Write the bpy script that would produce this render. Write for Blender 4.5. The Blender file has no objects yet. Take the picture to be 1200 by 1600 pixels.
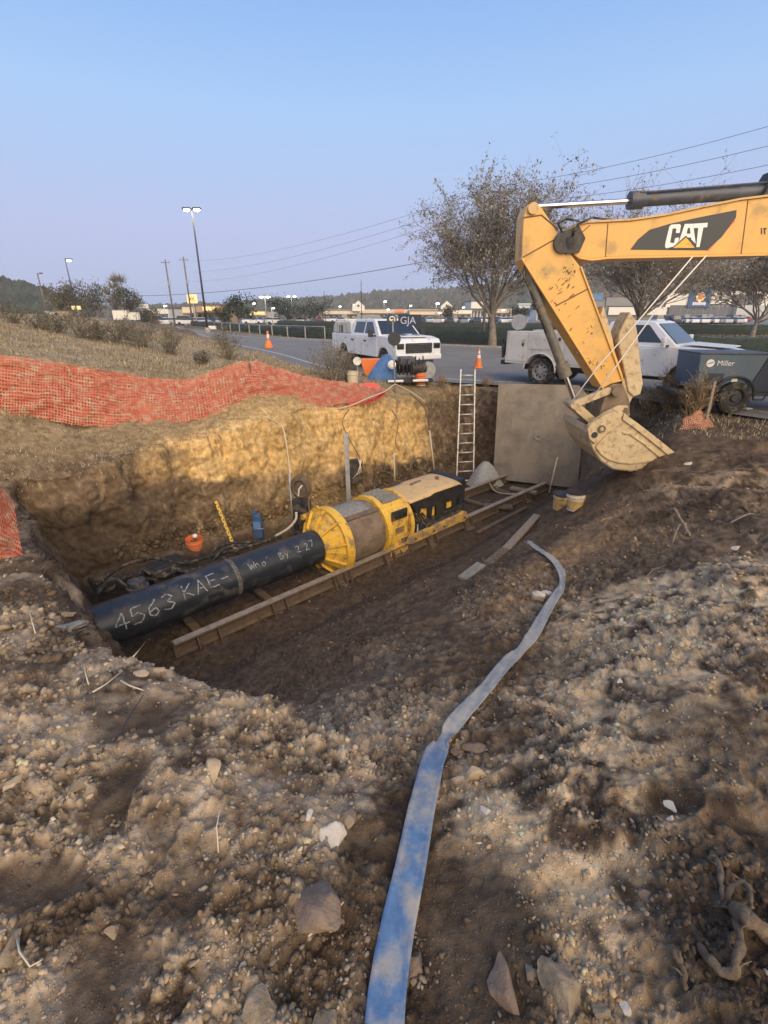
import bpy, bmesh, math, random
import numpy as np
from mathutils import Vector, Matrix, Euler

R = math.radians
random.seed(7)
rng = np.random.default_rng(11)
scene = bpy.context.scene
COL = scene.collection

# ------------------------------------------------------------------ camera
F = 750.0; CX = 600.0; CY = 800.0
PITCH = R(22.4); CZ = 2.1
SP, CP = math.sin(PITCH), math.cos(PITCH)
cam_d = bpy.data.cameras.new("camera"); cam = bpy.data.objects.new("camera", cam_d)
COL.objects.link(cam); scene.camera = cam
cam.location = (0, 0, CZ); cam.rotation_euler = (R(90) - PITCH, 0, 0)
cam_d.sensor_fit = 'HORIZONTAL'; cam_d.sensor_width = 36.0; cam_d.lens = 36.0 * F / 1200.0
cam_d.clip_start = 0.05; cam_d.clip_end = 6000

# ------------------------------------------------------------------ light
SUN_EL, SUN_AZ = 14.0, 158.0      # low, behind the camera to the right (compass style, 0 = +Y)
w = bpy.data.worlds.new("World"); scene.world = w; w.use_nodes = True
nt = w.node_tree; nt.nodes.clear()
wo = nt.nodes.new('ShaderNodeOutputWorld'); bg = nt.nodes.new('ShaderNodeBackground')
sky = nt.nodes.new('ShaderNodeTexSky'); sky.sky_type = 'NISHITA'; sky.sun_disc = False
sky.sun_elevation = R(SUN_EL); sky.sun_rotation = R(SUN_AZ)
sky.air_density = 1.0; sky.dust_density = 1.5; sky.ozone_density = 3.0
# dusk air: the clear-sky model is mixed with an even lilac-to-blue twilight gradient (same all the way round)
tc = nt.nodes.new('ShaderNodeTexCoord'); sx = nt.nodes.new('ShaderNodeSeparateXYZ')
nt.links.new(tc.outputs['Generated'], sx.inputs[0])
cr = nt.nodes.new('ShaderNodeValToRGB'); e = cr.color_ramp.elements
e[0].position = 0.0; e[0].color = (0.275, 0.385, 0.655, 1)
e[1].position = 1.0; e[1].color = (0.10, 0.24, 0.62, 1)
for pos, c in ((0.055, (0.345, 0.405, 0.65)), (0.125, (0.405, 0.435, 0.665)), (0.21, (0.375, 0.48, 0.72)), (0.30, (0.335, 0.505, 0.78)), (0.41, (0.245, 0.42, 0.755)), (0.6, (0.17, 0.34, 0.71))):
    q = cr.color_ramp.elements.new(pos); q.color = (*c, 1)
nt.links.new(sx.outputs['Z'], cr.inputs[0])
mul = nt.nodes.new('ShaderNodeVectorMath'); mul.operation = 'SCALE'; mul.inputs['Scale'].default_value = 8.7
nt.links.new(cr.outputs[0], mul.inputs[0])
mx = nt.nodes.new('ShaderNodeMix'); mx.data_type = 'RGBA'; mx.inputs[0].default_value = 0.88
nt.links.new(sky.outputs[0], mx.inputs[6]); nt.links.new(mul.outputs[0], mx.inputs[7])
# towards the low sun, behind the camera, the twilight sky turns pale and warm
_h = nt.nodes.new('ShaderNodeVectorMath'); _h.operation = 'DOT_PRODUCT'; nt.links.new(tc.outputs['Generated'], _h.inputs[0])
_h.inputs[1].default_value = (math.sin(R(SUN_AZ)) * math.cos(R(SUN_EL)), math.cos(R(SUN_AZ)) * math.cos(R(SUN_EL)), math.sin(R(SUN_EL)))
_m = nt.nodes.new('ShaderNodeMapRange'); _m.interpolation_type = 'SMOOTHSTEP'; _m.inputs[1].default_value = -0.15; _m.inputs[2].default_value = 1.0; _m.inputs[3].default_value = 0.0; _m.inputs[4].default_value = 0.92
nt.links.new(_h.outputs['Value'], _m.inputs[0])
mw = nt.nodes.new('ShaderNodeMix'); mw.data_type = 'RGBA'; mw.inputs[7].default_value = (8.7 * .78, 8.7 * .66, 8.7 * .54, 1)
nt.links.new(_m.outputs[0], mw.inputs[0]); nt.links.new(mx.outputs[2], mw.inputs[6])
nt.links.new(mw.outputs[2], bg.inputs[0]); bg.inputs[1].default_value = 0.12
nt.links.new(bg.outputs[0], wo.inputs[0])

sun_d = bpy.data.lights.new("sun", 'SUN'); sun = bpy.data.objects.new("sun", sun_d); COL.objects.link(sun)
sun_d.energy = 2.7; sun_d.angle = R(60); sun_d.color = (1.0, 0.80, 0.60)
_el, _az = R(30), R(SUN_AZ)
sun_dir = Vector((math.sin(_az) * math.cos(_el), math.cos(_az) * math.cos(_el), math.sin(_el)))
sun.rotation_euler = sun_dir.to_track_quat('Z', 'Y').to_euler()

vs = scene.view_settings
vs.view_transform = 'Standard'; vs.look = 'None'; vs.exposure = 0.30; vs.gamma = 1.0; vs.use_curve_mapping = False
scene.cycles.max_bounces = 6; scene.cycles.diffuse_bounces = 3; scene.cycles.volume_bounces = 1
scene.cycles.use_denoising = True

# ------------------------------------------------------------------ helpers
def P(px, py, d=None, z=None, y=None):
    """the world point seen at a pixel, at depth d, or at height z, or on the vertical plane Y = y"""
    u, v = (px - CX) / F, (CY - py) / F
    a, b = CP + v * SP, -SP + v * CP
    if z is not None: d = (z - CZ) / b
    if y is not None: d = y / a
    return Vector((u * d, a * d, CZ + b * d))

def tag(o, label=None, cat=None, group=None, kind=None):
    if label: o['label'] = label
    if cat: o['category'] = cat
    if group: o['group'] = group
    if kind: o['kind'] = kind
    return o

def thing(name, label, cat, loc=(0, 0, 0), rz=0.0, group=None):
    o = bpy.data.objects.new(name, None); COL.objects.link(o)
    o.location = loc; o.rotation_euler = (0, 0, rz); o.empty_display_size = 0.2
    o['_w'] = 0
    del o['_w']
    return tag(o, label, cat, group)

def wmat(o):
    m = Matrix.LocRotScale(o.location, o.rotation_euler, o.scale)
    return wmat(o.parent) @ m if o.parent else m

def perp(d):
    d = d.normalized()
    a = Vector((0, 0, 1)) if abs(d.z) < 0.9 else Vector((1, 0, 0))
    s = d.cross(a).normalized()
    return s, s.cross(d).normalized()

class MB:
    def __init__(self): self.v = []; self.f = []
    def quad(self, *p):
        n = len(self.v); self.v += [tuple(q) for q in p]; self.f.append(tuple(range(n, n + len(p)))); return self
    def box(self, c, s, rz=0.0, rot=None):
        n = len(self.v); M = rot if rot is not None else Matrix.Rotation(rz, 3, 'Z'); c = Vector(c)
        for sx_ in (-.5, .5):
            for sy in (-.5, .5):
                for sz in (-.5, .5):
                    self.v.append(tuple(c + M @ Vector((sx_ * s[0], sy * s[1], sz * s[2]))))
        for q in ((0, 1, 3, 2), (4, 6, 7, 5), (0, 4, 5, 1), (2, 3, 7, 6), (0, 2, 6, 4), (1, 5, 7, 3)):
            self.f.append(tuple(n + i for i in q))
        return self
    def bar(self, p0, p1, w_, h_, up=(0, 0, 1)):
        p0, p1 = Vector(p0), Vector(p1); d = (p1 - p0); L = d.length; d.normalize()
        s = d.cross(Vector(up))
        if s.length < 1e-4: s = d.cross(Vector((1, 0, 0)))
        s.normalize(); u = s.cross(d).normalized()
        M = Matrix((d, s, u)).transposed()
        return self.box((p0 + p1) / 2, (L, w_, h_), rot=M)
    def tube(self, pts, r, n=8, cap=True, close=False):
        pts = [Vector(p) for p in pts]; base = len(self.v); m = len(pts)
        rs = r if isinstance(r, (list, tuple)) else [r] * m
        side = None
        for i, p in enumerate(pts):
            if close: d = pts[(i + 1) % m] - pts[i - 1]
            else: d = pts[min(i + 1, m - 1)] - pts[max(i - 1, 0)]
            if d.length < 1e-9: d = Vector((0, 0, 1))
            d.normalize()
            if side is None: side, up = perp(d)
            else:
                side = (side - d * side.dot(d))
                if side.length < 1e-5: side, up = perp(d)
                side.normalize(); up = side.cross(d).normalized()
            for k in range(n):
                a = 2 * math.pi * k / n
                self.v.append(tuple(p + (side * math.cos(a) + up * math.sin(a)) * rs[i]))
        for i in range(m if close else m - 1):
            j = (i + 1) % m
            for k in range(n):
                a, b = base + i * n + k, base + i * n + (k + 1) % n
                c, e_ = base + j * n + (k + 1) % n, base + j * n + k
                self.f.append((a, b, c, e_))
        if cap and not close:
            self.f.append(tuple(base + k for k in range(n))[::-1])
            self.f.append(tuple(base + (m - 1) * n + k for k in range(n)))
        return self
    def cyl(self, p0, p1, r, n=20, r1=None):
        return self.tube([p0, p1], [r, r if r1 is None else r1], n)
    def lathe(self, o, ax, prof, n=32, closed=False, a0=0.0, a1=2 * math.pi):
        """prof: (distance along the axis, radius); closed joins the last ring to the first"""
        o = Vector(o); ax = Vector(ax).normalized(); s, u = perp(ax); base = len(self.v); m = len(prof)
        full = abs(a1 - a0 - 2 * math.pi) < 1e-6; k_ = n if full else n + 1
        for t, r in prof:
            for k in range(k_):
                a = a0 + (a1 - a0) * k / n
                self.v.append(tuple(o + ax * t + (s * math.cos(a) + u * math.sin(a)) * r))
        for i in range(m if closed else m - 1):
            j = (i + 1) % m
            for k in range(n):
                kk = (k + 1) % k_
                self.f.append((base + i * k_ + k, base + j * k_ + k, base + j * k_ + kk, base + i * k_ + kk))
        return self
    def prism(self, poly, off):
        """poly: list of 3D points in a plane, extruded by the vector off"""
        n = len(self.v); m = len(poly); off = Vector(off); poly = [Vector(p) for p in poly]
        nrm = Vector((0, 0, 0))
        for i in range(m): nrm += poly[i].cross(poly[(i + 1) % m])
        if nrm.dot(off) > 0: poly = poly[::-1]
        self.v += [tuple(p) for p in poly] + [tuple(p + off) for p in poly]
        self.f.append(tuple(range(n, n + m)))
        self.f.append(tuple(range(n + 2 * m - 1, n + m - 1, -1)))
        for i in range(m):
            j = (i + 1) % m
            self.f.append((n + j, n + i, n + m + i, n + m + j))
        return self
    def loft(self, rings, cap=True):
        base = len(self.v); m = len(rings[0])
        for r_ in rings: self.v += [tuple(p) for p in r_]
        for i in range(len(rings) - 1):
            for k in range(m):
                self.f.append((base + i * m + k, base + i * m + (k + 1) % m, base + (i + 1) * m + (k + 1) % m, base + (i + 1) * m + k))
        if cap:
            self.f.append(tuple(range(base + m - 1, base - 1, -1))); l = base + (len(rings) - 1) * m
            self.f.append(tuple(range(l, l + m)))
        return self
    def build(self, name, mat, parent=None, smooth=False, bevel=0.0, world=False, fixn=False, kind=None, solid=0.0, seg=2):
        me = bpy.data.meshes.new(name)
        vv = self.v
        if world and parent is not None:
            inv = wmat(parent).inverted(); vv = [tuple(inv @ Vector(p)) for p in vv]
        me.from_pydata(vv, [], self.f)
        if fixn or solid:
            bm = bmesh.new(); bm.from_mesh(me); (bmesh.ops.remove_doubles(bm, verts=bm.verts, dist=1e-5) if solid and name != 'layflat_hose' else None); bmesh.ops.recalc_face_normals(bm, faces=bm.faces); bm.to_mesh(me); bm.free()
        me.materials.append(mat)
        if smooth: me.shade_smooth() if smooth is True else me.set_sharp_from_angle(angle=R(smooth)) 
        if smooth and smooth is not True:
            me.shade_smooth(); me.set_sharp_from_angle(angle=R(smooth))
        o = bpy.data.objects.new(name, me); COL.objects.link(o)
        if parent is not None: o.parent = parent
        if bevel:
            b = o.modifiers.new("bevel", 'BEVEL'); b.width = bevel; b.segments = seg; b.limit_method = 'ANGLE'; b.angle_limit = R(40)
        if solid:
            s_ = o.modifiers.new("solid", 'SOLIDIFY'); s_.thickness = solid; s_.offset = 0
        if kind: o['kind'] = kind
        return o

def copy_tree(o, loc=None, rz=None, label=None, parent=None):
    c = o.copy(); COL.objects.link(c)
    if parent is not None: c.parent = parent
    if loc is not None: c.location = loc
    if rz is not None: c.rotation_euler = (0, 0, rz)
    if label: c['label'] = label
    for ch in list(o.children): copy_tree(ch, parent=c)
    return c

def text_mb(s, size=1.0, extrude=0.0):
    """letters as mesh data in the XY plane, lower left at the origin"""
    cu = bpy.data.curves.new("t", 'FONT'); cu.body = s; cu.size = size; cu.extrude = extrude
    ob = bpy.data.objects.new("t", cu); COL.objects.link(ob)
    dg = bpy.context.evaluated_depsgraph_get(); dg.update()
    me = bpy.data.meshes.new_from_object(ob.evaluated_get(dg))
    vv = [v.co.copy() for v in me.vertices]; ff = [tuple(p.vertices) for p in me.polygons]
    bpy.data.objects.remove(ob); bpy.data.curves.remove(cu); bpy.data.meshes.remove(me)
    return vv, ff

def put_text(s, o, xa, ya, size, mb=None, extrude=0.0, sx_=1.0):
    vv, ff = text_mb(s, size, extrude); mb = mb or MB(); n = len(mb.v)
    o, xa, ya = Vector(o), Vector(xa).normalized(), Vector(ya).normalized(); za = xa.cross(ya)
    for p in vv: mb.v.append(tuple(o + xa * p.x * sx_ + ya * p.y + za * p.z))
    mb.f += [tuple(n + i for i in f) for f in ff]
    return mb

# ------------------------------------------------------------------ materials
MATS = {}
def mat(name, col, rough=0.7, metal=0.0, col2=None, scale=6.0, mix=(0.4, 0.65), bump=0.0, bscale=40.0, dirt=None, damt=0.5, dscale=3.0, spec=0.5, emit=None, estr=0.0, attr=False, detail=6.0, alpha=None, trans=0.0):
    m = bpy.data.materials.new(name); m.use_nodes = True; t = m.node_tree; b = t.nodes['Principled BSDF']
    L = t.links.new; N = t.nodes.new
    b.inputs['Roughness'].default_value = rough; b.inputs['Metallic'].default_value = metal
    b.inputs['Specular IOR Level'].default_value = spec
    geo = N('ShaderNodeNewGeometry')
    src = None
    if attr:
        a = N('ShaderNodeAttribute'); a.attribute_name = 'Col'; src = a.outputs['Color']
    def noise(sc, det=detail, w_=0.0):
        n = N('ShaderNodeTexNoise'); n.inputs['Scale'].default_value = sc; n.inputs['Detail'].default_value = det
        n.inputs['Roughness'].default_value = 0.62; L(geo.outputs['Position'], n.inputs['Vector']); return n
    def blend(fac, c1, c2, mode='MIX'):
        mm = N('ShaderNodeMix'); mm.data_type = 'RGBA'; mm.blend_type = mode
        for i, c in ((6, c1), (7, c2)):
            if isinstance(c, (tuple, list)): mm.inputs[i].default_value = (*c[:3], 1)
            else: L(c, mm.inputs[i])
        if isinstance(fac, float): mm.inputs[0].default_value = fac
        else: L(fac, mm.inputs[0])
        return mm.outputs[2]
    def ramp(n, lo, hi):
        r_ = N('ShaderNodeMapRange'); r_.inputs[1].default_value = lo; r_.inputs[2].default_value = hi; r_.clamp = True
        L(n.outputs['Fac'], r_.inputs[0]); return r_.outputs[0]
    c = src if src is not None else tuple(col)
    if col2 is not None:
        if src is not None: c = blend(ramp(noise(scale), *mix), c, col2, 'MULTIPLY')
        else: c = blend(ramp(noise(scale), *mix), c, tuple(col2))
    if dirt is not None:
        f = ramp(noise(dscale, 8.0), 0.62 - damt * 0.35, 0.72 - damt * 0.25)
        c = blend(f, c, tuple(dirt))
        rr = N('ShaderNodeMapRange'); L(f, rr.inputs[0]); rr.inputs[3].default_value = rough; rr.inputs[4].default_value = 0.92
        L(rr.outputs[0], b.inputs['Roughness'])
    if isinstance(c, tuple): b.inputs['Base Color'].default_value = (*c, 1)
    else: L(c, b.inputs['Base Color'])
    if bump:
        n = noise(bscale, 8.0); bp = N('ShaderNodeBump'); bp.inputs['Strength'].default_value = min(1.0, bump); bp.inputs['Distance'].default_value = 0.6 / bscale
        L(n.outputs['Fac'], bp.inputs['Height']); L(bp.outputs[0], b.inputs['Normal'])
    if emit is not None:
        b.inputs['Emission Color'].default_value = (*emit, 1); b.inputs['Emission Strength'].default_value = estr
    if trans: b.inputs['Transmission Weight'].default_value = trans
    MATS[name] = m
    return m

MUD = (0.16, 0.115, 0.07); DUST = (0.34, 0.27, 0.18)
M_dirt = mat('dirt', (0.2, 0.15, 0.1), 0.95, attr=True, col2=(0.62, 0.58, 0.55), scale=9, mix=(0.38, 0.62), bump=0.9, bscale=70, spec=0.25, detail=9)
_t = M_dirt.node_tree; _b = _t.nodes['Principled BSDF']; _geo = _t.nodes.new('ShaderNodeNewGeometry')
def _vor(sc, r, keep):
    v = _t.nodes.new('ShaderNodeTexVoronoi'); v.inputs['Scale'].default_value = sc; _t.links.new(_geo.outputs['Position'], v.inputs['Vector'])
    m_ = _t.nodes.new('ShaderNodeMapRange'); m_.inputs[1].default_value = r; m_.inputs[2].default_value = r * .55; m_.clamp = True; _t.links.new(v.outputs['Distance'], m_.inputs[0])
    sp_ = _t.nodes.new('ShaderNodeSeparateColor'); _t.links.new(v.outputs['Color'], sp_.inputs[0])
    g_ = _t.nodes.new('ShaderNodeMath'); g_.operation = 'GREATER_THAN'; g_.inputs[1].default_value = keep; _t.links.new(sp_.outputs[0], g_.inputs[0])
    x_ = _t.nodes.new('ShaderNodeMath'); x_.operation = 'MULTIPLY'; _t.links.new(m_.outputs[0], x_.inputs[0]); _t.links.new(g_.outputs[0], x_.inputs[1]); return x_, sp_
_old = _b.inputs['Base Color'].links[0].from_socket; _nrm = _b.inputs['Normal'].links[0].from_socket
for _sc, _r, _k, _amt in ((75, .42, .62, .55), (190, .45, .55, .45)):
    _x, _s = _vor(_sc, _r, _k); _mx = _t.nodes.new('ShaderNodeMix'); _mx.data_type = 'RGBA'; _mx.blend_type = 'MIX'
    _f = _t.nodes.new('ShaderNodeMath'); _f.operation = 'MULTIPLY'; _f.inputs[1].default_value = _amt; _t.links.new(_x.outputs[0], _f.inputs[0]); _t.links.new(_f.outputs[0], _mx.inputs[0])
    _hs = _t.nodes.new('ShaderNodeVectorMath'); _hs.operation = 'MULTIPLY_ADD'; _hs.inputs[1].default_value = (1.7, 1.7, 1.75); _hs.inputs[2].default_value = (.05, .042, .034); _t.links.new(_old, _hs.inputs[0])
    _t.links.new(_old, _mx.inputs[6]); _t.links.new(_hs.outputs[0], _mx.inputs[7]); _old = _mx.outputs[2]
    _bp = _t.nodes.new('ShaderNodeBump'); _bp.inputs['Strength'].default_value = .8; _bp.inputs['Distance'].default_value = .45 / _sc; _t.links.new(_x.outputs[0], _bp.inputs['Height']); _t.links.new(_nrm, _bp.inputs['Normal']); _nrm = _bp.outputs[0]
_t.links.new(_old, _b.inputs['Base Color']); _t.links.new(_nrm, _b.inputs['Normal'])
M_gravel = mat('gravel', (0.4, 0.35, 0.28), 0.9, attr=True, col2=(0.7, 0.66, 0.6), scale=60, bump=0.5, bscale=160, spec=0.3)
M_rock = mat('rock', (0.34, 0.27, 0.185), 0.9, col2=(0.20, 0.155, 0.10), scale=14, mix=(0.35, 0.7), bump=0.9, bscale=45, spec=0.3, detail=9)
M_rock_grey = mat('grey_rock', (0.27, 0.265, 0.23), 0.85, col2=(0.19, 0.17, 0.13), scale=10, bump=0.6, bscale=40, spec=0.35)
M_rock_brown = mat('brown_rock', (0.17, 0.12, 0.085), 0.85, col2=(0.27, 0.2, 0.14), scale=8, bump=0.7, bscale=35)
M_rock_tan = mat('tan_rock', (0.50, 0.38, 0.23), 0.85, col2=(0.36, 0.27, 0.17), scale=12, bump=0.5, bscale=45)
M_quartz = mat('quartz', (0.55, 0.49, 0.40), 0.7, bump=0.5, bscale=60)
M_wood = mat('weathered_wood', (0.30, 0.24, 0.17), 0.9, col2=(0.18, 0.14, 0.10), scale=20, bump=0.6, bscale=60)
M_root = mat('root_bark', (0.22, 0.165, 0.105), 0.95, col2=(0.10, 0.072, 0.048), scale=16, mix=(0.35, 0.6), bump=1.0, bscale=50)
M_straw = mat('straw', (0.62, 0.53, 0.38), 0.9)
M_asphalt = mat('asphalt', (0.165, 0.162, 0.15), 0.9, col2=(0.21, 0.20, 0.18), scale=0.5, bump=0.3, bscale=80, detail=10)
M_lot = mat('parking_asphalt', (0.17, 0.17, 0.16), 0.9, col2=(0.13, 0.13, 0.125), scale=0.08)
M_paint = mat('road_paint', (0.6, 0.59, 0.55), 0.8, col2=(0.25, 0.25, 0.24), scale=6)
M_kerb = mat('kerb_concrete', (0.40, 0.38, 0.34), 0.9, col2=(0.3, 0.28, 0.25), scale=2)
M_yellow = mat('machine_yellow', (0.74, 0.42, 0.10), 0.45, col2=(0.68, 0.39, 0.11), scale=2.5, dirt=(.50, .34, .15), damt=0.22, dscale=2.2, bump=0.05, bscale=30)
M_yellow2 = mat('boring_yellow', (0.80, 0.49, 0.055), 0.5, col2=(0.72, 0.42, 0.06), scale=4, dirt=(0.34, 0.23, 0.11), damt=0.34, dscale=7)
M_hood = mat('dusty_hood', (0.62, 0.43, 0.21), 0.75, col2=(0.62, 0.42, 0.18), scale=5, dirt=(0.42, 0.32, 0.19), damt=0.25, dscale=7)
M_tan = mat('worn_bucket_steel', (0.60, 0.47, 0.28), 0.75, col2=(0.50, 0.39, 0.23), scale=5, dirt=(0.33, 0.25, 0.15), damt=0.30, dscale=9, bump=0.4, bscale=30)
M_brownsteel = mat('muddy_steel', (0.20, 0.145, 0.10), 0.8, col2=(0.13, 0.095, 0.065), scale=5, dirt=(0.24, 0.18, 0.12), damt=0.5, dscale=4, bump=0.3, bscale=30)
M_topgrime = mat('grey_grime', (0.20, 0.20, 0.18), 0.85, col2=(0.30, 0.28, 0.24), scale=16, bump=0.8, bscale=60)
M_rail = mat('rail_steel', (0.20, 0.135, 0.09), 0.7, metal=.2, col2=(0.11, 0.085, 0.065), scale=8, dirt=MUD, damt=0.45, dscale=6, bump=0.3, bscale=50)
M_railtop = mat('rail_top', (0.42, 0.35, 0.27), 0.6, metal=0.2, col2=(0.27, 0.21, 0.15), scale=10)
M_black = mat('black_paint', (0.018, 0.018, 0.02), 0.5, col2=(0.04, 0.038, 0.035), scale=6)
M_blackdirt = mat('dirty_black', (0.022, 0.022, 0.024), 0.55, col2=(0.045, 0.042, 0.038), scale=7, dirt=(0.13, 0.105, 0.075), damt=0.3, dscale=6, bump=0.3, bscale=30)
M_rubber = mat('rubber', (0.022, 0.021, 0.020), 0.85, dirt=(0.15, 0.12, 0.085), damt=0.35, dscale=9)
M_pipe = mat('casing_pipe', (0.017, 0.022, 0.028), 0.40, col2=(0.028, 0.034, 0.042), scale=4, dirt=(0.10, 0.09, 0.078), damt=0.24, dscale=3.5, bump=0.05, bscale=20)
M_chalk = mat('chalk', (0.38, 0.40, 0.41), 0.95, col2=(0.05, 0.056, 0.064), scale=34, mix=(0.45, 0.66))
M_chrome = mat('chrome_rod', (0.62, 0.62, 0.63), 0.25, metal=1.0)
M_cyl = mat('cylinder_steel', (0.055, 0.065, 0.085), 0.45, col2=(0.08, 0.09, 0.11), scale=5, dirt=(0.17, 0.14, 0.10), damt=0.22, dscale=6)
M_decal = mat('decal_black', (0.035, 0.042, 0.045), 0.5)
M_white = mat('white_paint', (0.74, 0.76, 0.78), 0.35, col2=(0.66, 0.69, 0.72), scale=1.2, dirt=(0.40, 0.36, 0.30), damt=0.10, dscale=6)
M_whitedull = mat('dull_white', (0.60, 0.60, 0.57), 0.6, col2=(0.5, 0.49, 0.46), scale=2, dirt=(0.36, 0.32, 0.26), damt=0.15, dscale=5)
M_letter = mat('letter_white', (0.80, 0.79, 0.76), 0.5)
M_glass = mat('dark_glass', (0.02, 0.027, 0.032), 0.08, spec=0.9)
M_trim = mat('dark_trim', (0.03, 0.031, 0.034), 0.5)
M_rim = mat('wheel_rim', (0.45, 0.45, 0.45), 0.4, metal=0.7, dirt=(0.2, 0.17, 0.13), damt=0.3, dscale=20)
M_alu = mat('aluminium', (0.66, 0.65, 0.62), 0.4, metal=0.55, dirt=(0.45, 0.38, 0.28), damt=0.25, dscale=10)
M_plate = mat('steel_plate', (0.36, 0.31, 0.245), 0.85, col2=(0.25, 0.21, 0.165), scale=2.4, mix=(0.35, 0.65), dirt=(0.36, 0.30, 0.22), damt=0.42, dscale=1.4, bump=0.15, bscale=10)
_t = M_plate.node_tree; _b = _t.nodes['Principled BSDF']; _g = _t.nodes.new('ShaderNodeNewGeometry')
_old = _b.inputs['Base Color'].links[0].from_socket
for _v, _lo, _hi, _c in (((3, 3, 1.1), .50, .80, (.17, .14, .11)), ((9, 9, 2.5), .60, .85, (.50, .44, .35)), ((1.3, 1.3, 4), .56, .78, (.18, .14, .10))):
    _m2 = _t.nodes.new('ShaderNodeVectorMath'); _m2.operation = 'MULTIPLY'; _m2.inputs[1].default_value = _v; _t.links.new(_g.outputs['Position'], _m2.inputs[0])
    _n = _t.nodes.new('ShaderNodeTexNoise'); _n.inputs['Scale'].default_value = 1.0; _n.inputs['Detail'].default_value = 7; _t.links.new(_m2.outputs[0], _n.inputs['Vector'])
    _r = _t.nodes.new('ShaderNodeMapRange'); _r.inputs[1].default_value = _lo; _r.inputs[2].default_value = _hi; _r.inputs[4].default_value = .6; _t.links.new(_n.outputs['Fac'], _r.inputs[0])
    _x = _t.nodes.new('ShaderNodeMix'); _x.data_type = 'RGBA'; _x.inputs[7].default_value = (*_c, 1); _t.links.new(_r.outputs[0], _x.inputs[0]); _t.links.new(_old, _x.inputs[6]); _old = _x.outputs[2]
_t.links.new(_old, _b.inputs['Base Color'])
M_orange = mat('orange_plastic', (0.80, 0.20, 0.065), 0.55, dirt=(0.45, 0.30, 0.2), damt=0.2, dscale=20)
M_fence = mat('orange_mesh', (0.42, 0.09, 0.045), 0.7, col2=(0.52, 0.18, 0.11), scale=5, mix=(.35, .7), dirt=(0.46, 0.29, 0.19), damt=0.42, dscale=9)
M_red = mat('red_plastic', (0.85, 0.10, 0.07), 0.6)
M_hose = mat('layflat_blue', (0.05, 0.20, 0.56), 0.75, attr=True, col2=(0.62, 0.68, 0.76), scale=26, mix=(0.3, 0.7), dirt=(0.38, 0.36, 0.31), damt=0.50, dscale=5, bump=0.35, bscale=120)
M_galv = mat('galvanised', (0.42, 0.43, 0.43), 0.5, metal=0.4, col2=(0.30, 0.30, 0.29), scale=10)
M_bluep = mat('blue_plastic', (0.035, 0.09, 0.22), 0.5, col2=(0.06, 0.12, 0.24), scale=12)
M_tarp = mat('blue_tarp', (0.05, 0.15, 0.38), 0.6, col2=(0.10, 0.2, 0.4), scale=6)
M_gen = mat('generator_blue_grey', (0.075, 0.12, 0.16), 0.45, col2=(0.095, 0.14, 0.18), scale=2, dirt=(0.2, 0.18, 0.15), damt=0.12, dscale=5)
M_gendark = mat('generator_navy', (0.018, 0.028, 0.05), 0.5)
M_pail = mat('pail_yellow', (0.66, 0.42, 0.14), 0.6, dirt=(0.3, 0.24, 0.17), damt=0.4, dscale=12)
M_cream = mat('cream_plastic', (0.62, 0.54, 0.40), 0.7, dirt=(0.4, 0.3, 0.2), damt=0.2, dscale=20)
M_rope = mat('rope', (0.62, 0.52, 0.36), 0.9)
M_cord = mat('white_cord', (0.80, 0.74, 0.66), 0.8)
M_rodyel = mat('rod_yellow', (0.78, 0.50, 0.10), 0.6)
M_bark = mat('bark', (0.17, 0.145, 0.115), 0.95, col2=(0.26, 0.235, 0.20), scale=3, bump=0.6, bscale=15)
M_twig = mat('twigs', (0.32, 0.29, 0.25), 0.95, col2=(0.24, 0.215, 0.18), scale=1)
M_leaf_b = mat('brown_leaves', (0.24, 0.165, 0.09), 0.85, col2=(0.13, 0.12, 0.065), scale=0.9, mix=(0.4, 0.6))
M_leaf_g = mat('olive_leaves', (0.085, 0.095, 0.045), 0.85, col2=(0.15, 0.13, 0.07), scale=0.6)
M_leaf_d = mat('dark_leaves', (0.035, 0.052, 0.034), 0.85, col2=(0.06, 0.08, 0.045), scale=0.4)
M_hedge = mat('hedge_leaves', (0.035, 0.05, 0.042), 0.9, col2=(0.05, 0.068, 0.045), scale=1.2)
M_brush = mat('grey_brush', (0.17, 0.155, 0.115), 0.95, col2=(0.25, 0.215, 0.155), scale=3)
M_dryw = mat('dry_weeds', (0.34, 0.24, 0.13), 0.95, col2=(0.2, 0.14, 0.08), scale=5)
M_grass = mat('dead_grass', (0.30, 0.26, 0.15), 0.95, attr=True, col2=(0.75, 0.72, 0.68), scale=1.5)
M_forest = mat('forest', (0.05, 0.065, 0.045), 0.95, attr=True)
M_pole = mat('wooden_pole', (0.12, 0.105, 0.09), 0.9, col2=(0.2, 0.18, 0.15), scale=2)
M_poledark = mat('dark_pole', (0.035, 0.037, 0.042), 0.6)
M_wire = mat('wire', (0.05, 0.052, 0.06), 0.6)
M_lamp = mat('lamp_glow', (1, 0.95, 0.8), 0.5, emit=(1.0, 0.93, 0.72), estr=60.0)
M_lamp2 = mat('small_lamp_glow', (1, 1, 1), 0.5, emit=(1.0, 1.0, 0.92), estr=14.0)
M_storewhite = mat('store_panel', (0.78, 0.75, 0.66), 0.8)
M_storegrey = mat('store_grey', (0.25, 0.255, 0.25), 0.85, col2=(0.2, 0.205, 0.2), scale=0.1)
M_storedark = mat('store_dark', (0.13, 0.135, 0.14), 0.85)
M_storeblue = mat('store_blue', (0.035, 0.09, 0.22), 0.7)
M_signorange = mat('sign_orange', (0.85, 0.38, 0.05), 0.6, emit=(1.0, 0.45, 0.08), estr=0.4)
M_signred = mat('sign_red', (0.75, 0.18, 0.06), 0.6, emit=(1.0, 0.25, 0.08), estr=0.3)
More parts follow.
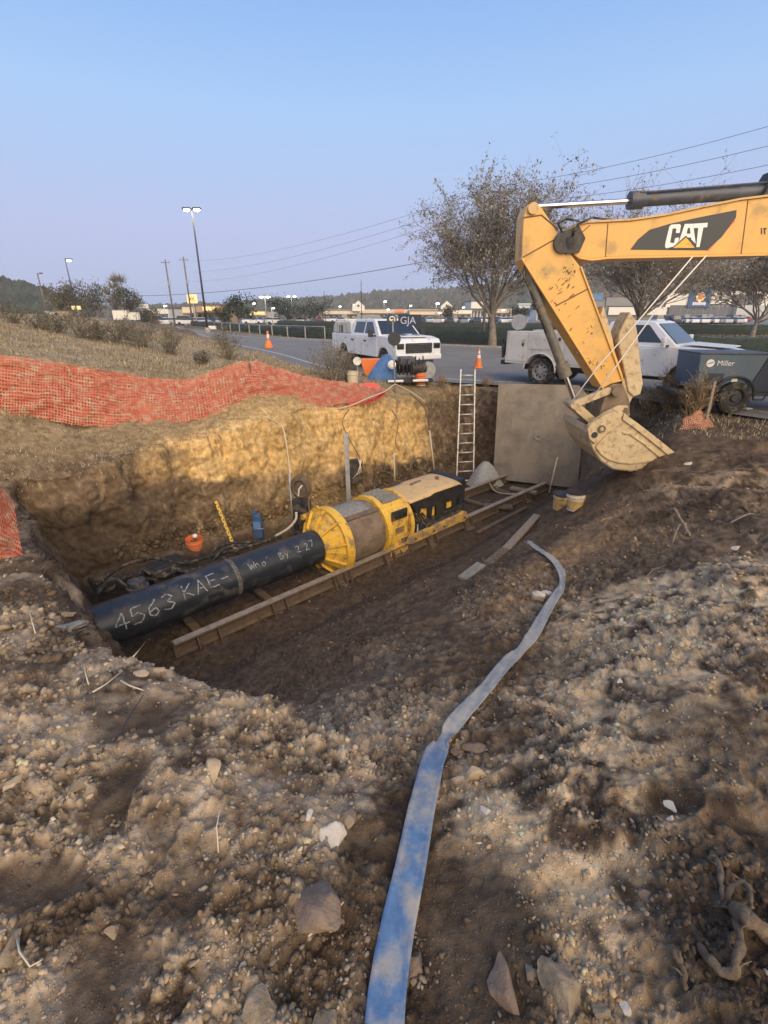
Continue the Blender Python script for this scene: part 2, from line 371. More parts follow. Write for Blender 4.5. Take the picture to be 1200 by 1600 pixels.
M_mallwall = mat('mall_wall', (0.72, 0.62, 0.47), 0.85, col2=(0.60, 0.50, 0.37), scale=0.15)
M_malltan = mat('mall_tan', (0.44, 0.31, 0.19), 0.85)
M_warmsign = mat('lit_sign_yellow', (0.85, 0.62, 0.25), 0.6, emit=(1.0, 0.72, 0.3), estr=0.55)
M_cone = mat('cone_orange', (0.85, 0.22, 0.04), 0.55)
M_graveldust = mat('stone_dust', (0.46, 0.46, 0.43), 0.95, col2=(0.32, 0.32, 0.30), scale=25, bump=0.8, bscale=60)
M_car = [mat('car_white', (0.75, 0.75, 0.75), 0.3), mat('car_grey', (0.22, 0.23, 0.25), 0.3), mat('car_dark', (0.04, 0.045, 0.055), 0.3), mat('car_silver', (0.48, 0.49, 0.5), 0.3), mat('car_red', (0.3, 0.04, 0.035), 0.3)]
# ------------------------------------------------------------------ noise in numpy
_perm = rng.permutation(4096).astype(np.int64)
def _h3(ix, iy, iz):
    return _perm[(_perm[(_perm[ix & 4095] + iy) & 4095] + iz) & 4095]
_g3 = rng.normal(size=(4096, 3)); _g3 /= np.linalg.norm(_g3, axis=1)[:, None]
_g3 = _g3.astype(np.float32)
def perlin3(x, y, z):
    ix, iy, iz = np.floor(x).astype(np.int64), np.floor(y).astype(np.int64), np.floor(z).astype(np.int64)
    fx, fy, fz = (x - ix).astype(np.float32), (y - iy).astype(np.float32), (z - iz).astype(np.float32)
    u, v, w_ = fx * fx * (3 - 2 * fx), fy * fy * (3 - 2 * fy), fz * fz * (3 - 2 * fz)
    out = 0
    for a in (0, 1):
        for b in (0, 1):
            for c in (0, 1):
                g = _g3[_h3(ix + a, iy + b, iz + c)]
                d = g[..., 0] * (fx - a) + g[..., 1] * (fy - b) + g[..., 2] * (fz - c)
                out = out + d * (u if a else 1 - u) * (v if b else 1 - v) * (w_ if c else 1 - w_)
    return out * 1.5
def fbm(x, y, z, sc, octv=4, gain=0.5):
    o = 0; a = 1.0
    for i in range(octv):
        o = o + a * perlin3(x * sc + 17.3 * i, y * sc - 9.1 * i, z * sc + 5.7 * i); sc *= 2.03; a *= gain
    return o
_pj = rng.random((4096, 3)).astype(np.float32)
def worley2(x, y, sc, seed=0):
    """distance to the nearest feature point, and that point's random number"""
    x, y = x * sc, y * sc
    ix, iy = np.floor(x).astype(np.int64), np.floor(y).astype(np.int64)
    best = np.full(x.shape, 9.0, np.float32); bid = np.zeros(x.shape, np.float32)
    for a in (-1, 0, 1):
        for b in (-1, 0, 1):
            h = _h3(ix + a, iy + b, np.full_like(ix, seed)); j = _pj[h]
            d = np.sqrt((ix + a + j[..., 0] - x) ** 2 + (iy + b + j[..., 1] - y) ** 2).astype(np.float32)
            m = d < best; best = np.where(m, d, best); bid = np.where(m, j[..., 2], bid)
    return best, bid
def sstep(a, b, x):
    t = np.clip((x - a) / (b - a), 0, 1); return t * t * (3 - 2 * t)

# ------------------------------------------------------------------ lie of the land
def pz(px, py, z): q = P(px, py, z=z); return (q.x, q.y, z)
ctrl = [pz(*c) for c in (
    (60, 1560, .03), (300, 1560, .06), (100, 1400, .05), (300, 1350, .08), (450, 1450, .03), (100, 1200, .06), (300, 1180, .03), (480, 1250, .0),
    (20, 1050, .02), (600, 1400, -.10), (590, 1580, -.05), (640, 1250, -.22), (740, 1350, -.12), (760, 1550, -.04), (880, 1400, .0), (900, 1560, .03),
    (1050, 1500, .0), (1180, 1500, .12), (1000, 1250, .0), (1150, 1300, .02), (870, 1200, -.10), (780, 1230, -.2),
    (0, 955, -.22), (60, 990, -.14), (130, 968, -.32), (200, 1005, -.25), (260, 1042, -.16), (330, 1052, -.16), (440, 1078, -.18), (520, 1112, -.24), (600, 1152, -.34), (680, 1178, -.38),
    (710, 1130, -.42), (760, 1080, -.55), (820, 1020, -.68), (860, 960, -.80), (880, 910, -.92), (860, 868, -.98), (900, 840, -.82), (960, 795, -.62), (1000, 860, -.62),
    (1000, 960, -.42), (1100, 1000, -.12), (1060, 900, -.35), (1100, 850, -.28), (1180, 900, .02), (1180, 1050, .02), (1020, 1080, -.12), (920, 1080, -.36),
    (1150, 780, -.12), (1060, 740, -.42), (1190, 720, -.08), (1100, 690, -.12), (1040, 660, -.12), (960, 640, -.12), (1190, 680, -.05))]
ctrl += [(-5.9, 7.0, -.85), (-5.5, 7.9, -.72), (-4.4, 9.2, -.42), (-2.8, 10.8, -.22), (-1, 12.3, -.30), (.6, 13.9, -.45), (2.0, 15.2, -.42), (3.3, 15.2, -.15), (5.8, 14.2, -.12), (7.2, 12.0, -.1), (8.5, 10.5, -.05),
         (-4.9, 6.2, -.6), (-3.9, 4.9, -.45), (-5.2, 5.0, -.45), (-6.5, 6.5, -.35), (-7.2, 8.2, .05), (-4.6, 4.0, -.25), (-7.5, 5.5, .0),
         (-6.1, 9.6, -.05), (-4.5, 10.9, -.1), (-3.2, 11.6, .25), (-1.8, 12.5, .05), (-.2, 13.6, -.1),
         (-7.6, 9.7, 1.15), (-6.3, 10.9, .85), (-4.9, 12.1, .60), (-3.7, 12.8, 1.02), (-2.4, 13.2, .75), (-1.2, 13.9, .42), (0, 14.8, .12), (1.5, 16.0, -.02),
         (-9.5, 9.5, 1.35), (-12, 10, 1.5), (-8.4, 14.6, .92), (-11.2, 14.9, 1.42), (-5.2, 14.0, .6), (-6.7, 21, .38), (-3.2, 17, .1), (-16, 21.5, 1.85), (-10, 21, .95), (-24, 20, 1.9), (-20, 35, 1.75), (-30, 55, 1.75), (-40, 55, 2.3), (-60, 60, 3.2), (-40, 30, 2.2), (-60, 30, 2.6), (-14, 30, 1.0),
         (-10, 32, .15), (-17, 45, .15), (-27, 66, .1), (-4.5, 24, .02), (-45, 80, 1.6),
         (-3, 0, .1), (0, -2, .05), (3, 0, .1), (-6, 0, .1), (-6, 3, -.05), (6, 2, .1), (6, 5, 0), (9, 6, .02), (12, 2, 0), (-12, 0, .4), (-12, 5, .9), (0, -8, 0), (12, -8, 0), (-12, -8, .3),
         (20, 20, -.02), (10, 30, -.02), (-5, 40, -.02), (30, 20, -.02), (60, 20, -.02), (60, 80, -.02), (20, 60, -.02), (-10, 80, -.02), (-30, 90, .0), (60, -8, 0), (-60, -8, 1.5)]
CT = np.array(ctrl)
def _fit(c):
    d = np.sqrt(((c[:, None, :2] - c[None, :, :2]) ** 2).sum(-1)); n = len(c)
    A = np.zeros((n + 3, n + 3)); A[:n, :n] = d - np.eye(n) * 0.06
    A[:n, n] = 1; A[:n, n + 1:] = c[:, :2]; A[n, :n] = 1; A[n + 1:, :n] = c[:, :2].T
    return np.linalg.solve(A, np.concatenate([c[:, 2], np.zeros(3)]))
_wt = _fit(CT)
def _rbf(x, y):
    o = np.full(x.shape, _wt[-3]) + _wt[-2] * x + _wt[-1] * y
    for i, (a, b, _) in enumerate(ctrl): o = o + _wt[i] * np.sqrt((x - a) ** 2 + (y - b) ** 2)
    return o
class Lat:
    def __init__(s, x0, x1, y0, y1, st):
        s.x0, s.y0, s.st = x0, y0, st
        X, Y = np.meshgrid(np.arange(x0, x1 + st, st), np.arange(y0, y1 + st, st), indexing='ij'); s.z = _rbf(X, Y)
    def __call__(s, x, y):
        fx = np.clip((x - s.x0) / s.st, 0, s.z.shape[0] - 1.001); fy = np.clip((y - s.y0) / s.st, 0, s.z.shape[1] - 1.001)
        i, j = fx.astype(int), fy.astype(int); a, b = fx - i, fy - j; z = s.z
        return z[i, j] * (1 - a) * (1 - b) + z[i + 1, j] * a * (1 - b) + z[i, j + 1] * (1 - a) * b + z[i + 1, j + 1] * a * b
_near, _farl = Lat(-14, 14, -3, 26, .15), Lat(-62, 62, -10, 92, .8)
def G(x, y):
    k = sstep(20, 25, np.maximum(np.abs(x) * 1.8, y)); return _near(x, y) * (1 - k) + _farl(x, y) * k

ROAD_N = [(30, -14), (14, 3), (8.3, 10.4), (5.9, 14.8), (3.3, 15.9), (0, 17.7), (-2.9, 20.4), (-7, 29), (-12, 38), (-20, 54), (-31, 77), (-44, 105)]
ROAD_F = [(60, 2), (34, 14), (18, 25.5), (11, 31.5), (4.2, 36.5), (-2, 41.2), (-8.8, 47), (-15, 55), (-21, 64), (-29, 78), (-40, 98), (-52, 122)]
def _sd(x, y, poly):
    """signed distance to an open polyline, positive on its left"""
    best = np.full(np.shape(x), 1e9); sg = np.zeros(np.shape(x))
    for (ax, ay), (bx, by) in zip(poly[:-1], poly[1:]):
        dx, dy = bx - ax, by - ay; L2 = dx * dx + dy * dy
        t = np.clip(((x - ax) * dx + (y - ay) * dy) / L2, 0, 1)
        d = np.hypot(x - ax - t * dx, y - ay - t * dy); cr_ = dx * (y - ay) - dy * (x - ax)
        m = d < best - 1e-9; best = np.where(m, d, best); sg = np.where(m, np.sign(cr_), sg)
    return best * sg
AX = Vector((.728, .686, 0)).normalized(); NO = Vector((.686, -.728, 0))      # along the rails; towards the camera
R0 = Vector((-3.16, 5.88, 0))
FLOOR = -2.74
def pit_st(x, y): return (x - R0.x) * AX.x + (y - R0.y) * AX.y, (x - R0.x) * NO.x + (y - R0.y) * NO.y
def H(x, y, detail=True):
    x = np.asarray(x, float); y = np.asarray(y, float)
    g = G(x, y)
    wob = 0.22 * fbm(x, y, x * 0, .55, 3) + .07 * fbm(x, y, x * 0 + 3, 2.2, 2)
    t, s = pit_st(x, y)
    floor = FLOOR + .05 * fbm(x, y, x * 0 + 8, 1.3, 3)
    # a low heap under the pipe, spoil at the foot of the far wall
    s1 = -.667 * (x + 4.1) + .745 * (y - 9.13)
    floor = floor + .35 * sstep(-.75, .0, s1)
    ks = np.interp(t, [-1, 0, 6, 9, 11.5], [.62, .58, .62, .85, 1.15])
    s0 = np.interp(t, [-1, 0, 6, 10], [.75, .75, .8, .55])
    ramp = FLOOR + .02 + np.maximum(0, s - s0) * ks
    wall = FLOOR + np.maximum(0, s1 + wob) * np.interp(t, [-2, 6.5, 8.5, 11], [5.0, 5.0, 3.2, 2.2])
    pa = -.746 * (x + 4.6) - .666 * (y - 6.0) + .32 + .45 * wob
    A_ = FLOOR + np.maximum(0, pa) * 4.2
    pb = -.38 * (x + 1.7) - .924 * (y - 2.75) + .5 + .25 * wob
    B_ = FLOOR + .6 + np.maximum(0, pb) * 3.6
    B_ = np.where(pb > 0, B_, -9)
    pe = .35 * (x - 4.0) + .937 * (y - 14.45) + .25 * wob
    E_ = FLOOR + np.maximum(0, pe) * np.interp(x, [1.5, 3.0, 3.6], [1.6, 2.2, 4.5])
    cut = np.maximum.reduce([floor, ramp, wall, A_, B_, E_])
    k = .12     # rounded lips
    hh = np.clip(.5 + .5 * (cut - g) / k, 0, 1); z = cut * (1 - hh) + g * hh - k * hh * (1 - hh)
    # the road bed
    rn, rf = _sd(x, y, ROAD_N), _sd(x, y, ROAD_F)
    # left of ROAD_N (heading away and leftwards) is the pit side
    onroad = sstep(.5, 0., rn) * sstep(-.6, -.1, rf) if False else np.clip(np.minimum(-rn + .25, rf + .25) / .5, 0, 1)
    z = z * (1 - onroad) + (-.06) * onroad
    beyond = np.clip(-rf / .5, 0, 1) * (rn < 0)
    return z
def h1(x, y): return float(H(np.array([x]), np.array([y]))[0])

# ------------------------------------------------------------------ the dirt itself, diced by how it faces the camera
az = np.concatenate([np.linspace(-100, -60, 110, endpoint=False), np.linspace(-60, 60, 800, endpoint=False), np.linspace(60, 100, 91)])
az = np.radians(az); NA = len(az); NR = 820
rf_ = np.geomspace(.12, 92, 1500)
X = np.sin(az)[:, None] * rf_[None]; Y = np.cos(az)[:, None] * rf_[None]
Z = H(X, Y)
phi = np.arctan2(Z - CZ, rf_[None]); dist = np.hypot(Z - CZ, rf_[None])
dz = np.diff(Z, axis=1); dr = np.diff(rf_)[None]
met = np.abs(np.diff(phi, axis=1)) + .22 * np.hypot(dz, dr) / dist[:, 1:]
cum = np.concatenate([np.zeros((NA, 1)), np.cumsum(met, axis=1)], axis=1); cum /= cum[:, -1:]
ker = np.ones(9) / 9
pad = np.pad(cum, ((4, 4), (0, 0)), mode='edge'); cum = sum(pad[i:i + NA] for i in range(9)) / 9
tt = np.linspace(0, 1, NR); RR = np.empty((NA, NR))
for i in range(NA): RR[i] = np.interp(tt, cum[i], rf_)
X = np.sin(az)[:, None] * RR; Y = np.cos(az)[:, None] * RR; Z = H(X, Y)
V = np.stack([X, Y, Z], -1)
du = np.gradient(V, axis=0); dv = np.gradient(V, axis=1)
Nn = np.cross(du, dv); Nn /= np.maximum(np.linalg.norm(Nn, axis=-1, keepdims=True), 1e-9); Nn *= np.sign(Nn[..., 2:3] + 1e-9)
rn, rdf = _sd(X, Y, ROAD_N), _sd(X, Y, ROAD_F)
offroad = np.clip(np.maximum(rn - .15, -rdf - .15) / .5, 0, 1)
T_, S_ = pit_st(X, Y); S1 = -.667 * (X + 4.1) + .745 * (Y - 9.13)
steep = sstep(.75, .35, Nn[..., 2])
near = sstep(16, 3, RR)
zz = Z * 1.0
lump = fbm(X, Y, zz, 1.7, 3) * .055 + fbm(X, Y, zz, 6.3, 3, .55) * .022 * near
rough_m = sstep(-.25, .35, fbm(X, Y, zz, .9, 3) + .12)
def blob0(px, py, z, rx, ry, ang=0):
    q = P(px, py, z=z); dx, dy = X - q.x, Y - q.y; c_, s_ = math.cos(ang), math.sin(ang)
    return np.exp(-(((dx * c_ + dy * s_) / rx) ** 2 + ((-dx * s_ + dy * c_) / ry) ** 2) ** 2)
smoo = np.clip(blob0(215, 1125, 0, .26, .20, .6) + blob0(190, 1245, 0, .09, .19) + blob0(60, 1395, 0, .22, .09) + blob0(170, 1540, 0, .13, .13) + blob0(740, 1450, 0, .2, .32) + blob0(650, 1290, -.1, .07, .35) + blob0(60, 930, -.3, .45, .25) + blob0(1110, 1130, 0, .3, .3) * .7, 0, 1)
rough_m = rough_m * (1 - .93 * smoo)          # where clods lie and where it is trodden smooth
w1, id1 = worley2(X + .02 * lump, Y, 9.5, 1); w2, id2 = worley2(X, Y, 24.0, 2); w3, id3 = worley2(X, Y, 52.0, 3)
nz = fbm(X, Y, zz, 14, 2) * .13
def dome(w_, r_): return np.sqrt(np.clip(1 - ((w_ + nz) / r_) ** 2, 0, 1))
clod = dome(w1, .50) * (.3 + id1) * .024 * (id1 > .55) + dome(w2, .52) * (.25 + id2) * .018 * (id2 > .4) + dome(w3, .52) * (.2 + id3) * 0.0095 * sstep(7, 2.5, RR) * (id3 > .25)
clod = clod * (.05 + .95 * rough_m) * sstep(15, 8, RR) * (1 - .6 * steep)
crag = (1 - np.abs(fbm(X * .8 + Y * .35, Y * .8 - X * .3, zz, 5.2, 4, .6))) ** 3 * .034 * sstep(-.1, .4, fbm(X + 30, Y, zz, 1.1, 3) + .25) * near
wallr = steep * (fbm(X * .8, Y * .8, zz, 1.6, 6, .6) * .11 + np.abs(fbm(X * 1.2, Y * 1.2, zz * .8, 5.0, 4, .6)) * .05 + np.abs(fbm(X, Y, zz * .5, 2.6, 3)) * .05)
micro = fbm(X, Y, zz, 24, 3, .6) * .011 * sstep(9, 3, RR) * (.35 + .65 * rough_m)
# tyre and track ruts on the right, running away from the camera
rut = .06 * np.sin((X * .8 + Y * .45) * 7.0 + 2 * fbm(X, Y, zz, 1.2, 2)) * sstep(2.6, 4.5, X) * sstep(12, 9, Y) * sstep(-.2, .3, fbm(X, Y, zz, .8, 2))
clod = clod * (1 - .85 * smoo); crag = crag * (1 - smoo)
disp = (lump * (1 - .5 * smoo) + clod + micro + rut + crag * (1 - .5 * rough_m)) * offroad + wallr
ampfar = sstep(30, 14, RR) * .85 + .15
V = V + Nn * (disp * ampfar)[..., None]

# colours of the soils, with crevice shade put in at the clod tops below
def C3(*c): return np.array(c, float)
def mixc(c, k, d): return c * (1 - k[..., None]) + d * k[..., None]
n1 = fbm(X, Y, zz, .6, 4, .6); n2 = fbm(X + 7, Y, zz, 2.3, 4, .6); n3 = fbm(X, Y + 3, zz, 8.0, 3, .6)
col = np.zeros(V.shape) + C3(.105, .077, .053)                   # brown loam
col = mixc(col, sstep(-.25, .45, n1 + .4 * n3) * .7, C3(.225, .172, .118))
col = mixc(col, sstep(.0, .45, n2 + .3 * n3 - .2 * n1) * .6, C3(.30, .235, .165))
# dry crust and gravelly soil at the front left
TL = sstep(.9, -.3, X - .25 * (2.2 - Y)) * sstep(7.5, 4.5, RR) * (Z > -1.0)
col = mixc(col, TL * sstep(-.35, .2, n2 + .5 * n3) * .9, C3(.25, .205, .152))
col = mixc(col, TL * sstep(.05, .45, n2 - .6 * n1), C3(.40, .34, .265))
RT = sstep(-.1, .6, X - .12 * Y) * (Z > -1.6)
col = mixc(col, RT * .55, C3(.092, .066, .044))
# a pale dry band across the right bank
def blob(px, py, z, rx, ry, ang=0):
    q = P(px, py, z=z); dx, dy = X - q.x, Y - q.y; c_, s_ = math.cos(ang), math.sin(ang)
    return np.exp(-(((dx * c_ + dy * s_) / rx) ** 2 + ((-dx * s_ + dy * c_) / ry) ** 2))
dry = blob(1050, 960, -.2, .75, 1.0) * 1.0 + blob(960, 1150, -.1, .55, .55) * .9 + blob(850, 1270, 0, .42, .35) * 1.0 + blob(900, 1420, 0, .25, .3) * .9 + blob(1000, 1300, 0, .3, .3) * .5 + blob(950, 1080, -.2, .6, .4) * .7 + blob(1130, 880, 0, .9, .8) * .5 + blob(1170, 740, 0, 1.5, .9) * .5
dry = np.clip(dry * 1.25, 0, 1)
col = mixc(col, dry * sstep(-.5, .25, n2 + n3 * .6), C3(.74, .585, .385))
tanr = np.clip(blob(905, 840, -.8, .35, 1.6, -.78) + blob(960, 805, -.6, .5, .9), 0, 1)
col = mixc(col, tanr * .9, C3(.46, .32, .18))
# damp dark soil
dk = np.clip(blob(300, 1430, 0, .45, .12, .1) * .9 + blob(100, 1440, 0, .3, .12) * .8 + blob(480, 1540, 0, .2, .16) * .8 + blob(430, 1290, 0, .12, .10) * .7 + blob(800, 1430, 0, .3, .3) * .6 + blob(1120, 1300, 0, .3, .6) * .65 + blob(1150, 1500, 0, .25, .3) * .5 + blob(620, 1230, -.2, .12, .5) * .7 + blob(700, 1050, -.6, .9, .5) * .5 + blob(760, 1480, 0, .22, .45) * .9 + blob(650, 1400, 0, .12, .6) + blob(560, 1350, 0, .18, .2) + blob(520, 1480, 0, .18, .2) * .6 + blob(1060, 800, -.4, 1.3, .45) + blob(1000, 880, -.5, 1.0, .3) * .8 + blob(1110, 1480, 0, .25, .5) * .7 + blob(60, 930, -.3, .55, .3) * .9 + blob(1100, 1120, 0, .35, .5) * .5 + blob(190, 1240, 0, .1, .16) + blob(60, 1400, 0, .25, .08) * .8, 0, 1)
col = mixc(col, dk * .9, C3(.060, .043, .030)); col = mixc(col, smoo * .85, C3(.115, .088, .064))
# pit floor and the ramp down to it: brown, damper downwards towards the floor
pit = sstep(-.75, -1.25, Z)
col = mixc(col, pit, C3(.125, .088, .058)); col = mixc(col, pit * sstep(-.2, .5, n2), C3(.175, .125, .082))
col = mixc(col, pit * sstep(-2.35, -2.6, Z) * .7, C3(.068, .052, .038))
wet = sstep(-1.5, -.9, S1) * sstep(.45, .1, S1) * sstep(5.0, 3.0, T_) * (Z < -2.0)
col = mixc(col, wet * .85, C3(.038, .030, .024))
# far wall: yellow clay on top, grey brown below
wallm = sstep(-.35, .0, S1) * sstep(1.6, 1.1, S1) * (T_ > -4) * (T_ < 12.5) * sstep(.45, .15, Z + .0)
yel = wallm * sstep(-1.50, -1.22, Z + .16 * n2 + .12 * n1 + .13 * (T_ - 4)) * sstep(.4, 2.4, T_ + .9 * n1 + .4 * n2) * sstep(9.8, 8.8, T_ + .4 * n2)
col = mixc(col, wallm * .9, C3(.19, .15, .108)); col = mixc(col, wallm * sstep(-.1, .5, n2), C3(.15, .11, .075)); col = mixc(col, wallm * sstep(.25, .6, n3) * .6, C3(.31, .26, .19))
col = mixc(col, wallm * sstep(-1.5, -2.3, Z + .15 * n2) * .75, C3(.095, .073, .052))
col = mixc(col, yel, C3(.84, .61, .28)); col = mixc(col, yel * sstep(.15, .6, n3) * .5, C3(.58, .39, .16)); col = mixc(col, yel * sstep(.1, .6, n2) * .8, C3(.82, .64, .36))
strk = fbm(X * 2.2, Y * 2.2, zz * .7, 2.2, 4, .6)
col = mixc(col, wallm * sstep(.1, .5, strk) * .45, C3(.17, .115, .065)); col = mixc(col, wallm * sstep(-.1, -.5, strk) * .3, C3(.62, .50, .32))
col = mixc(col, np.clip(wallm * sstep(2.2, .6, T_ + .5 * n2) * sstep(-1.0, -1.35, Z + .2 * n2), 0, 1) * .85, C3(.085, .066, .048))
lipm = sstep(.6, 1.0, S1) * sstep(1.9, 1.3, S1) * (T_ > -4) * (T_ < 13)
col = mixc(col, lipm * sstep(-.75, -.3, Z) * .8, C3(.30, .245, .155))
# the bank and field beyond, dead grass over pale earth
fld = sstep(1.2, 2.0, S1) * sstep(18, 8, T_ + 0 * X) * (Y > 7) * (rn > 0)
col = mixc(col, fld, C3(.38, .31, .21)); col = mixc(col, fld * sstep(-.1, .5, n1), C3(.30, .25, .165)); col = mixc(col, fld * sstep(.1, .5, n2), C3(.48, .40, .28))
mnd = blob(430, 585, .8, 1.6, 1.2) ; col = mixc(col, np.clip(mnd, 0, 1) * .7, C3(.46, .35, .18))
lf = sstep(-5, -7.5, X) * sstep(7.5, 5.5, Y) * (Y > 4); col = mixc(col, lf * .5, C3(.235, .19, .13))
brn = sstep(-1.2, -.0, Z) * sstep(0.4, -.2, S1) * sstep(-4, -5.5, X) * .0
vg = (rdf < -.1) & (rn < 0)
col = mixc(col, vg * 1.0, C3(.16, .135, .085)); col = mixc(col, vg * sstep(-.1, .4, n1) * .8, C3(.10, .10, .06))
# dry pale crust on clod tops; dark hollows between them paint in crevice shade
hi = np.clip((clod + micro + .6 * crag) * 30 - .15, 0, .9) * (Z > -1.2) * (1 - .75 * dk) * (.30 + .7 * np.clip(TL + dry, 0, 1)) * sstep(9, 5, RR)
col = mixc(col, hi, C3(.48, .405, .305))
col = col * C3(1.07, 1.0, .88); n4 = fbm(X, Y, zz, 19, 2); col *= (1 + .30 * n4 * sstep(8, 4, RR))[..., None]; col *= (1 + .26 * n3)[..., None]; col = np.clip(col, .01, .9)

def grid_mesh(name, V, col, mat_, kind=None, parent=None):
    na, nr = V.shape[:2]; me = bpy.data.meshes.new(name)
    me.vertices.add(na * nr); me.vertices.foreach_set('co', V.reshape(-1).astype(np.float32))
    i = (np.arange(na - 1)[:, None] * nr + np.arange(nr - 1)[None]).reshape(-1)
    q = np.stack([i, i + 1, i + nr + 1, i + nr], -1).astype(np.int32)
    me.loops.add(q.size); me.loops.foreach_set('vertex_index', q.reshape(-1))
    me.polygons.add(len(q)); me.polygons.foreach_set('loop_start', np.arange(0, q.size, 4, dtype=np.int32)); me.polygons.foreach_set('loop_total', np.full(len(q), 4, np.int32))
    me.update(calc_edges=True); me.shade_smooth()
    if col is not None:
        a = me.color_attributes.new('Col', 'FLOAT_COLOR', 'POINT')
        a.data.foreach_set('color', np.concatenate([col.reshape(-1, 3), np.ones((na * nr, 1))], 1).reshape(-1).astype(np.float32))
    me.materials.append(mat_); o = bpy.data.objects.new(name, me); COL.objects.link(o)
    if kind: o['kind'] = kind
    if parent: o.parent = parent
    return o
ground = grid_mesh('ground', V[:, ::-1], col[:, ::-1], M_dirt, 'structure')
bpy.context.view_layer.update()

def gz(x, y, default=None):
    ok, loc, nrm, idx = ground.ray_cast(Vector((x, y, 8.0)), Vector((0, 0, -1)))
    return loc.z if ok else (default if default is not None else h1(x, y))
def gpt(x, y, dz=0.0): return Vector((x, y, gz(x, y) + dz))
def og(px, py, dz=0.0):
    """where the ray through a pixel lands on the ground"""
    d = (P(px, py, d=1.0) - Vector((0, 0, CZ)))
    ok, loc, nrm, idx = ground.ray_cast(Vector((0, 0, CZ)), d.normalized())
    if not ok: return P(px, py, z=0.0)
    return loc + Vector((0, 0, dz))

# ------------------------------------------------------------------ road, lot, far land
def strip(name, a, b, z, mat_, kind='structure'):
    m = MB()
    for p in zip(a[:-1], a[1:], b[1:], b[:-1]): m.quad(*[(q[0], q[1], z) for q in p])
    return m.build(name, mat_, None, fixn=True, kind=kind)
def densify(pl, n=6):
    out = []
    P_ = [Vector((*p, 0)) for p in pl]; P_ = [2 * P_[0] - P_[1]] + P_ + [2 * P_[-1] - P_[-2]]
    for i in range(1, len(P_) - 2):
        for k in range(n):
            t = k / n; a, b, c, d = P_[i - 1:i + 3]
            out.append(.5 * ((2 * b) + (c - a) * t + (2 * a - 5 * b + 4 * c - d) * t * t + (3 * b - a - 3 * c + d) * t ** 3))
    out.append(P_[-2]); return [(p.x, p.y) for p in out]
def offs(pl, d):
    out = []
    for i in range(len(pl)):
        a, b = Vector(pl[max(i - 1, 0)]), Vector(pl[min(i + 1, len(pl) - 1)]); t = (b - a).normalized()
        out.append((pl[i][0] - t.y * d, pl[i][1] + t.x * d))
    return out
rN, rF = densify(ROAD_N), densify(ROAD_F)
strip('road', rN, rF, 0.0, M_asphalt)
ln = offs(rF, .9); strip('road_edge_line', ln, offs(ln, .13), .004, M_paint)
ln = offs(rN, -.8); strip('road_edge_line', ln, offs(ln, -.13), .004, M_paint)
k0 = offs(rF, -.02); k1 = offs(rF, -.20); m = MB()
for i in range(len(rF) - 1):
    a, b, c, d = k0[i], k0[i + 1], k1[i + 1], k1[i]
    m.quad((*a, -.05), (*b, -.05), (*b, .12), (*a, .12)); m.quad((*a, .12), (*b, .12), (*c, .12), (*d, .12)); m.quad((*d, .12), (*c, .12), (*c, -.05), (*d, -.05))
m.build('kerb', M_kerb, None, kind='structure')
# second road beyond the near hedge
r2a = densify([(80, 24), (40, 38), (24, 44), (12, 49.5), (4, 55)]); r2b = densify([(90, 32), (44, 47), (27, 53.5), (14, 60), (5, 66)])
strip('far_road', r2a, r2b, .03, M_lot)
# land out to the horizon
m = MB()
ang = [R(a) for a in range(-110, 111, 5)]
for r0, r1 in ((88, 180), (180, 400), (400, 900), (900, 2600)):
    for a, b in zip(ang[:-1], ang[1:]):
        zs = -.10
        m.quad((math.sin(a) * r0, math.cos(a) * r0, zs), (math.sin(b) * r0, math.cos(b) * r0, zs), (math.sin(b) * r1, math.cos(b) * r1, zs), (math.sin(a) * r1, math.cos(a) * r1, zs))
m.build('far_ground', M_lot, None, fixn=True, kind='structure')
m = MB(); m.quad((-30, 96, .02), (150, 60, .02), (340, 210, .02), (-60, 235, .02)); m.build('parking_lot', M_lot, None, fixn=True, kind='structure')
# ------------------------------------------------------------------ things in the pit
def W(t, s, z): p = R0 + AX * t + NO * s; return Vector((p.x, p.y, z))
ZP, RP, SC_ = -2.10, .335, -.60          # casing centre height, radius, offset from the near rail
UP = Vector((0, 0, 1))
def ringpt(t, ang, r, zc=ZP, sc=SC_):
    return W(t, sc + r * math.sin(ang), zc + r * math.cos(ang))

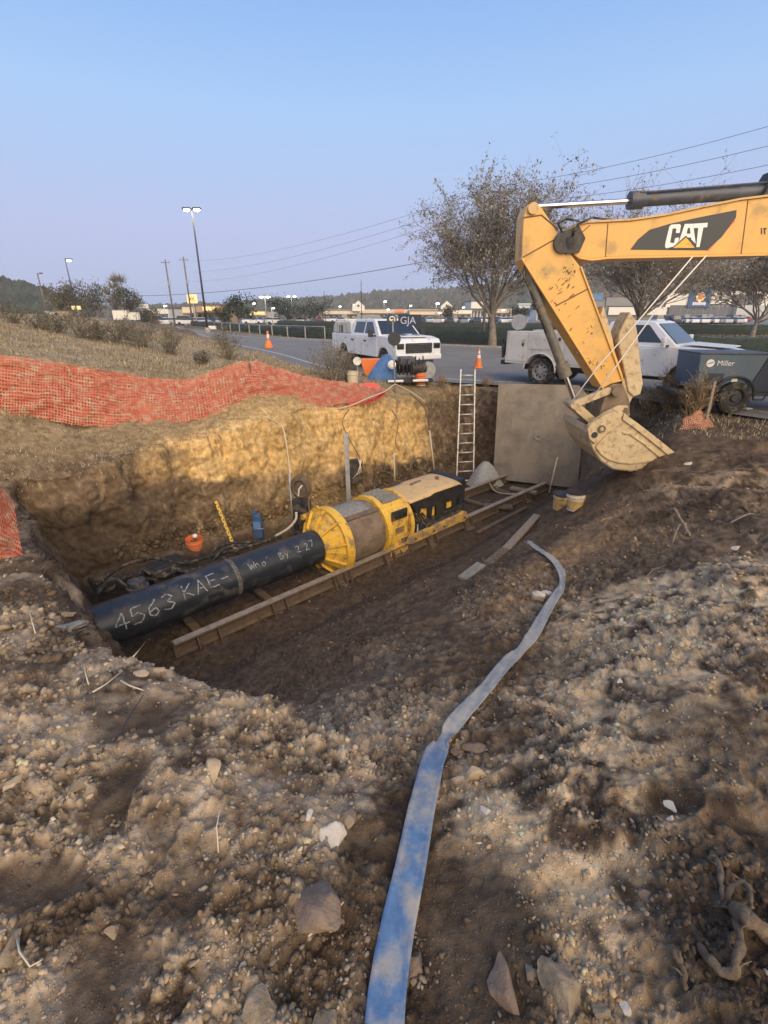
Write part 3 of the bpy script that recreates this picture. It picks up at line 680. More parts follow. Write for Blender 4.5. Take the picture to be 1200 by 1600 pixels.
pipe = thing('casing_pipe', 'long black steel casing pipe with chalk writing lying in the pit between the rails', 'pipe', W(0, SC_, ZP))
MB().lathe(W(-2.6, SC_, ZP), AX, [(0, RP), (3.89, RP)], 64).build('pipe_section', M_pipe, pipe, smooth=True, world=True)
MB().lathe(W(1.30, SC_, ZP), AX, [(0, RP), (1.80, RP), (1.80, RP - .02), (0.02, RP - .02)], 64).build('pipe_section', M_pipe, pipe, smooth=30, world=True)
prof = [(-.035, .0), (-.02, .006), (0, .010), (.02, .006), (.035, 0)]
MB().lathe(W(1.30, SC_, ZP), AX, [(a, RP + b) for a, b in prof], 64).build('weld_seam', mat('weld_seam', (.07, .07, .068), .8, col2=(.2, .18, .15), scale=20, bump=.6, bscale=50), pipe, smooth=True, world=True)
FONT = {'4': [[(.55, 0), (.55, 1), (0, .35), (.85, .35)]], '5': [[(.7, 1), (.1, 1), (.05, .55), (.45, .62), (.72, .35), (.5, .02), (0, .06)]],
        '6': [[(.6, 1), (.15, .6), (.05, .2), (.35, 0), (.65, .2), (.5, .48), (.1, .35)]], '3': [[(.05, .9), (.4, 1), (.65, .78), (.3, .54), (.7, .3), (.4, 0), (0, .12)]],
        'K': [[(.05, 0), (.1, 1)], [(.7, 1), (.1, .45), (.75, 0)]], 'A': [[(0, 0), (.35, 1), (.7, 0)], [(.15, .38), (.58, .36)]], 'E': [[(.7, 1), (.05, .96), (.05, .02), (.7, 0)], [(.05, .5), (.55, .5)]],
        '-': [[(0, .5), (.6, .52)]], 'W': [[(0, 1), (.2, 0), (.42, .7), (.62, 0), (.9, 1)]], 'n': [[(0, 0), (.02, .6), (.1, .45), (.3, .6), (.45, .45), (.46, 0)]],
        'o': [[(.3, .6), (.05, .45), (.08, .1), (.3, 0), (.5, .15), (.48, .5), (.3, .6)]], 'r': [[(0, .6), (.04, 0)], [(.04, .4), (.3, .62)]], 't': [[(.2, .95), (.2, .1), (.4, 0)], [(0, .6), (.42, .6)]],
        'h': [[(0, 1), (.03, 0)], [(.03, .4), (.3, .58), (.42, .3), (.42, 0)]], 'D': [[(.03, 0), (.05, 1), (.5, .85), (.62, .45), (.4, .05), (.03, 0)]], 'y': [[(0, .6), (.22, .15)], [(.5, .62), (.1, -.35)]],
        '2': [[(.05, .8), (.35, 1), (.62, .75), (.05, .02), (.7, .03)]], '7': [[(.02, .98), (.68, 1), (.25, 0)]], ':': [[(.1, .62), (.12, .56)], [(.1, .2), (.12, .14)]], ' ': [], 'N': [[(.02, 0), (.05, 1), (.6, .03), (.62, 1)]], 'B': [[(.03, 0), (.05, 1), (.5, .85), (.1, .55), (.6, .3), (.4, .02), (.03, 0)]], "'": [[(.1, 1), (.05, .8)]]}
def chalk(txt, t0, ang0, size, lw, seed):
    rr = random.Random(seed); x = 0
    for ch in txt:
        m = MB()
        jy = rr.uniform(-.12, .12)
        for st in FONT[ch]:
            pts = []
            for (a, b), (c, d) in zip(st[:-1], st[1:]):
                for k in range(4):
                    f = k / 4; pts.append((a + (c - a) * f, b + (d - b) * f))
            pts.append(st[-1])
            pts = [(x + a + rr.uniform(-.025, .025), b + jy + rr.uniform(-.025, .025)) for a, b in pts]
            for (a, b), (c, d) in zip(pts[:-1], pts[1:]):
                dx, dy = c - a, d - b; L = math.hypot(dx, dy) or 1; nx, ny = -dy / L * lw / 2, dx / L * lw / 2
                q = [(a + nx, b + ny), (a - nx, b - ny), (c - nx, d - ny), (c + nx, d + ny)]
                m.quad(*[ringpt(t0 + u * size, ang0 - v_ * size / RP, RP + .003) for u, v_ in q])
        x += .95 if ch != ':' else .5
        if m.f: m.build('chalk_character', M_chalk, pipe, world=True)
chalk("4563", -.62, R(84), .24, .08, 3)
chalk("KAE-", .38, R(66), .22, .07, 4)
chalk("Wno' By 2:27", 1.52, R(58), .125, .09, 5)

# track: two rails on cross ties
track = thing('boring_track', 'muddy steel boring machine track of two long rails on the pit floor', 'track', W(0, -.6, FLOOR))
ZR = -2.45
for s, x1 in ((0, 10.9), (-1.2, 11.0)):
    a, b = W(0, s, 0), W(x1, s, 0)
    m = MB()
    prof = [(-.075, 0), (.075, 0), (.075, -.018), (.012, -.03), (.012, -.20), (.07, -.215), (.07, -.235), (-.075, -.235), (-.075, -.215), (-.012, -.20), (-.012, -.03), (-.075, -.018)]
    m.prism([a + NO * p + UP * (ZR + q) for p, q in prof], b - a)
    rail = m.build('rail', M_rail, track, world=True)
    MB().bar(W(.02, s, ZR + .006), W(x1 - .02, s, ZR + .006), .12, .010).build('rail_head', M_railtop, rail, world=True)
    for i in range(9):
        t = .34 + i * 1.32
        if t > x1 - .2: break
        sg = 1 if s == 0 else -1
        for k in (0, .34) if i == 0 else (0, .26):
            g = MB().prism([W(t + k, s + sg * .012, ZR - .02), W(t + k, s + sg * .012, ZR - .21), W(t + k, s + sg * .17, ZR - .25), W(t + k, s + sg * .15, ZR - .19), W(t + k, s + sg * .07, ZR - .02)], AX * .014)
            g.build('gusset_plate', M_rail, rail, world=True)
        MB().prism([W(t, s + sg * .02, ZR - .236), W(t, s + sg * .20, ZR - .26), W(t + .27, s + sg * .20, ZR - .26), W(t + .27, s + sg * .02, ZR - .236)], UP * -.03).build('foot_plate', M_rail, rail, world=True)
for i in range(8):
    t = .5 + i * 1.32
    MB().box(W(t, -.6, ZR - .20), (.14, 1.14, .07), rz=math.atan2(AX.y, AX.x)).build('cross_tie', M_rail, track, world=True, bevel=.006)

# ---- the boring machine
mach = thing('auger_boring_machine', 'big yellow auger boring machine with dusty hood pushing the black casing pipe', 'boring machine', W(5, SC_, FLOOR))
def ring(name, t, prof, n, mt, smooth=30, parent=mach, zc=ZP, **k):
    return MB().lathe(W(t, SC_, zc), AX, prof, n, closed=True).build(name, mt, parent, smooth=smooth, world=True, fixn=True, **k)
# pusher cone: eight flat faces flaring from the pipe end out to a deep round rim
cone = MB().lathe(W(3.06, SC_, ZP), AX, [(.0, .335), (.0, .37), (.27, .685), (.31, .685), (.31, .36)], 10, closed=True).build('pusher_cone', M_yellow2, mach, world=True, fixn=True)
ring('cone_rim', 3.34, [(-.03, .66), (-.03, .715), (.15, .715), (.15, .66)], 48, M_yellow2)
for k in range(10):
    a = 2 * math.pi * k / 10
    r_ = MB().prism([ringpt(3.03, a, .375), ringpt(3.05, a, .43), ringpt(3.27, a, .70), ringpt(3.34, a, .69), ringpt(3.06, a, .36)], (ringpt(3.3, a + .04, .5) - ringpt(3.3, a, .5)) * 1.3)
    r_.build('cone_rib', M_yellow2, cone, world=True)
# lug at top left and its arm
m = MB(); m.tube([ringpt(3.24, R(-62), .76), ringpt(3.40, R(-62), .76)], .06, 14); m.prism([ringpt(3.3, R(-70), .68), ringpt(3.3, R(-60), .78), ringpt(3.3, R(-20), .76), ringpt(3.3, R(-10), .69)], AX * .05)
m.build('lifting_lug', M_yellow2, mach, world=True)
# drum
MB().lathe(W(3.44, SC_, ZP), AX, [(0, .40), (0, .61), (.95, .61), (.95, .40)], 56).build('auger_drum', M_brownsteel, mach, smooth=30, world=True)
# a dust covered plate lying on top of the drum
sh = MB(); prf = []
for k in range(13):
    a = R(-52 + 82 * k / 12); prf.append([ringpt(3.50 + j * .085, a, .622 + .012 * math.sin(5 * k + 2.1 * j) * (1 if 0 < j < 9 else 0)) for j in range(10)])
for i in range(12):
    for j in range(9): sh.quad(prf[i][j], prf[i][j + 1], prf[i + 1][j + 1], prf[i + 1][j])
sh.build('drum_cover', M_topgrime, mach, smooth=True, world=True, solid=.02)
MB().bar(ringpt(3.46, R(33), .63), ringpt(4.4, R(33), .63), .10, .03, up=ringpt(0, R(33), 1) - ringpt(0, 0, 0)).build('drum_edge_bar', M_rail, mach, world=True)
ring('hoop', 4.40, [(0, .55), (0, .685), (.13, .685), (.13, .55)], 56, M_yellow2)
ring('hoop', 5.08, [(0, .55), (0, .675), (.10, .675), (.10, .55)], 56, M_yellow2)
# middle body: an eight sided case
def oct_(t, w_, h_, zc, ch=.18):
    return [W(t, SC_ + a, zc + b) for a, b in ((w_ - ch, h_), (w_, h_ - ch), (w_, -h_), (-w_, -h_), (-w_, h_ - ch), (-w_ + ch, h_))]
body = MB().prism(oct_(4.5, .56, .54, ZP + .05), AX * .62).build('gear_case', M_yellow2, mach, world=True, bevel=.012)
MB().prism([W(4.56, SC_ - .32, ZP + .60), W(4.56, SC_ + .36, ZP + .60), W(5.05, SC_ + .36, ZP + .60), W(5.05, SC_ - .32, ZP + .60)], UP * .035).build('case_grille', M_topgrime, body, world=True, bevel=.01)
for i in range(7):
    s = SC_ - .28 + i * .095
    MB().bar(W(4.58, s, ZP + .645), W(5.03, s, ZP + .645), .03, .025).build('grille_bar', M_topgrime, body, world=True)
m = MB(); m.box(W(4.80, -.02, ZP + .36), (.44, .05, .20), rz=math.atan2(AX.y, AX.x)); m.build('dark_panel', M_blackdirt, body, world=True, bevel=.01)
for i in range(3): MB().tube([W(4.66 + i * .14, .0, ZP + .35), W(4.66 + i * .14, .05, ZP + .35)], .028, 10).build('panel_knob', M_black, body, world=True)
m = MB()   # side frame of plates with openings
for (t0, t1, z0, z1) in ((4.52, 4.66, -.52, .20), (4.66, 5.02, .08, .22), (4.66, 5.02, -.20, -.08), (4.66, 4.82, -.52, -.20), (4.93, 5.02, -.10, .1)):
    m.prism([W(t0, -.035, ZP + z0), W(t1, -.035, ZP + z0), W(t1, -.035, ZP + z1), W(t0, -.035, ZP + z1)], NO * .05)
m.prism([W(4.66, -.03, ZP - .08), W(4.72, -.03, ZP - .08), W(4.93, -.03, ZP - .42), W(4.84, -.03, ZP - .42)], NO * .04)
m.build('side_plate', M_yellow2, body, world=True, bevel=.006)
MB().box(W(4.85, -.06, ZP - .18), (.44, .06, .5), rz=math.atan2(AX.y, AX.x)).build('side_recess', M_brownsteel, body, world=True)
MB().box(W(5.24, -.10, ZP - .05), (.13, .1, .62), rz=math.atan2(AX.y, AX.x)).build('black_post', M_blackdirt, mach, world=True, bevel=.01)
# hydraulic tangle
m = MB()
rr = random.Random(5)
for k in range(6):
    t = 5.25 + k * .07; m.tube([W(t, -.12, ZP + .15), W(t + .05, -.02 + .02 * k, ZP - .05), W(t + .16, .02, ZP - .2 - .03 * k), W(t + .05, .0, ZP - .36), W(t - .15, -.08, ZP - .40)], .022, 7)
m.build('hydraulic_hoses', M_rubber, mach, smooth=True, world=True)
m = MB().tube([W(5.35, .0, ZP - .02), W(5.30, .04, ZP - .18), W(5.17, .05, ZP - .33), W(5.05, .03, ZP - .36)], .017, 8)
m.build('grey_hose', M_galv, mach, smooth=True, world=True)
MB().lathe(W(5.36, -.05, ZP + .30), NO, [(0, .0), (0, .075), (.06, .075), (.06, 0)], 18).build('round_cap', M_black, mach, smooth=30, world=True)
# engine: chassis, side covers, hood
MB().box(W(6.25, SC_, ZP - .22), (1.75, 1.0, .34), rz=math.atan2(AX.y, AX.x)).build('chassis', M_blackdirt, mach, world=True, bevel=.02)
eng = MB().prism([W(5.2, SC_ + a, ZP + b) for a, b in ((.42, -.15), (.42, .36), (.34, .44), (-.42, .44), (-.42, -.15))], AX * 1.72).build('engine_cover', M_blackdirt, mach, world=True, bevel=.03)
m = MB()
rows = []
for i in range(15):
    t = 5.16 + i * .128; row = []
    for j in range(9):
        s = -1.06 + j * .125; e_ = abs(j - 4) / 4
        zt = ZP + .53 + .02 * (1 - e_ ** 2) + (.04 if t > 5.9 else 0) * (1 if i < 14 else 0) - .035 * e_ ** 4 + .004 * math.sin(i * .5 + j * .7)
        row.append(W(t + (.06 if j in (0, 8) and i == 14 else 0) * -1, s + (.08 if i > 12 else 0) * (1 if j == 0 else 0), zt))
    rows.append(row)
for i in range(14):
    for j in range(8): m.quad(rows[i][j], rows[i + 1][j], rows[i + 1][j + 1], rows[i][j + 1])
hood = m.build('hood', M_hood, mach, smooth=True, world=True, solid=.03)
MB().lathe(W(6.55, -.52, ZP + .60), UP, [(0, 0), (0, .045), (.07, .045), (.07, 0)], 12).build('hood_cap', M_brownsteel, hood, world=True)
MB().box(W(6.0, -.7, ZP + .61), (.34, .07, .02), rz=math.atan2(AX.y, AX.x) + .1).build('hood_latch', M_brownsteel, hood, world=True)
# the black side skirt with yellow patches behind
m = MB()
m.prism([W(5.22, -.15, ZP + .48), W(6.98, -.15, ZP + .50), W(7.02, -.15, ZP + .34), W(6.9, -.15, ZP + .16), W(5.8, -.15, ZP + .20), W(5.3, -.15, ZP + .33)], NO * .07)
m.build('upper_skirt', M_black, mach, world=True, bevel=.015)
for t0, wd, zb in ((5.78, .16, -.12), (6.05, .34, -.08), (6.62, .2, .0), (6.86, .1, .05)):
    MB().prism([W(t0, -.14, ZP + .25), W(t0 + wd, -.14, ZP + .25), W(t0 + wd * .8, -.14, ZP + zb), W(t0 + wd * .1, -.14, ZP + zb)], NO * .05).build('hanging_cover', M_black, mach, world=True, bevel=.01)
for t0, t1, z0, z1 in ((5.42, 5.77, -.05, .27), (5.9, 6.04, -.04, .2), (6.47, 6.7, .0, .2)):
    MB().prism([W(t0, -.155, ZP + z0), W(t1, -.155, ZP + z0), W(t1, -.155, ZP + z1), W(t0, -.155, ZP + z1)], NO * .03).build('yellow_panel', M_yellow2, mach, world=True, bevel=.006)
MB().prism([W(5.5, -.16, ZP - .10), W(6.9, -.16, ZP - .08), W(6.9, .02, ZP - .32), W(5.45, .02, ZP - .35)], UP * -.04).build('running_board', M_blackdirt, mach, world=True)
m = MB(); m.box(W(7.02, -.6, ZP + .30), (.22, .98, .60), rz=math.atan2(AX.y, AX.x)); m.build('end_grille', M_black, mach, world=True, bevel=.03)
# pull arm along the near rail
m = MB().prism([W(4.92, .03, ZR + .02), W(5.02, .03, ZR + .17), W(6.72, .03, ZR + .21), W(6.82, .03, ZR + .25), W(6.95, .03, ZR + .20), W(6.98, .03, ZR + .07), W(6.86, .03, ZR - .03), W(6.7, .03, ZR + .0), W(5.1, .03, ZR - .02)], NO * .09)
M_arm = mat('arm_yellow', (.60, .36, .08), .6, dirt=(.26, .18, .11), damt=.62, dscale=4)
arm = m.build('pull_arm', M_arm, mach, world=True, bevel=.01)
for t in (5.15, 5.75, 6.1, 6.85):
    MB().lathe(W(t, .12, ZR + .09), NO, [(0, 0), (0, .028), (.03, .028), (.03, 0)], 8).build('bolt_head', M_rail, arm, world=True)
m = MB().prism([W(4.52, .0, ZR + .02), W(5.0, .0, ZR + .02), W(5.0, .0, ZR - .12), W(4.86, .0, ZR - .18), W(4.75, .0, ZR - .05), W(4.6, .0, ZR - .18)], NO * .06)
m.build('rail_clamp', M_arm, mach, world=True, bevel=.005)
m = MB(); m.tube([W(3.36, .1, ZR + .02), W(3.40, .12, ZR - .28)], .018, 6); m.tube([W(3.05, .08, ZR - .04), W(3.12, .12, ZR - .30)], .014, 6); m.tube([W(3.05, .13, ZR - .32), W(3.42, .13, ZR - .28)], .014, 6)
m.build('rail_hook', M_rail, track, world=True)

# ---- ladder
lad = thing('ladder', 'tall aluminium ladder leaning on the far end bank of the pit', 'ladder')
b0, b1 = P(713, 757, y=13.95), P(739.5, 755, y=13.95); t0_, t1_ = P(720, 577, y=14.75), P(742, 577, y=14.75)
lad.location = (b0 + b1) / 2
for a, b in ((b0, t0_), (b1, t1_)): MB().bar(a, b, .035, .075, up=(0, -1, 0)).build('stile', M_alu, lad, world=True, bevel=.004)
for k in range(12):
    f = .03 + k * .0835
    MB().tube([b0.lerp(t0_, f), b1.lerp(t1_, f)], .022, 8).build('rung', M_alu, lad, smooth=True, world=True)

# ---- steel plates
pl = thing('steel_plate', 'large upright rusty grey steel trench plate at the far end of the pit', 'steel plate')
c = [P(770, 748, y=14.1), P(902, 763, y=13.35), P(918, 616, y=13.55), P(905, 602, y=13.65), P(779, 599, y=14.45)]
pl.location = (c[0] + c[1]) / 2
nrm = (c[1] - c[0]).cross(c[4] - c[0]).normalized()
n0 = c[0]; c = [p - nrm * (p - n0).dot(nrm) for p in c]
MB().prism(c, -nrm * .03 if nrm.y < 0 else nrm * .03).build('plate', M_plate, pl, world=True, bevel=.004)
q = c[0] + (c[1] - c[0]) * .50 + (c[4] - c[0]) * .49 + Vector((0, -.012, 0))
fr = nrm if nrm.y < 0 else -nrm
MB().lathe(q, fr, [(0, .05), (.0, .10), (.02, .10), (.02, .05)], 20, closed=True).build('lifting_eye', mat('pale_steel', (.36, .33, .28), .7), pl, world=True)
for k in range(6):
    a = k * math.pi / 3; s_, u_ = perp(fr)
    MB().lathe(q + (s_ * math.cos(a) + u_ * math.sin(a)) * .13, fr, [(0, 0), (0, .02), (.02, .02), (.02, 0)], 6).build('plate_bolt', MATS['pale_steel'], pl, world=True)
pl2 = thing('steel_plate', 'dark brown steel sheet edge on beside the trench plate under the bucket', 'steel plate')
c2 = [c[1] + Vector((.05, -.05, -.1)), P(958, 780, y=11.0), P(985, 742, y=11.0), P(955, 655, y=12.2), c[2] + Vector((.06, -.04, -.06))]
pl2.location = (c2[0] + c2[1]) / 2
nn = (c2[1] - c2[0]).cross(c2[4] - c2[0]).normalized(); c2 = [p - nn * (p - c2[0]).dot(nn) for p in c2]
MB().prism(c2, nn * .025).build('plate', M_brownsteel, pl2, world=True)

# ---- small things in the pit
def pail(name, label, cat, loc, r, h, m_body, m_band=None, lid=None, tilt=0, group=None, handle=True):
    t = thing(name, label, cat, loc, group=group); t.rotation_euler = (tilt, tilt * .4, 0)
    MB().lathe((0, 0, 0), UP, [(0, 0), (0, r * .82), (h * .76, r * .96), (h * .78, r * 1.03), (h * .82, r * 1.03), (h * .84, r * .98), (h, r), (h, r * .95), (h * .1, r * .8), (h * .1, 0)], 28).build('pail_body', m_body, t, smooth=30)
    if m_band: MB().lathe((0, 0, 0), UP, [(h * .1, r * .845), (h * .62, r * .94)], 28).build('label_band', m_band, t, smooth=True)
    if lid: MB().lathe((0, 0, 0), UP, [(h * .97, r * 1.05), (h * 1.02, r * 1.05), (h * 1.03, 0)], 28).build('lid', lid, t, smooth=30)
    if handle: MB().tube([(r * 1.0 * math.cos(a), -.02 - r * .9 * math.sin(a) , h * .83 - .10 * math.sin(a)) for a in [math.pi * k / 10 for k in range(11)]], .004, 6).build('bail_handle', M_galv, t, smooth=True)
    return t
ob = P(307, 866, y=9.15)
cr_ = thing('battery_box', 'black box under the orange bucket behind the casing pipe', 'box', ob + Vector((0, 0, -.16)), .5)
MB().box((0, 0, -.06), (.55, .4, .42)).build('box_body', M_blackdirt, cr_, bevel=.03); MB().box((0, 0, .15), (.57, .42, .025)).build('lid', M_black, cr_, bevel=.01)
bk = pail('orange_bucket', 'orange bucket with a pale glove on its rim, set down behind the black pipe', 'bucket', ob + Vector((0, 0, .02)), .175, .38, M_orange, tilt=R(4))
bk.location = ob + Vector((0, 0, .013))
gl = MB().lathe((0, 0, 0), UP, [(0, 0), (0, .03), (.03, .055), (.075, .05), (.10, .0)], 10); g_ = gl.build('rag', M_letter, None, smooth=True); g_.location = ob + Vector((0.03, 0, .385)); tag(g_, 'small white rag lying on top of the orange bucket', 'rag')
# level rod
a, b = P(369, 862, y=9.15), P(337, 783, y=9.6)
rd = thing('level_rod', 'yellow and black graduated rod leaning behind the casing pipe', 'measuring rod', a)
MB().bar(a, b, .055, .03, up=(0, -1, 0)).build('staff', M_rodyel, rd, world=True)
dv_ = (b - a).normalized(); sv = dv_.cross(Vector((0, -1, 0))).normalized()
for k in range(15):
    q = a.lerp(b, .05 + k * .063)
    MB().bar(q + sv * (.012 if k % 2 else -.014) + Vector((0, -.018, 0)), q + dv_ * .03 + sv * (.012 if k % 2 else -.014) + Vector((0, -.018, 0)), .022, .004, up=(0, -1, 0)).build('graduation_mark', M_black, rd, world=True)
# blue can
c = P(404, 842, y=9.75); t = thing('blue_jug', 'dark blue plastic jug standing upright behind the casing pipe', 'jug', c)
MB().prism([(-.10, 0, 0), (.10, 0, 0), (.10, 0, .42), (.07, 0, .55), (-.02, 0, .58), (-.02, 0, .66), (-.08, 0, .66), (-.10, 0, .45)], (0, .14, 0)).build('jug_body', M_bluep, t, bevel=.02)
MB().box((.0, -.01, .33), (.16, .01, .18)).build('front_label', mat('pale_blue_label', (.12, .22, .42), .6), t)
MB().tube([(.02, -.02, .25), (.14, -.02, .26)], .008, 6).build('spout', M_galv, t)
# submersible pump and black hoses at the left end
c = P(216, 922, z=-2.3) ; t = thing('sump_pump', 'ribbed dark pump standing behind the near end of the casing pipe', 'pump', (c.x, c.y, -2.55))
MB().lathe((0, 0, 0), UP, [(0, 0), (0, .17), (.12, .17), (.13, .19), (.17, .19), (.18, .165), (.30, .165), (.31, .18), (.34, .18), (.35, .15), (.44, .14), (.47, .06), (.5, 0)], 24).build('pump_body', mat('pump_grey', (.06, .065, .075), .5, dirt=(.14, .12, .1), damt=.4, dscale=9), t, smooth=30)
MB().tube([(0, .02, .47), (0, .06, .58), (.12, .1, .6), (.22, .1, .5)], .028, 8).build('outlet_hose', M_rubber, t, smooth=True)
def run(name, label, cat, pts, r, mt, n=7, group=None):
    m = MB(); pts = [Vector(p) for p in pts]; P_ = [2 * pts[0] - pts[1]] + pts + [2 * pts[-1] - pts[-2]]; out = []
    for i in range(1, len(P_) - 2):
        for k in range(6):
            t = k / 6; a, b, c, d = P_[i - 1:i + 3]; out.append(.5 * ((2 * b) + (c - a) * t + (2 * a - 5 * b + 4 * c - d) * t * t + (3 * b - a - 3 * c + d) * t ** 3))
    out.append(P_[-2]); o = m.tube(out, r, n).build(name, mt, None, smooth=True)
    return tag(o, label, cat, group)
run('black_hose', 'black hose looping from the sump pump along the foot of the far wall', 'hose', [P(150, 915, z=-2.3), P(190, 885, z=-2.25), P(240, 872, z=-2.2), P(290, 880, z=-2.25), P(330, 868, z=-2.2), P(380, 856, z=-2.15), P(440, 838, z=-2.1)], .035, M_rubber)
run('black_hose', 'thick black hose coiled beside the orange bucket', 'hose', [P(330, 880, z=-2.3), P(350, 858, z=-2.1), P(385, 852, z=-2.15), P(395, 868, z=-2.3), P(350, 872, z=-2.35), P(330, 866, z=-2.2), P(352, 850, z=-2.1), P(420, 846, z=-2.2)], .03, M_rubber)
run('black_hose', 'black hose lying low between the pump and the pit corner', 'hose', [P(140, 905, z=-2.4), P(165, 925, z=-2.45), P(200, 900, z=-2.4), P(240, 905, z=-2.4), P(280, 890, z=-2.35)], .04, M_rubber)
c = P(320, 872, z=-2.2); tg = MB().bar(P(322, 857, y=9.25), P(337, 853, y=9.25), .03, .02).build('white_marker', M_letter, None); tag(tg, 'short white marker lying on the hoses beside the orange bucket', 'marker')
# control box with hose reel
c = P(474, 830, y=9.95); t = thing('control_stand', 'muddy upright control stand with a coiled hose hung at the foot of the wall', 'control stand', (c.x, c.y, -2.6), -.2)
MB().box((0, 0, .45), (.40, .16, .9)).build('cabinet', M_blackdirt, t, bevel=.02)
for x in (-.21, .2): MB().tube([(x, -.06, 0), (x, -.06, 1.5 if x < 0 else .95)], .022, 8).build('frame_tube', M_galv if x < 0 else M_rail, t, smooth=True)
m = MB()
for k in range(5):
    r_ = .24 - .018 * k; m.tube([(.06 + r_ * math.cos(a) * .95, -.10 - .018 * k, 1.22 + r_ * 1.15 * math.sin(a)) for a in [2 * math.pi * j / 26 for j in range(26)]], .015, 6, close=True)
m.build('hose_coil', M_rail, t, smooth=True)
MB().lathe((.06, -.06, 1.22), (0, -1, 0), [(0, 0), (0, .2), (.02, .2), (.03, .05), (.06, .05), (.06, 0)], 20).build('coil_plate', M_brownsteel, t, smooth=30)
MB().tube([(.0, -.16, 1.02), (.05, -.2, 1.22), (.12, -.2, 1.3)], .018, 6).build('nozzle', M_letter, t)
run('pale_rag_hose', 'short pale hose end lying behind the pipe below the control stand', 'hose', [P(430, 838, y=9.6), P(450, 826, y=9.6), P(462, 812, y=9.7), P(463, 800, y=9.75)], .03, M_cream)
# posts and rods along the wall
def post(name, label, cat, a, b, w_, mt, r=None, group=None):
    m = MB(); (m.tube([a, b], r, 8) if r else m.bar(a, b, w_, w_ * .7, up=(0, -1, 0)))
    return tag(m.build(name, mt, None, smooth=bool(r)), label, cat, group)
post('steel_post', 'galvanised square post standing upright behind the yellow machine', 'post', P(545.5, 790, y=11.2), P(540.5, 677, y=11.35), .105, M_galv)
post('white_stake', 'thin white rod leaning against the bank just left of the ladder', 'rod', P(679, 737, y=13.4), P(671, 672, y=13.7), .03, M_cream, r=.022)
post('white_stake', 'short thin pale rod upright behind the machine hood', 'rod', P(617, 752, y=12.2), P(615.5, 707, y=12.4), .03, M_cream, r=.02)
post('white_stake', 'white painted stake leaning at the right edge of the trench plate', 'stake', P(858, 770, y=13.0), P(871, 714, y=13.25), .03, M_cream, r=.022)
run('grey_roots', 'grey looped root poking out of the far bank near the ladder', 'root', [P(640, 745, y=13.3), P(642, 726, y=13.2), P(655, 715, y=13.2), P(668, 722, y=13.2), P(660, 735, y=13.2)], .025, M_brownsteel)
c = P(556, 752, y=11.75); t = thing('leaning_board', 'black board with pale cables leaning on the wall behind the machine', 'board', c, .3)
MB().box((0, 0, .28), (.36, .12, .62)).build('panel_board', M_blackdirt, t, bevel=.015)
for k in range(3): MB().tube([(-.1 + .1 * k, -.07, .1 + .1 * k), (.02 + .06 * k, -.12, .25), (.1, -.1, .45), (.16 - .05 * k, -.08, .62)], .014, 6).build('cable', M_cream, t, smooth=True)
for k, (px, py, lb, dz) in enumerate(((874, 795, 'yellow pail on the left of a pair standing at the foot of the trench plate', 0), (897, 796, 'pale striped pail, right of a pair at the foot of the trench plate', 0))):
    c = og(px, py)
    pb = pail('small_pail', lb, 'pail', c, .165, .34, M_pail if k == 0 else M_cream, M_pail if k else None, M_black, R(3 - 5 * k), 'pails at the end of the pit')
# planks and boards
def plank(label, pts, w_, mt=M_wood, h_=.04, r=None, nm='wooden_plank', cat='plank'):
    m = MB().tube(pts, r, 7) if r else MB().bar(pts[0], pts[1], w_, h_)
    return tag(m.build(nm, mt, None, smooth=bool(r), bevel=0 if r else .006), label, cat)
def ogr(px, py, dz): return og(px, py, dz)
plank('muddy grey board lying on the slope between the track and the blue hose', [ogr(838, 812, .10), ogr(790, 862, .04)], .14, M_wood, .05)
plank('lower muddy board end half buried below the grey board on the slope', [ogr(795, 858, .05), ogr(762, 884, .02)], .15, M_root, .06)
plank('pale mud caked slab lying on the slope at the lower end of the boards', [ogr(752, 887, .05), ogr(722, 908, .03)], .16, M_rock_grey, .06, nm='flat_slab', cat='slab')
plank('short timber lying between the rail ends in front of the trench plate', [P(798, 762, z=-2.5), P(838, 770, z=-2.5)], .2, M_wood, .06)
plank('dark timber lying across the rails at the far end of the track', [P(755, 790, z=-2.55), P(800, 792, z=-2.55)], .25, M_rail, .06)
plank('thin timber beside the near rail towards the far end', [ogr(745, 835, .04), ogr(822, 795, .04)], .10, M_rail, .05)
run('sagging_line', 'pale cord sagging across the rails near the trench plate', 'cord', [P(765, 755, z=-2.4), P(775, 768, z=-2.45), P(800, 772, z=-2.5), P(818, 768, z=-2.4)], .012, M_cream)
# stone dust heap by the ladder foot
c = og(757, 760); m = MB(); N_ = 22
hp = []
for i in range(9):
    for k in range(N_):
        a = 2 * math.pi * k / N_; r_ = .62 * i / 8 * (1 + .15 * math.sin(3 * a + 1)); hp.append((c.x + r_ * math.cos(a), c.y + .1 + r_ * .7 * math.sin(a), c.z - .1 + .85 * math.cos(math.pi / 2 * i / 8) ** 1.3 + .02 * math.sin(7 * a + i * 2)))
m.v = hp; m.f = [(i * N_ + k, i * N_ + (k + 1) % N_, (i + 1) * N_ + (k + 1) % N_, (i + 1) * N_ + k) for i in range(8) for k in range(N_)]
tag(m.build('stone_dust_heap', M_graveldust, None, smooth=True), 'pale grey heap of crushed stone beside the ladder foot', 'stone heap')

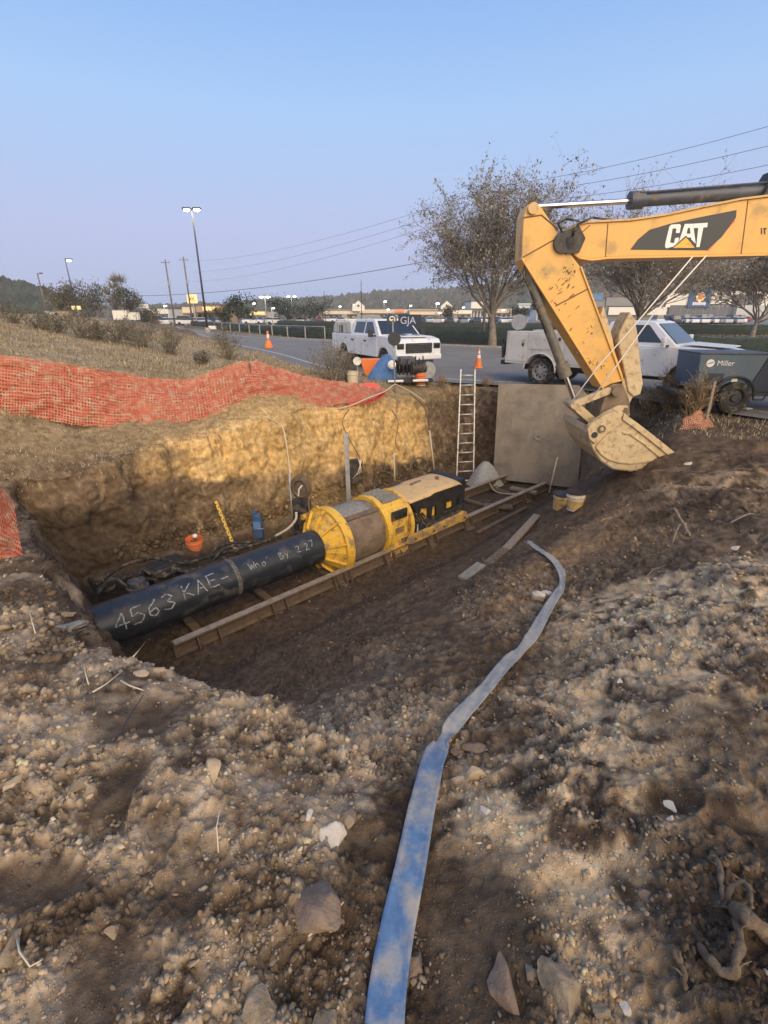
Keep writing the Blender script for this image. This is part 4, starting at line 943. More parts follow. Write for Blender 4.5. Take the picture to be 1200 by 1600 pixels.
# ------------------------------------------------------------------ orange mesh fence and ropes
def net(bot, top, nu, nv, hole=.42, crump=.05, seed=0, sag=.0):
    def samp(pl, f):
        x = f * (len(pl) - 1); i = min(int(x), len(pl) - 2); t = x - i
        P_ = [2 * pl[0] - pl[1]] + list(pl) + [2 * pl[-1] - pl[-2]]; a, b, c, d = P_[i:i + 4]
        return .5 * ((2 * b) + (c - a) * t + (2 * a - 5 * b + 4 * c - d) * t * t + (3 * b - a - 3 * c + d) * t ** 3)
    g = np.zeros((nu + 1, nv + 1, 3))
    for i in range(nu + 1):
        a, b = samp(bot, i / nu), samp(top, i / nu)
        for j in range(nv + 1):
            f = j / nv; g[i, j] = a.lerp(b, f)
    x, y, z = g[..., 0], g[..., 1], g[..., 2]; o = seed * 13.7
    d1 = fbm(x + o, y, z * 1.8, 1.1, 3) * crump + perlin3(x * 1.2 + o, y * 1.2, z * 7.0) * crump * .55 + perlin3(x * 6 + o, y * 6, z * 14.0) * crump * .3
    d2 = fbm(x, y + o, z * 2, 2.2, 3) * crump * .8
    g[..., 0] += .5 * d1; g[..., 1] -= .85 * d1; g[..., 2] += d2 * .8
    m = MB(); n1_ = nv + 1
    m.v = [tuple(p) for p in g.reshape(-1, 3)]
    h_ = (1 - hole) / 2; rr = random.Random(seed)
    for i in range(nu):
        for j in range(nv):
            q = [i * n1_ + j, (i + 1) * n1_ + j, (i + 1) * n1_ + j + 1, i * n1_ + j + 1]; pts = [Vector(m.v[k]) for k in q]; c = sum(pts, Vector()) / 4
            k0 = len(m.v); f = hole * rr.uniform(.75, 1.15)
            m.v += [tuple(c + (p - c) * f) for p in pts]
            for k in range(4): m.f.append((q[k], q[(k + 1) % 4], k0 + (k + 1) % 4, k0 + k))
    return m
fb = [P(-480, 600, y=7.2), P(-280, 622, y=7.9), P(-110, 640, y=8.6), P(0, 652, y=8.95), P(100, 660, y=9.4), P(200, 669, y=10.0), P(300, 659, y=10.7), P(400, 641, y=11.5), P(450, 637, y=11.9), P(520, 634, y=12.4), P(575, 624, y=12.9), P(600, 612, y=13.2)]
ft = [P(-480, 500, y=7.6), P(-280, 520, y=8.3), P(-110, 535, y=9.0), P(0, 554, y=9.3), P(100, 567, y=9.9), P(200, 586, y=10.6), P(290, 592, y=11.3), P(385, 564, y=12.0), P(440, 578, y=12.5), P(500, 592, y=12.9), P(560, 599, y=13.3), P(603, 608, y=13.5)]
fe = thing('mesh_fence', 'long crumpled orange safety mesh fence draped along the far bank', 'fence', fb[4])
net(fb, ft, 240, 20, .52, .085, 1).build('mesh', M_fence, fe, world=True)
net([p + Vector((.03, .1, -.03)) for p in fb], [p + Vector((.03, .12, -.05)) for p in ft], 225, 18, .50, .12, 2).build('mesh', M_fence, fe, world=True)
for px, pb_, pt_, y in ((390, 650, 570, 11.75),):
    MB().tube([P(px + 8, pb_, y=y - .1), P(px, pt_ - 4, y=y + .2)], .018, 7).build('fence_stake', M_rail, fe, smooth=True, world=True)
# the scarlet sheet end
rs = [P(540, 612, y=13.1), P(562, 600, y=13.4), P(585, 598, y=13.6), P(602, 612, y=13.5)]; rb = [P(545, 632, y=12.6), P(562, 632, y=12.8), P(582, 628, y=13.0), P(603, 616, y=13.2)]
m = net(rb, rs, 40, 16, .12, .05, 4); tag(m.build('red_tarp', M_red, None), 'bright red folded tarp at the right end of the orange fence', 'tarp')
fe2 = thing('mesh_fence', 'short piece of orange safety mesh hanging at the left edge of the pit', 'fence', P(10, 905, y=4.6))
b2 = [P(-90, 915, y=4.4), P(-30, 908, y=4.5), P(5, 905, y=4.6), P(34, 904, y=4.75)]; t2 = [P(-90, 720, y=4.7), P(-30, 745, y=4.8), P(-5, 765, y=4.95), P(14, 792, y=5.0)]
net(b2, t2, 22, 17, .60, .06, 3).build('mesh', M_fence, fe2, world=True); net([p + Vector((.02, .06, .01)) for p in b2], [p + Vector((0, .08, 0)) for p in t2], 20, 15, .60, .09, 6).build('mesh', M_fence, fe2, world=True)
MB().tube(b2, .012, 6).build('bottom_cord', M_rope, fe2, world=True)
def rope(label, pix, r=.014, mt=M_rope): return run('rope', label, 'rope', [P(a, b, y=c) for a, b, c in pix], r, mt)
rope('cream rope running along the foot of the orange fence', [(396, 640, 11.4), (420, 641, 11.6), (455, 644, 11.9), (490, 643, 12.2), (540, 636, 12.5), (575, 622, 12.8), (600, 612, 13.1), (617, 600, 13.3)])
rope('cream rope hanging down the yellow clay wall from the fence stake', [(400, 645, 11.3), (425, 656, 11.0), (440, 666, 10.6), (446, 685, 10.45), (451, 720, 10.35), (454, 748, 10.2)])
rope('cream rope from the sign post down to the right over the bank', [(617, 600, 13.3), (632, 607, 13.5), (650, 617, 13.6), (664, 628, 13.6)])
rope('brown cable arching from the bank down beside the ladder', [(640, 615, 14.0), (660, 632, 13.7), (668, 650, 13.6), (671, 672, 13.6)], .02, M_rail)
rope('thin brown cable hanging down the clay wall behind the steel post', [(545, 640, 12.3), (535, 660, 11.9), (548, 690, 11.8), (562, 715, 11.8), (568, 735, 11.7)], .012, M_rail)
rope('pale root like cable hanging at the right end of the clay wall', [(612, 640, 13.0), (622, 660, 12.8), (618, 690, 12.7), (624, 705, 12.6)], .012, M_rail)
rope('pale cable lying over the bank top left of the ladder', [(682, 625, 15.0), (700, 628, 15.0), (716, 618, 15.2), (728, 612, 15.3)], .014, M_rail)
run('black_hose', 'black hose lying in loops at the wall foot behind the casing pipe', 'hose', [P(255, 885, z=-2.3), P(300, 892, z=-2.35), P(345, 876, z=-2.3), P(370, 884, z=-2.4), P(400, 866, z=-2.3), P(425, 858, z=-2.35)], .045, M_rubber)
run('black_hose', 'black hose bunched up at the near left corner behind the pipe', 'hose', [P(150, 930, z=-2.4), P(175, 905, z=-2.2), P(200, 915, z=-2.3), P(225, 890, z=-2.25), P(250, 900, z=-2.35), P(270, 880, z=-2.3)], .045, M_rubber)
bx_ = thing('pump_case', 'low black case lying between the sump pump and the battery box', 'case', P(262, 897, z=-2.5), .9)
MB().box((0, 0, .12), (.7, .42, .26)).build('case_body', M_blackdirt, bx_, bevel=.04); MB().box((0, 0, .26), (.62, .36, .03)).build('lid', M_black, bx_, bevel=.01)
# ------------------------------------------------------------------ excavator, its arm reaching in from the right
exc = thing('excavator', 'yellow tracked excavator reaching its arm and tan bucket over the pit edge from the right', 'excavator', (11.6, 9.6, 0))
YF = 9.2
def ex(pts, y=YF): return [P(a, b, y=y) for a, b in pts]
TH = Vector((0, .46, 0))
# stick
st_poly = ex([(832, 317), (824, 320), (818, 338), (816, 370), (815, 404), (830, 432), (850, 461), (880, 512), (913, 562), (942, 607), (955, 600), (972, 596), (974, 588), (962, 552), (940, 497), (922, 453), (907, 417), (893, 398), (876, 372), (862, 348), (846, 324), (840, 318)])
stick = MB().prism(st_poly, TH).build('stick', M_yellow, exc, world=True, bevel=.018)
mat('weld_brown', (.20, .12, .05), .8)
for a, b in (((817, 402), (872, 371)), ((868, 478), (921, 450)), ((818, 340), (846, 336)), ((846, 336), (872, 358))):
    p, q = P(*a, y=YF), P(*b, y=YF); MB().tube([p + Vector((0, -.002, 0)), q + Vector((0, -.002, 0))], .012, 6).build('weld_bead', MATS['weld_brown'], stick, world=True)
for a, b, r_ in ((832, 326, .085), (880, 379, .17)):
    q = P(a, b, y=YF); MB().cyl(q + Vector((0, -.06, 0)), q + Vector((0, .52, 0)), r_, 24).build('pivot_pin', M_hood if r_ < .1 else M_blackdirt, exc, smooth=30, world=True)
# edge flanges proud of the stick sides
for a, b in (((815, 404), (942, 607)), ((907, 417), (972, 592))):
    p, q = P(*a, y=YF), P(*b, y=YF); MB().bar(p + Vector((0, .23, 0)), q + Vector((0, .23, 0)), .52, .03, up=(0, -1, 0) if False else (1, 0, .6)).build('edge_flange', M_yellow, stick, world=True, bevel=.006)
# scratches and grease
rr = random.Random(3); m = MB()
for k in range(60):
    f = rr.random(); cx = 842 + 95 * f + rr.uniform(-14, 34 - 10 * f); cy = 420 + 170 * f + rr.uniform(-10, 6)
    if k > 34: cx, cy = 888 + rr.gauss(0, 12), 432 + rr.gauss(0, 17)
    a = rr.choice((R(35), R(55), R(-50), R(80))) + rr.uniform(-.3, .3); L = rr.uniform(1.5, 5.5); w_ = rr.uniform(.3, 1.3)
    n_ = 7; ring_ = []
    for j in range(n_):
        t_ = 2 * math.pi * j / n_; u_, v_ = L * math.cos(t_), w_ * math.sin(t_) * rr.uniform(.6, 1.3); ring_.append(P(cx + u_ * math.cos(a) - v_ * math.sin(a), cy - u_ * math.sin(a) - v_ * math.cos(a), y=YF - .003))
    m.f.append(tuple(range(len(m.v), len(m.v) + n_))); m.v += [tuple(p) for p in ring_]
m.build('scratches', mat('scratch_grease', (.17, .095, .035), .8, col2=(.30, .17, .06), scale=20), stick, world=True, kind='stuff')
# boom, seen from the tip to past the right edge, then down to its foot
yb = YF + .02
bp_ = ex([(893, 378), (894, 364), (900, 352), (918, 348), (946, 347), (985, 345), (1040, 337), (1100, 324), (1155, 313), (1200, 308)], yb)
bq_ = ex([(1200, 397), (1100, 399), (1000, 401), (950, 402), (925, 405), (905, 402), (896, 395)], yb)
far = [Vector((7.6, yb, 3.98)), Vector((8.5, yb, 3.72)), Vector((9.7, yb, 2.55)), Vector((10.6, yb, 1.55)), Vector((10.35, yb, 1.25)), Vector((9.2, yb, 2.0)), Vector((8.1, yb, 2.85)), Vector((7.3, yb, 3.1))]
boom = MB().prism(bp_ + far + bq_, Vector((0, .54, 0))).build('boom', M_yellow, exc, world=True, bevel=.02)
m = MB()
fl = ex([(894, 364), (900, 352), (918, 348), (946, 346.5), (985, 344.5), (1040, 336.5), (1100, 323.5), (1155, 312.5), (1200, 307)], yb) + [far[0] + Vector((0, 0, .01))]
for a, b in zip(fl[:-1], fl[1:]): m.bar(a + Vector((0, .27, .01)), b + Vector((0, .27, .01)), .60, .03, up=(0, 0, 1))
m.build('top_flange', M_hood, boom, world=True)
m = MB(); fl = ex([(896, 396), (905, 403), (925, 406), (950, 403), (1000, 402), (1100, 400), (1200, 398)], yb)
for a, b in zip(fl[:-1], fl[1:]): m.bar(a + Vector((0, .27, 0)), b + Vector((0, .27, 0)), .60, .03, up=(0, 0, 1))
m.build('bottom_flange', M_yellow, boom, world=True)
m = MB()
for a, b in (((950, 349), (946, 402)), ((1169, 312), (1158, 397)), ((899, 372), (922, 352))):
    p, q = P(*a, y=yb - .002), P(*b, y=yb - .002); MB().tube([p, q], .008, 6).build('weld_bead', MATS['weld_brown'], boom, world=True)
def flat(pix, y, mt, name, parent, off=.003):
    m = MB(); pts = [P(a, b, y=y) for a, b in pix]; m.prism(pts, Vector((0, off, 0))); return m.build(name, mt, parent, world=True)
dec = flat([(985, 390), (997, 374), (1015, 359), (1045, 350), (1090, 340), (1151, 328), (1150, 340), (1128, 370), (1105, 391)], yb - .006, M_decal, 'decal', boom, .004)
yt = yb - .011
def letter(pix, nm='letter', mt=M_letter, y=yt): flat(pix, y, mt, nm, dec, .004)
# C
letter([(1046, 354), (1049, 351), (1062, 350), (1064, 352), (1062, 364), (1056, 364), (1057, 357), (1051, 357), (1047, 379), (1053, 380), (1055, 372), (1061, 371), (1060, 378), (1053, 385), (1041, 388), (1039, 385), (1040, 378)])
# A
letter([(1070, 350), (1083, 349.5), (1087, 381), (1080, 374), (1080, 371), (1072, 371), (1062, 381), (1058, 384), (1060, 380)])
flat([(1075, 356), (1078, 356), (1079, 365), (1073, 365)], yt - .002, M_decal, 'letter_hole', dec, .001)
# T
letter([(1083.5, 349.5), (1106, 348), (1105, 355), (1099, 355.5), (1093, 386), (1088, 386), (1091, 356), (1084, 356.5)])
# triangle with a dark border
flat([(1048, 389), (1072, 368), (1090, 388.5)], yt - .004, M_decal, 'triangle_border', dec, .002)
flat([(1052, 387.5), (1072, 371), (1086, 387.2)], yt - .008, M_yellow2, 'triangle', dec, .002)
flat([(1189, 356), (1191, 356), (1191, 366), (1189, 366)], yb - .004, M_decal, 'small_mark', boom); flat([(1193, 356), (1198, 356), (1198, 358), (1196, 358), (1196, 366), (1194, 366)], yb - .004, M_decal, 'small_mark', boom)
flat([(1146, 343), (1149, 345), (1107, 392), (1102, 391)], yb - .005, M_red, 'red_strip', boom)
# boom tip fork round the stick pin
flat([(880, 362), (905, 352), (915, 372), (905, 395), (885, 397)], YF - .05, M_blackdirt, 'fork_plate', boom, .05)
MB().cyl(P(890, 379, y=YF - .08), P(890, 379, y=YF + .58), .09, 20).build('pin', M_blackdirt, exc, smooth=30, world=True)
# stick cylinder along the top
y2 = YF + .22
MB().cyl(P(836, 323, y=y2), P(992, 314, y=y2), .045, 16).build('stick_cylinder_rod', M_chrome, exc, smooth=30, world=True)
a, b = P(985, 313.5, y=y2), P(1192, 299, y=y2)
m = MB().cyl(a, b, .105, 24); m.cyl(a - (b - a).normalized() * .02, a + (b - a).normalized() * .2, .135, 24)
m.tube([a + Vector((.1, -.1, .1)), a + Vector((.35, -.1, .11)), b + Vector((0, -.08, .11))], .018, 6)
m.build('stick_cylinder', M_cyl, exc, smooth=30, world=True)
MB().prism([b + Vector((-.12, -.2, -.12)), b + Vector((.05, -.2, .28)), b + Vector((.35, -.2, .34)), b + Vector((.5, -.2, -.12))], Vector((0, .4, 0))).build('cylinder_bracket', M_blackdirt, exc, world=True, bevel=.02)
# bucket cylinder down the front of the stick
y3 = YF + .12
a, b, c = P(822, 420, y=y3), P(884, 588, y=y3), P(902, 636, y=y3)
m = MB().cyl(a, b, .082, 22); m.cyl(b - (b - a).normalized() * .25, b, .12, 22); m.cyl(P(838, 470, y=y3), P(842, 478, y=y3), .10, 22)
m.build('bucket_cylinder', mat('grey_cylinder', (.11, .105, .095), .6, col2=(.16, .15, .13), scale=8, dirt=(.22, .18, .12), damt=.4, dscale=7), exc, smooth=30, world=True)
MB().cyl(b - (b - a).normalized() * .1, c, .048, 16).build('bucket_cylinder_rod', M_chrome, exc, smooth=30, world=True)
m = MB().tube([P(822, 400, y=y3 - .1), P(818, 430, y=y3 - .12), P(830, 458, y=y3 - .12), P(846, 500, y=y3 - .1), P(853, 520, y=y3 - .1)], .016, 7)
m.tube([P(880, 366, y=YF - .03), P(872, 350, y=YF - .12), P(885, 342, y=YF - .05), P(905, 345, y=yb - .03)], .018, 7); m.tube([P(893, 372, y=YF - .06), P(903, 350, y=YF - .12), P(925, 340, y=YF), P(960, 344, y=yb + .1)], .018, 7)
m.build('hydraulic_hose', M_rubber, exc, smooth=True, world=True)
# linkage
def linkbar(a, b, w_, y, th, mt=M_tan, nm='link'):
    p, q = P(*a, y=y), P(*b, y=y); d = (q - p).normalized(); s = Vector((-d.z, 0, d.x)) * w_ / 2; e_ = d * w_ * .35
    return MB().prism([p - e_ * .2 + s, p - e_ + s * .5, p - e_ - s * .5, p - e_ * .2 - s, q - s, q + e_ - s * .5, q + e_ + s * .5, q + s], Vector((0, th, 0))).build(nm, mt, exc, world=True, bevel=.01)
linkbar((899, 632), (952, 611), .13, YF - .07, .10); linkbar((899, 632), (952, 611), .13, YF + .44, .10)
linkbar((897, 632), (938, 668), .15, YF - .01, .42)
MB().cyl(P(898, 633, y=YF - .13), P(898, 633, y=YF + .58), .07, 18).build('link_pin', M_tan, exc, smooth=30, world=True)
MB().prism(ex([(948, 606), (958, 600), (974, 600), (984, 625), (985, 650), (975, 655), (958, 650), (940, 660), (934, 655), (942, 630)]), Vector((0, .40, 0))).build('stick_nose', M_brownsteel, exc, world=True, bevel=.02)
for a, b in ((964, 612), (976, 644)): MB().cyl(P(a, b, y=YF - .16), P(a, b, y=YF + .62), .085, 18).build('pivot_pin', M_brownsteel, exc, smooth=30, world=True)
# thumb
MB().prism(ex([(943, 478), (950, 500), (957, 528), (961, 548), (956, 552), (950, 540), (942, 512), (938, 492)], YF + .05), Vector((0, .34, 0))).build('thumb_bracket', M_tan, exc, world=True, bevel=.012)
MB().prism(ex([(985, 487), (977, 500), (968, 520), (966, 535), (975, 575), (982, 612), (990, 620), (1001, 616), (1005, 600), (1000, 560), (997, 525), (993, 500)], YF + .02), Vector((0, .40, 0))).build('thumb', M_tan, exc, world=True, bevel=.02)
MB().prism(ex([(972, 592), (984, 590), (990, 618), (982, 634), (974, 630)], YF + .06), Vector((0, .3, 0))).build('thumb_link', M_tan, exc, world=True, bevel=.01)
# bucket
YB = 8.78; BW = Vector((0, 1.28, 0))
side = [(918, 674), (919, 664), (930, 656), (948, 647), (962, 640), (975, 645), (985, 653), (1003, 666), (1030, 687), (1055, 708), (1046, 716), (1034, 722), (1012, 731), (985, 735), (958, 732), (940, 720), (926, 700)]
shell_l = [(975, 646), (962, 641), (948, 648), (930, 657), (919, 665), (917, 676), (925, 701), (939, 721), (957, 733), (985, 736.5), (1012, 732), (1036, 723), (1056, 711)]
m = MB(); p0 = ex(shell_l, YB + .02)
p0 = ex([(919, 665), (917, 676), (925, 701), (939, 721), (957, 733), (985, 736.5), (1012, 732), (1036, 723), (1056, 711)], YB + .02)
cen = sum(p0, Vector()) / len(p0); inn = [p + (cen - p).normalized() * .035 for p in p0]
bkt = thing  # (name kept free)
b_side = MB().prism(ex(side, YB), Vector((0, .04, 0))).build('bucket_side', M_tan, exc, world=True, bevel=.008)
MB().prism(ex(side, YB + BW.y), Vector((0, .04, 0))).build('bucket_side', M_tan, exc, world=True, bevel=.008)
m = MB()
for i in range(len(p0) - 1):
    m.prism([p0[i], p0[i + 1], inn[i + 1], inn[i]], BW - Vector((0, .04, 0)))
m.build('bucket_shell', M_tan, exc, world=True)
# raised rim round the side plate, wear strip and cutter
def rim(pix, w_, y, th, nm, mt=M_tan):
    pts = ex(pix, y); m = MB()
    for a, b in zip(pts[:-1], pts[1:]): m.bar(a, b, th, w_, up=(b - a).cross(Vector((0, 1, 0))))
    return m.build(nm, mt, b_side, world=True, bevel=.006)
rim([(932, 697), (938, 707), (950, 716), (965, 721), (985, 723), (1010, 720), (1033, 716)], .045, YB - .012, .04, 'lower_rib')
rim([(932, 697), (950, 679), (973, 662)], .035, YB - .012, .04, 'diagonal_rib')
rim([(973, 676), (985, 678), (1005, 692), (1033, 715)], .035, YB - .01, .03, 'inner_rib')
MB().prism(ex([(975, 645), (985, 653), (1003, 666), (1030, 687), (1057, 709), (1047, 713), (1040, 708), (1018, 690), (990, 668), (973, 656)], YB - .035), Vector((0, .034, 0))).build('side_cutter', M_tan, b_side, world=True, bevel=.008)
# ears: two thick plates with pin holes
for yy in (YB + .28, YB + .86):
    MB().prism(ex([(920, 682), (916, 671), (921, 662), (945, 645), (966, 634), (981, 634), (984, 648), (970, 656), (948, 668), (932, 690)], yy), Vector((0, .08, 0))).build('bucket_ear', M_tan, exc, world=True, bevel=.01)
ep = MB().prism(ex([(921, 686), (918, 670), (924, 662), (946, 648), (962, 641), (974, 648), (952, 668), (936, 688), (930, 694)], YB - .045), Vector((0, .044, 0))).build('ear_plate', M_tan, b_side, world=True, bevel=.008)
q = P(940, 670, y=YB - .05); MB().lathe(q, (0, -1, 0), [(0, .042), (0, .068), (.03, .068), (.03, .042)], 22, closed=True).build('pin_collar', M_brownsteel, ep, world=True, fixn=True); MB().cyl(q, q + Vector((0, -.02, 0)), .04, 18).build('pin_end', M_tan, ep, world=True)
q = P(929, 679.5, y=YB - .05); MB().cyl(q + Vector((0, .0, 0)), q + Vector((0, -.012, 0)), .055, 22).build('pin_hole', M_black, ep, world=True)
for k in range(5):
    q = P(1052, 712, y=YB + .05) + Vector((0, .06 + .26 * k, 0)); MB().prism([q + Vector((-.08, 0, .05)), q + Vector((.22, 0, -.05)), q + Vector((-.06, 0, -.06))], Vector((0, .11, 0))).build('bucket_tooth', M_tan, exc, world=True, bevel=.006)
# dirt in the bucket
m = MB(); pr = ex([(935, 672), (975, 662), (1003, 676), (1040, 706), (1010, 725), (960, 725), (930, 698)], YB + .06); m.prism(pr, BW - Vector((0, .14, 0))); m.build('load_of_dirt', M_brownsteel, exc, world=True, bevel=.04)
# two cords from the boom over the stick to the ground
for k, (lb, pp) in enumerate((('longer white cord running slantwise from the boom past the stick to the ground', [(1104, 399, 9.0), (1020, 492, 9.0), (963, 572, 9.0), (925, 622, 9.05)]), ('shorter white cord running slantwise beside the longer one from the boom', [(1083, 400, 9.05), (990, 510, 9.05), (935, 572, 9.05), (893, 628, 9.1)]))):
    m = MB().tube([P(a, b, y=c) for a, b, c in pp], .011, 6); tag(m.build('hanging_line', M_cord, None, smooth=True), lb, 'cord')
# undercarriage and house, outside the frame to the right
m = MB()
for sy in (-1.35, 1.35):
    yc = 9.5 + sy
    prf = [(9.6, .45), (9.9, .85), (13.9, .85), (14.2, .45), (13.9, .05), (9.9, .05)]
    MB().prism([Vector((a, yc - .3, b)) for a, b in prf], Vector((0, .6, 0))).build('track_shoe_belt', M_rubber, exc, world=True, bevel=.08)
MB().box((11.9, 9.5, .75), (2.2, 2.2, .5)).build('undercarriage', M_blackdirt, exc, world=True, bevel=.05)
hs = MB().box((12.4, 9.5, 1.75), (3.9, 2.9, 1.3)).build('house', M_yellow, exc, world=True, bevel=.08)
MB().box((11.1, 8.6, 2.3), (1.5, 1.0, 1.7)).build('cab', M_yellow, exc, world=True, bevel=.08)
MB().box((11.1, 8.6, 2.55), (1.53, 1.03, .9)).build('cab_window', M_glass, exc, world=True)
MB().prism([Vector((14.1, 8.05, 1.2)), Vector((14.9, 8.4, 1.2)), Vector((14.9, 10.6, 1.2)), Vector((14.1, 10.95, 1.2))], Vector((0, 0, 1.2))).build('counterweight', M_blackdirt, exc, world=True, bevel=.08)
# ------------------------------------------------------------------ wheels and trucks
def wheel(parent, c, r, w_, side, rimr=.58, hub=True, name='wheel', mt_rim=None):
    """side: -1 right, +1 left (the outside face)"""
    o = bpy.data.objects.new(name, None); COL.objects.link(o); o.parent = parent; o.location = c
    ax = Vector((0, side, 0))
    m = MB().lathe((0, 0, 0), ax, [(-w_ / 2, r * .55), (-w_ / 2, r * .93), (-w_ * .38, r), (w_ * .38, r), (w_ / 2, r * .93), (w_ / 2, r * .62)], 30)
    for k in range(30):
        a = 2 * math.pi * k / 30; p = Vector((math.cos(a), 0, math.sin(a)))
        m.bar(p * (r - .003) + ax * (-w_ * .42), p * (r - .003) + ax * (w_ * .42) , r * .13, .022, up=p)
    ty = m.build('tyre', M_rubber, o, smooth=35)
    m = MB().lathe((0, 0, 0), ax, [(w_ * .44, r * .64), (w_ * .42, r * rimr), (w_ * .2, r * rimr * .88), (w_ * .25, r * .25), (w_ * .42, r * .2), (w_ * .42, 0)], 24)
    ri = m.build('rim', mt_rim or M_rim, o, smooth=35)
    m = MB()
    for k in range(8):
        a = 2 * math.pi * k / 8; p = Vector((math.cos(a), 0, math.sin(a))) * r * .42
        m.cyl(p + ax * w_ * .2, p + ax * (w_ * .26), r * .075, 8)
    m.build('rim_hole', M_trim, o)
    return o
def arch(x, r, zb, n=12):
    """a wheel arch notch for a side profile, going from right to left along the sill"""
    a0 = math.asin(max(-1, min(1, (zb - .42) / r)))
    return [(x + r * math.cos(a), .42 + r * math.sin(a)) for a in [a0 + (math.pi - 2 * a0) * k / n for k in range(n + 1)]]
def side_solid(prof, y0, y1): return MB().prism([Vector((x, y0, z)) for x, z in prof], Vector((0, y1 - y0, 0)))
def pickup(name, label, cat, loc, rz, kind):
    t = thing(name, label, cat, loc, rz); HW = .99
    L = 6.35 if kind == 'service' else 5.95; xr, xf = 1.25, L - 1.0; hz = 1.26; zs = .52
    x_cab0 = 3.0 if kind == 'service' else 1.95
    low = [(L - .05, .55), (L, .75), (L - .02, 1.08), (L - .12, hz - .06), (L - .6, hz + .02), (L - 1.5, hz + .06), (x_cab0, hz + .06), (x_cab0, zs)] if kind == 'service' else \
          [(L - .05, .55), (L, .75), (L - .02, 1.10), (L - .14, hz - .02), (L - .6, hz + .06), (L - 1.5, hz + .08), (.05, hz + .06), (.02, .6), (.1, zs)]
    ar = arch(xf, .50, zs + .02) if kind == 'service' else arch(xr, .50, zs + .02)[::-1] + arch(xf, .50, zs + .02)[::-1]
    if kind == 'service': ar = ar[::-1]
    body = side_solid(low + ar, -HW, HW).build('body', M_white, t, bevel=.035, seg=3)
    # wheel well darkness is a real cavity liner
    for x in ((xf,) if kind == 'service' else (xr, xf)):
        MB().lathe((x, -HW + .03, .42), (0, 1, 0), [(0, .505), (2 * HW - .06, .505)], 24).build('wheel_well', M_trim, body)
    # greenhouse
    xb, x1 = x_cab0 + .05, (L - 1.35)
    ztop = 1.93 if kind == 'service' else 1.92
    xw = x1 - .78
    if kind == 'service': lowr = [(xb, hz + .05), (xb + .06, ztop - .04), (xb + .2, ztop), (xw, ztop), (xw + .1, ztop - .03), (x1, hz + .05)]
    else: lowr = [(xb, hz + .05), (xb + .12, ztop - .05), (xb + .3, ztop), (xw, ztop), (xw + .1, ztop - .03), (x1, hz + .05)]
    def yat(z): return HW - .03 - (z - hz) * .28
    L1 = [Vector((x, -yat(z), z)) for x, z in lowr]; L2 = [Vector((x, yat(z), z)) for x, z in lowr]
    cab = MB(); n = len(L1); cab.v = [tuple(p) for p in L1 + L2]
    cab.f = [tuple(range(n)), tuple(range(2 * n - 1, n - 1, -1))] + [((i + 1) % n, i, n + i, n + (i + 1) % n) for i in range(n)]
    cab = cab.build('cab', M_white, t, bevel=.03, seg=3, fixn=True)
    # windows
    def pane(pts, nm, par, off):
        return MB().prism(pts, Vector(off)).build(nm, M_glass, par, bevel=.0, fixn=True)
    zc0, zc1 = hz + .14, ztop - .10
    for sg in (-1, 1):
        fx = lambda z: x1 - (z - hz) / (ztop - hz) * .80
        ya = lambda z: sg * (yat(z) + .004)
        pt = lambda x, z: Vector((x, ya(z), z))
        xm = (xb + x1) / 2 - (.15 if kind == 'service' else .05)
        if kind == 'service': pane([pt(xb + .22, zc0), pt(fx(zc0) - .22, zc0), pt(fx(zc1) - .14, zc1), pt(xb + .26, zc1)], 'side_window', cab, (0, sg * .006, 0))
        else:
            pane([pt(xm + .06, zc0), pt(fx(zc0) - .22, zc0), pt(fx(zc1) - .14, zc1), pt(xm + .06, zc1)], 'side_window', cab, (0, sg * .006, 0))
            pane([pt(xb + .30, zc0), pt(xm - .06, zc0), pt(xm - .06, zc1), pt(xb + .36, zc1)], 'side_window', cab, (0, sg * .006, 0))
    wz0, wz1 = hz + .12, ztop - .07; fx = lambda z: x1 - (z - hz - .05) / (ztop - hz - .08) * .68 + .012
    pane([Vector((fx(wz0), -yat(wz0) + .10, wz0)), Vector((fx(wz0), yat(wz0) - .10, wz0)), Vector((fx(wz1), yat(wz1) - .09, wz1)), Vector((fx(wz1), -yat(wz1) + .09, wz1))], 'windscreen', cab, (.012, 0, .012))
    # doors, handles, mirrors
    xd = [xb + .1, x1 - .1] if kind == 'service' else [xb + .12, (xb + x1) / 2, x1 - .12]
    for sg in (-1, 1):
        for a, b in zip(xd[:-1], xd[1:]):
            d = MB().box(((a + b) / 2, sg * (HW + .004), .90), (b - a - .03, .02, .70)).build('door', M_white, t, bevel=.008)
            MB().box((a + .16, sg * (HW + .03), 1.12), (.20, .03, .05)).build('door_handle', M_trim, d, bevel=.008)
        mr = MB().box((x1 - .28, sg * (HW + .20), 1.42), (.10, .20, .28)).build('mirror', M_trim if kind != 'service' else M_white, t, bevel=.03)
        MB().box((x1 - .22, sg * (HW + .07), 1.33), (.05, .16, .05)).build('mirror_arm', M_trim, mr)
    # front
    gr = MB().box((L + .0, 0, .93), (.06, 1.16, .36)).build('grille', M_trim, t, bevel=.05)
    for k in range(4): MB().box((L + .035, 0, .80 + k * .085), (.012, 1.04, .018)).build('grille_bar', M_cyl, gr)
    for sg in (-1, 1):
        hl = MB().box((L - .03, sg * .80, 1.0), (.10, .30, .20)).build('headlight', M_trim, t, bevel=.03); MB().box((L + .015, sg * .80, 1.0), (.03, .22, .11)).build('lens', M_glass, hl, bevel=.01)
        MB().box((L + .075, sg * .72, .60), (.03, .18, .08)).build('fog_light', M_letter, t, bevel=.01)
    MB().box((L + .02, 0, .62), (.18, 1.94, .22)).build('front_bumper', M_white if kind == 'pickup' else M_rim, t, bevel=.05)
    MB().box((L + .03, 0, .46), (.12, 1.2, .12)).build('bumper_intake', M_trim, t, bevel=.02)
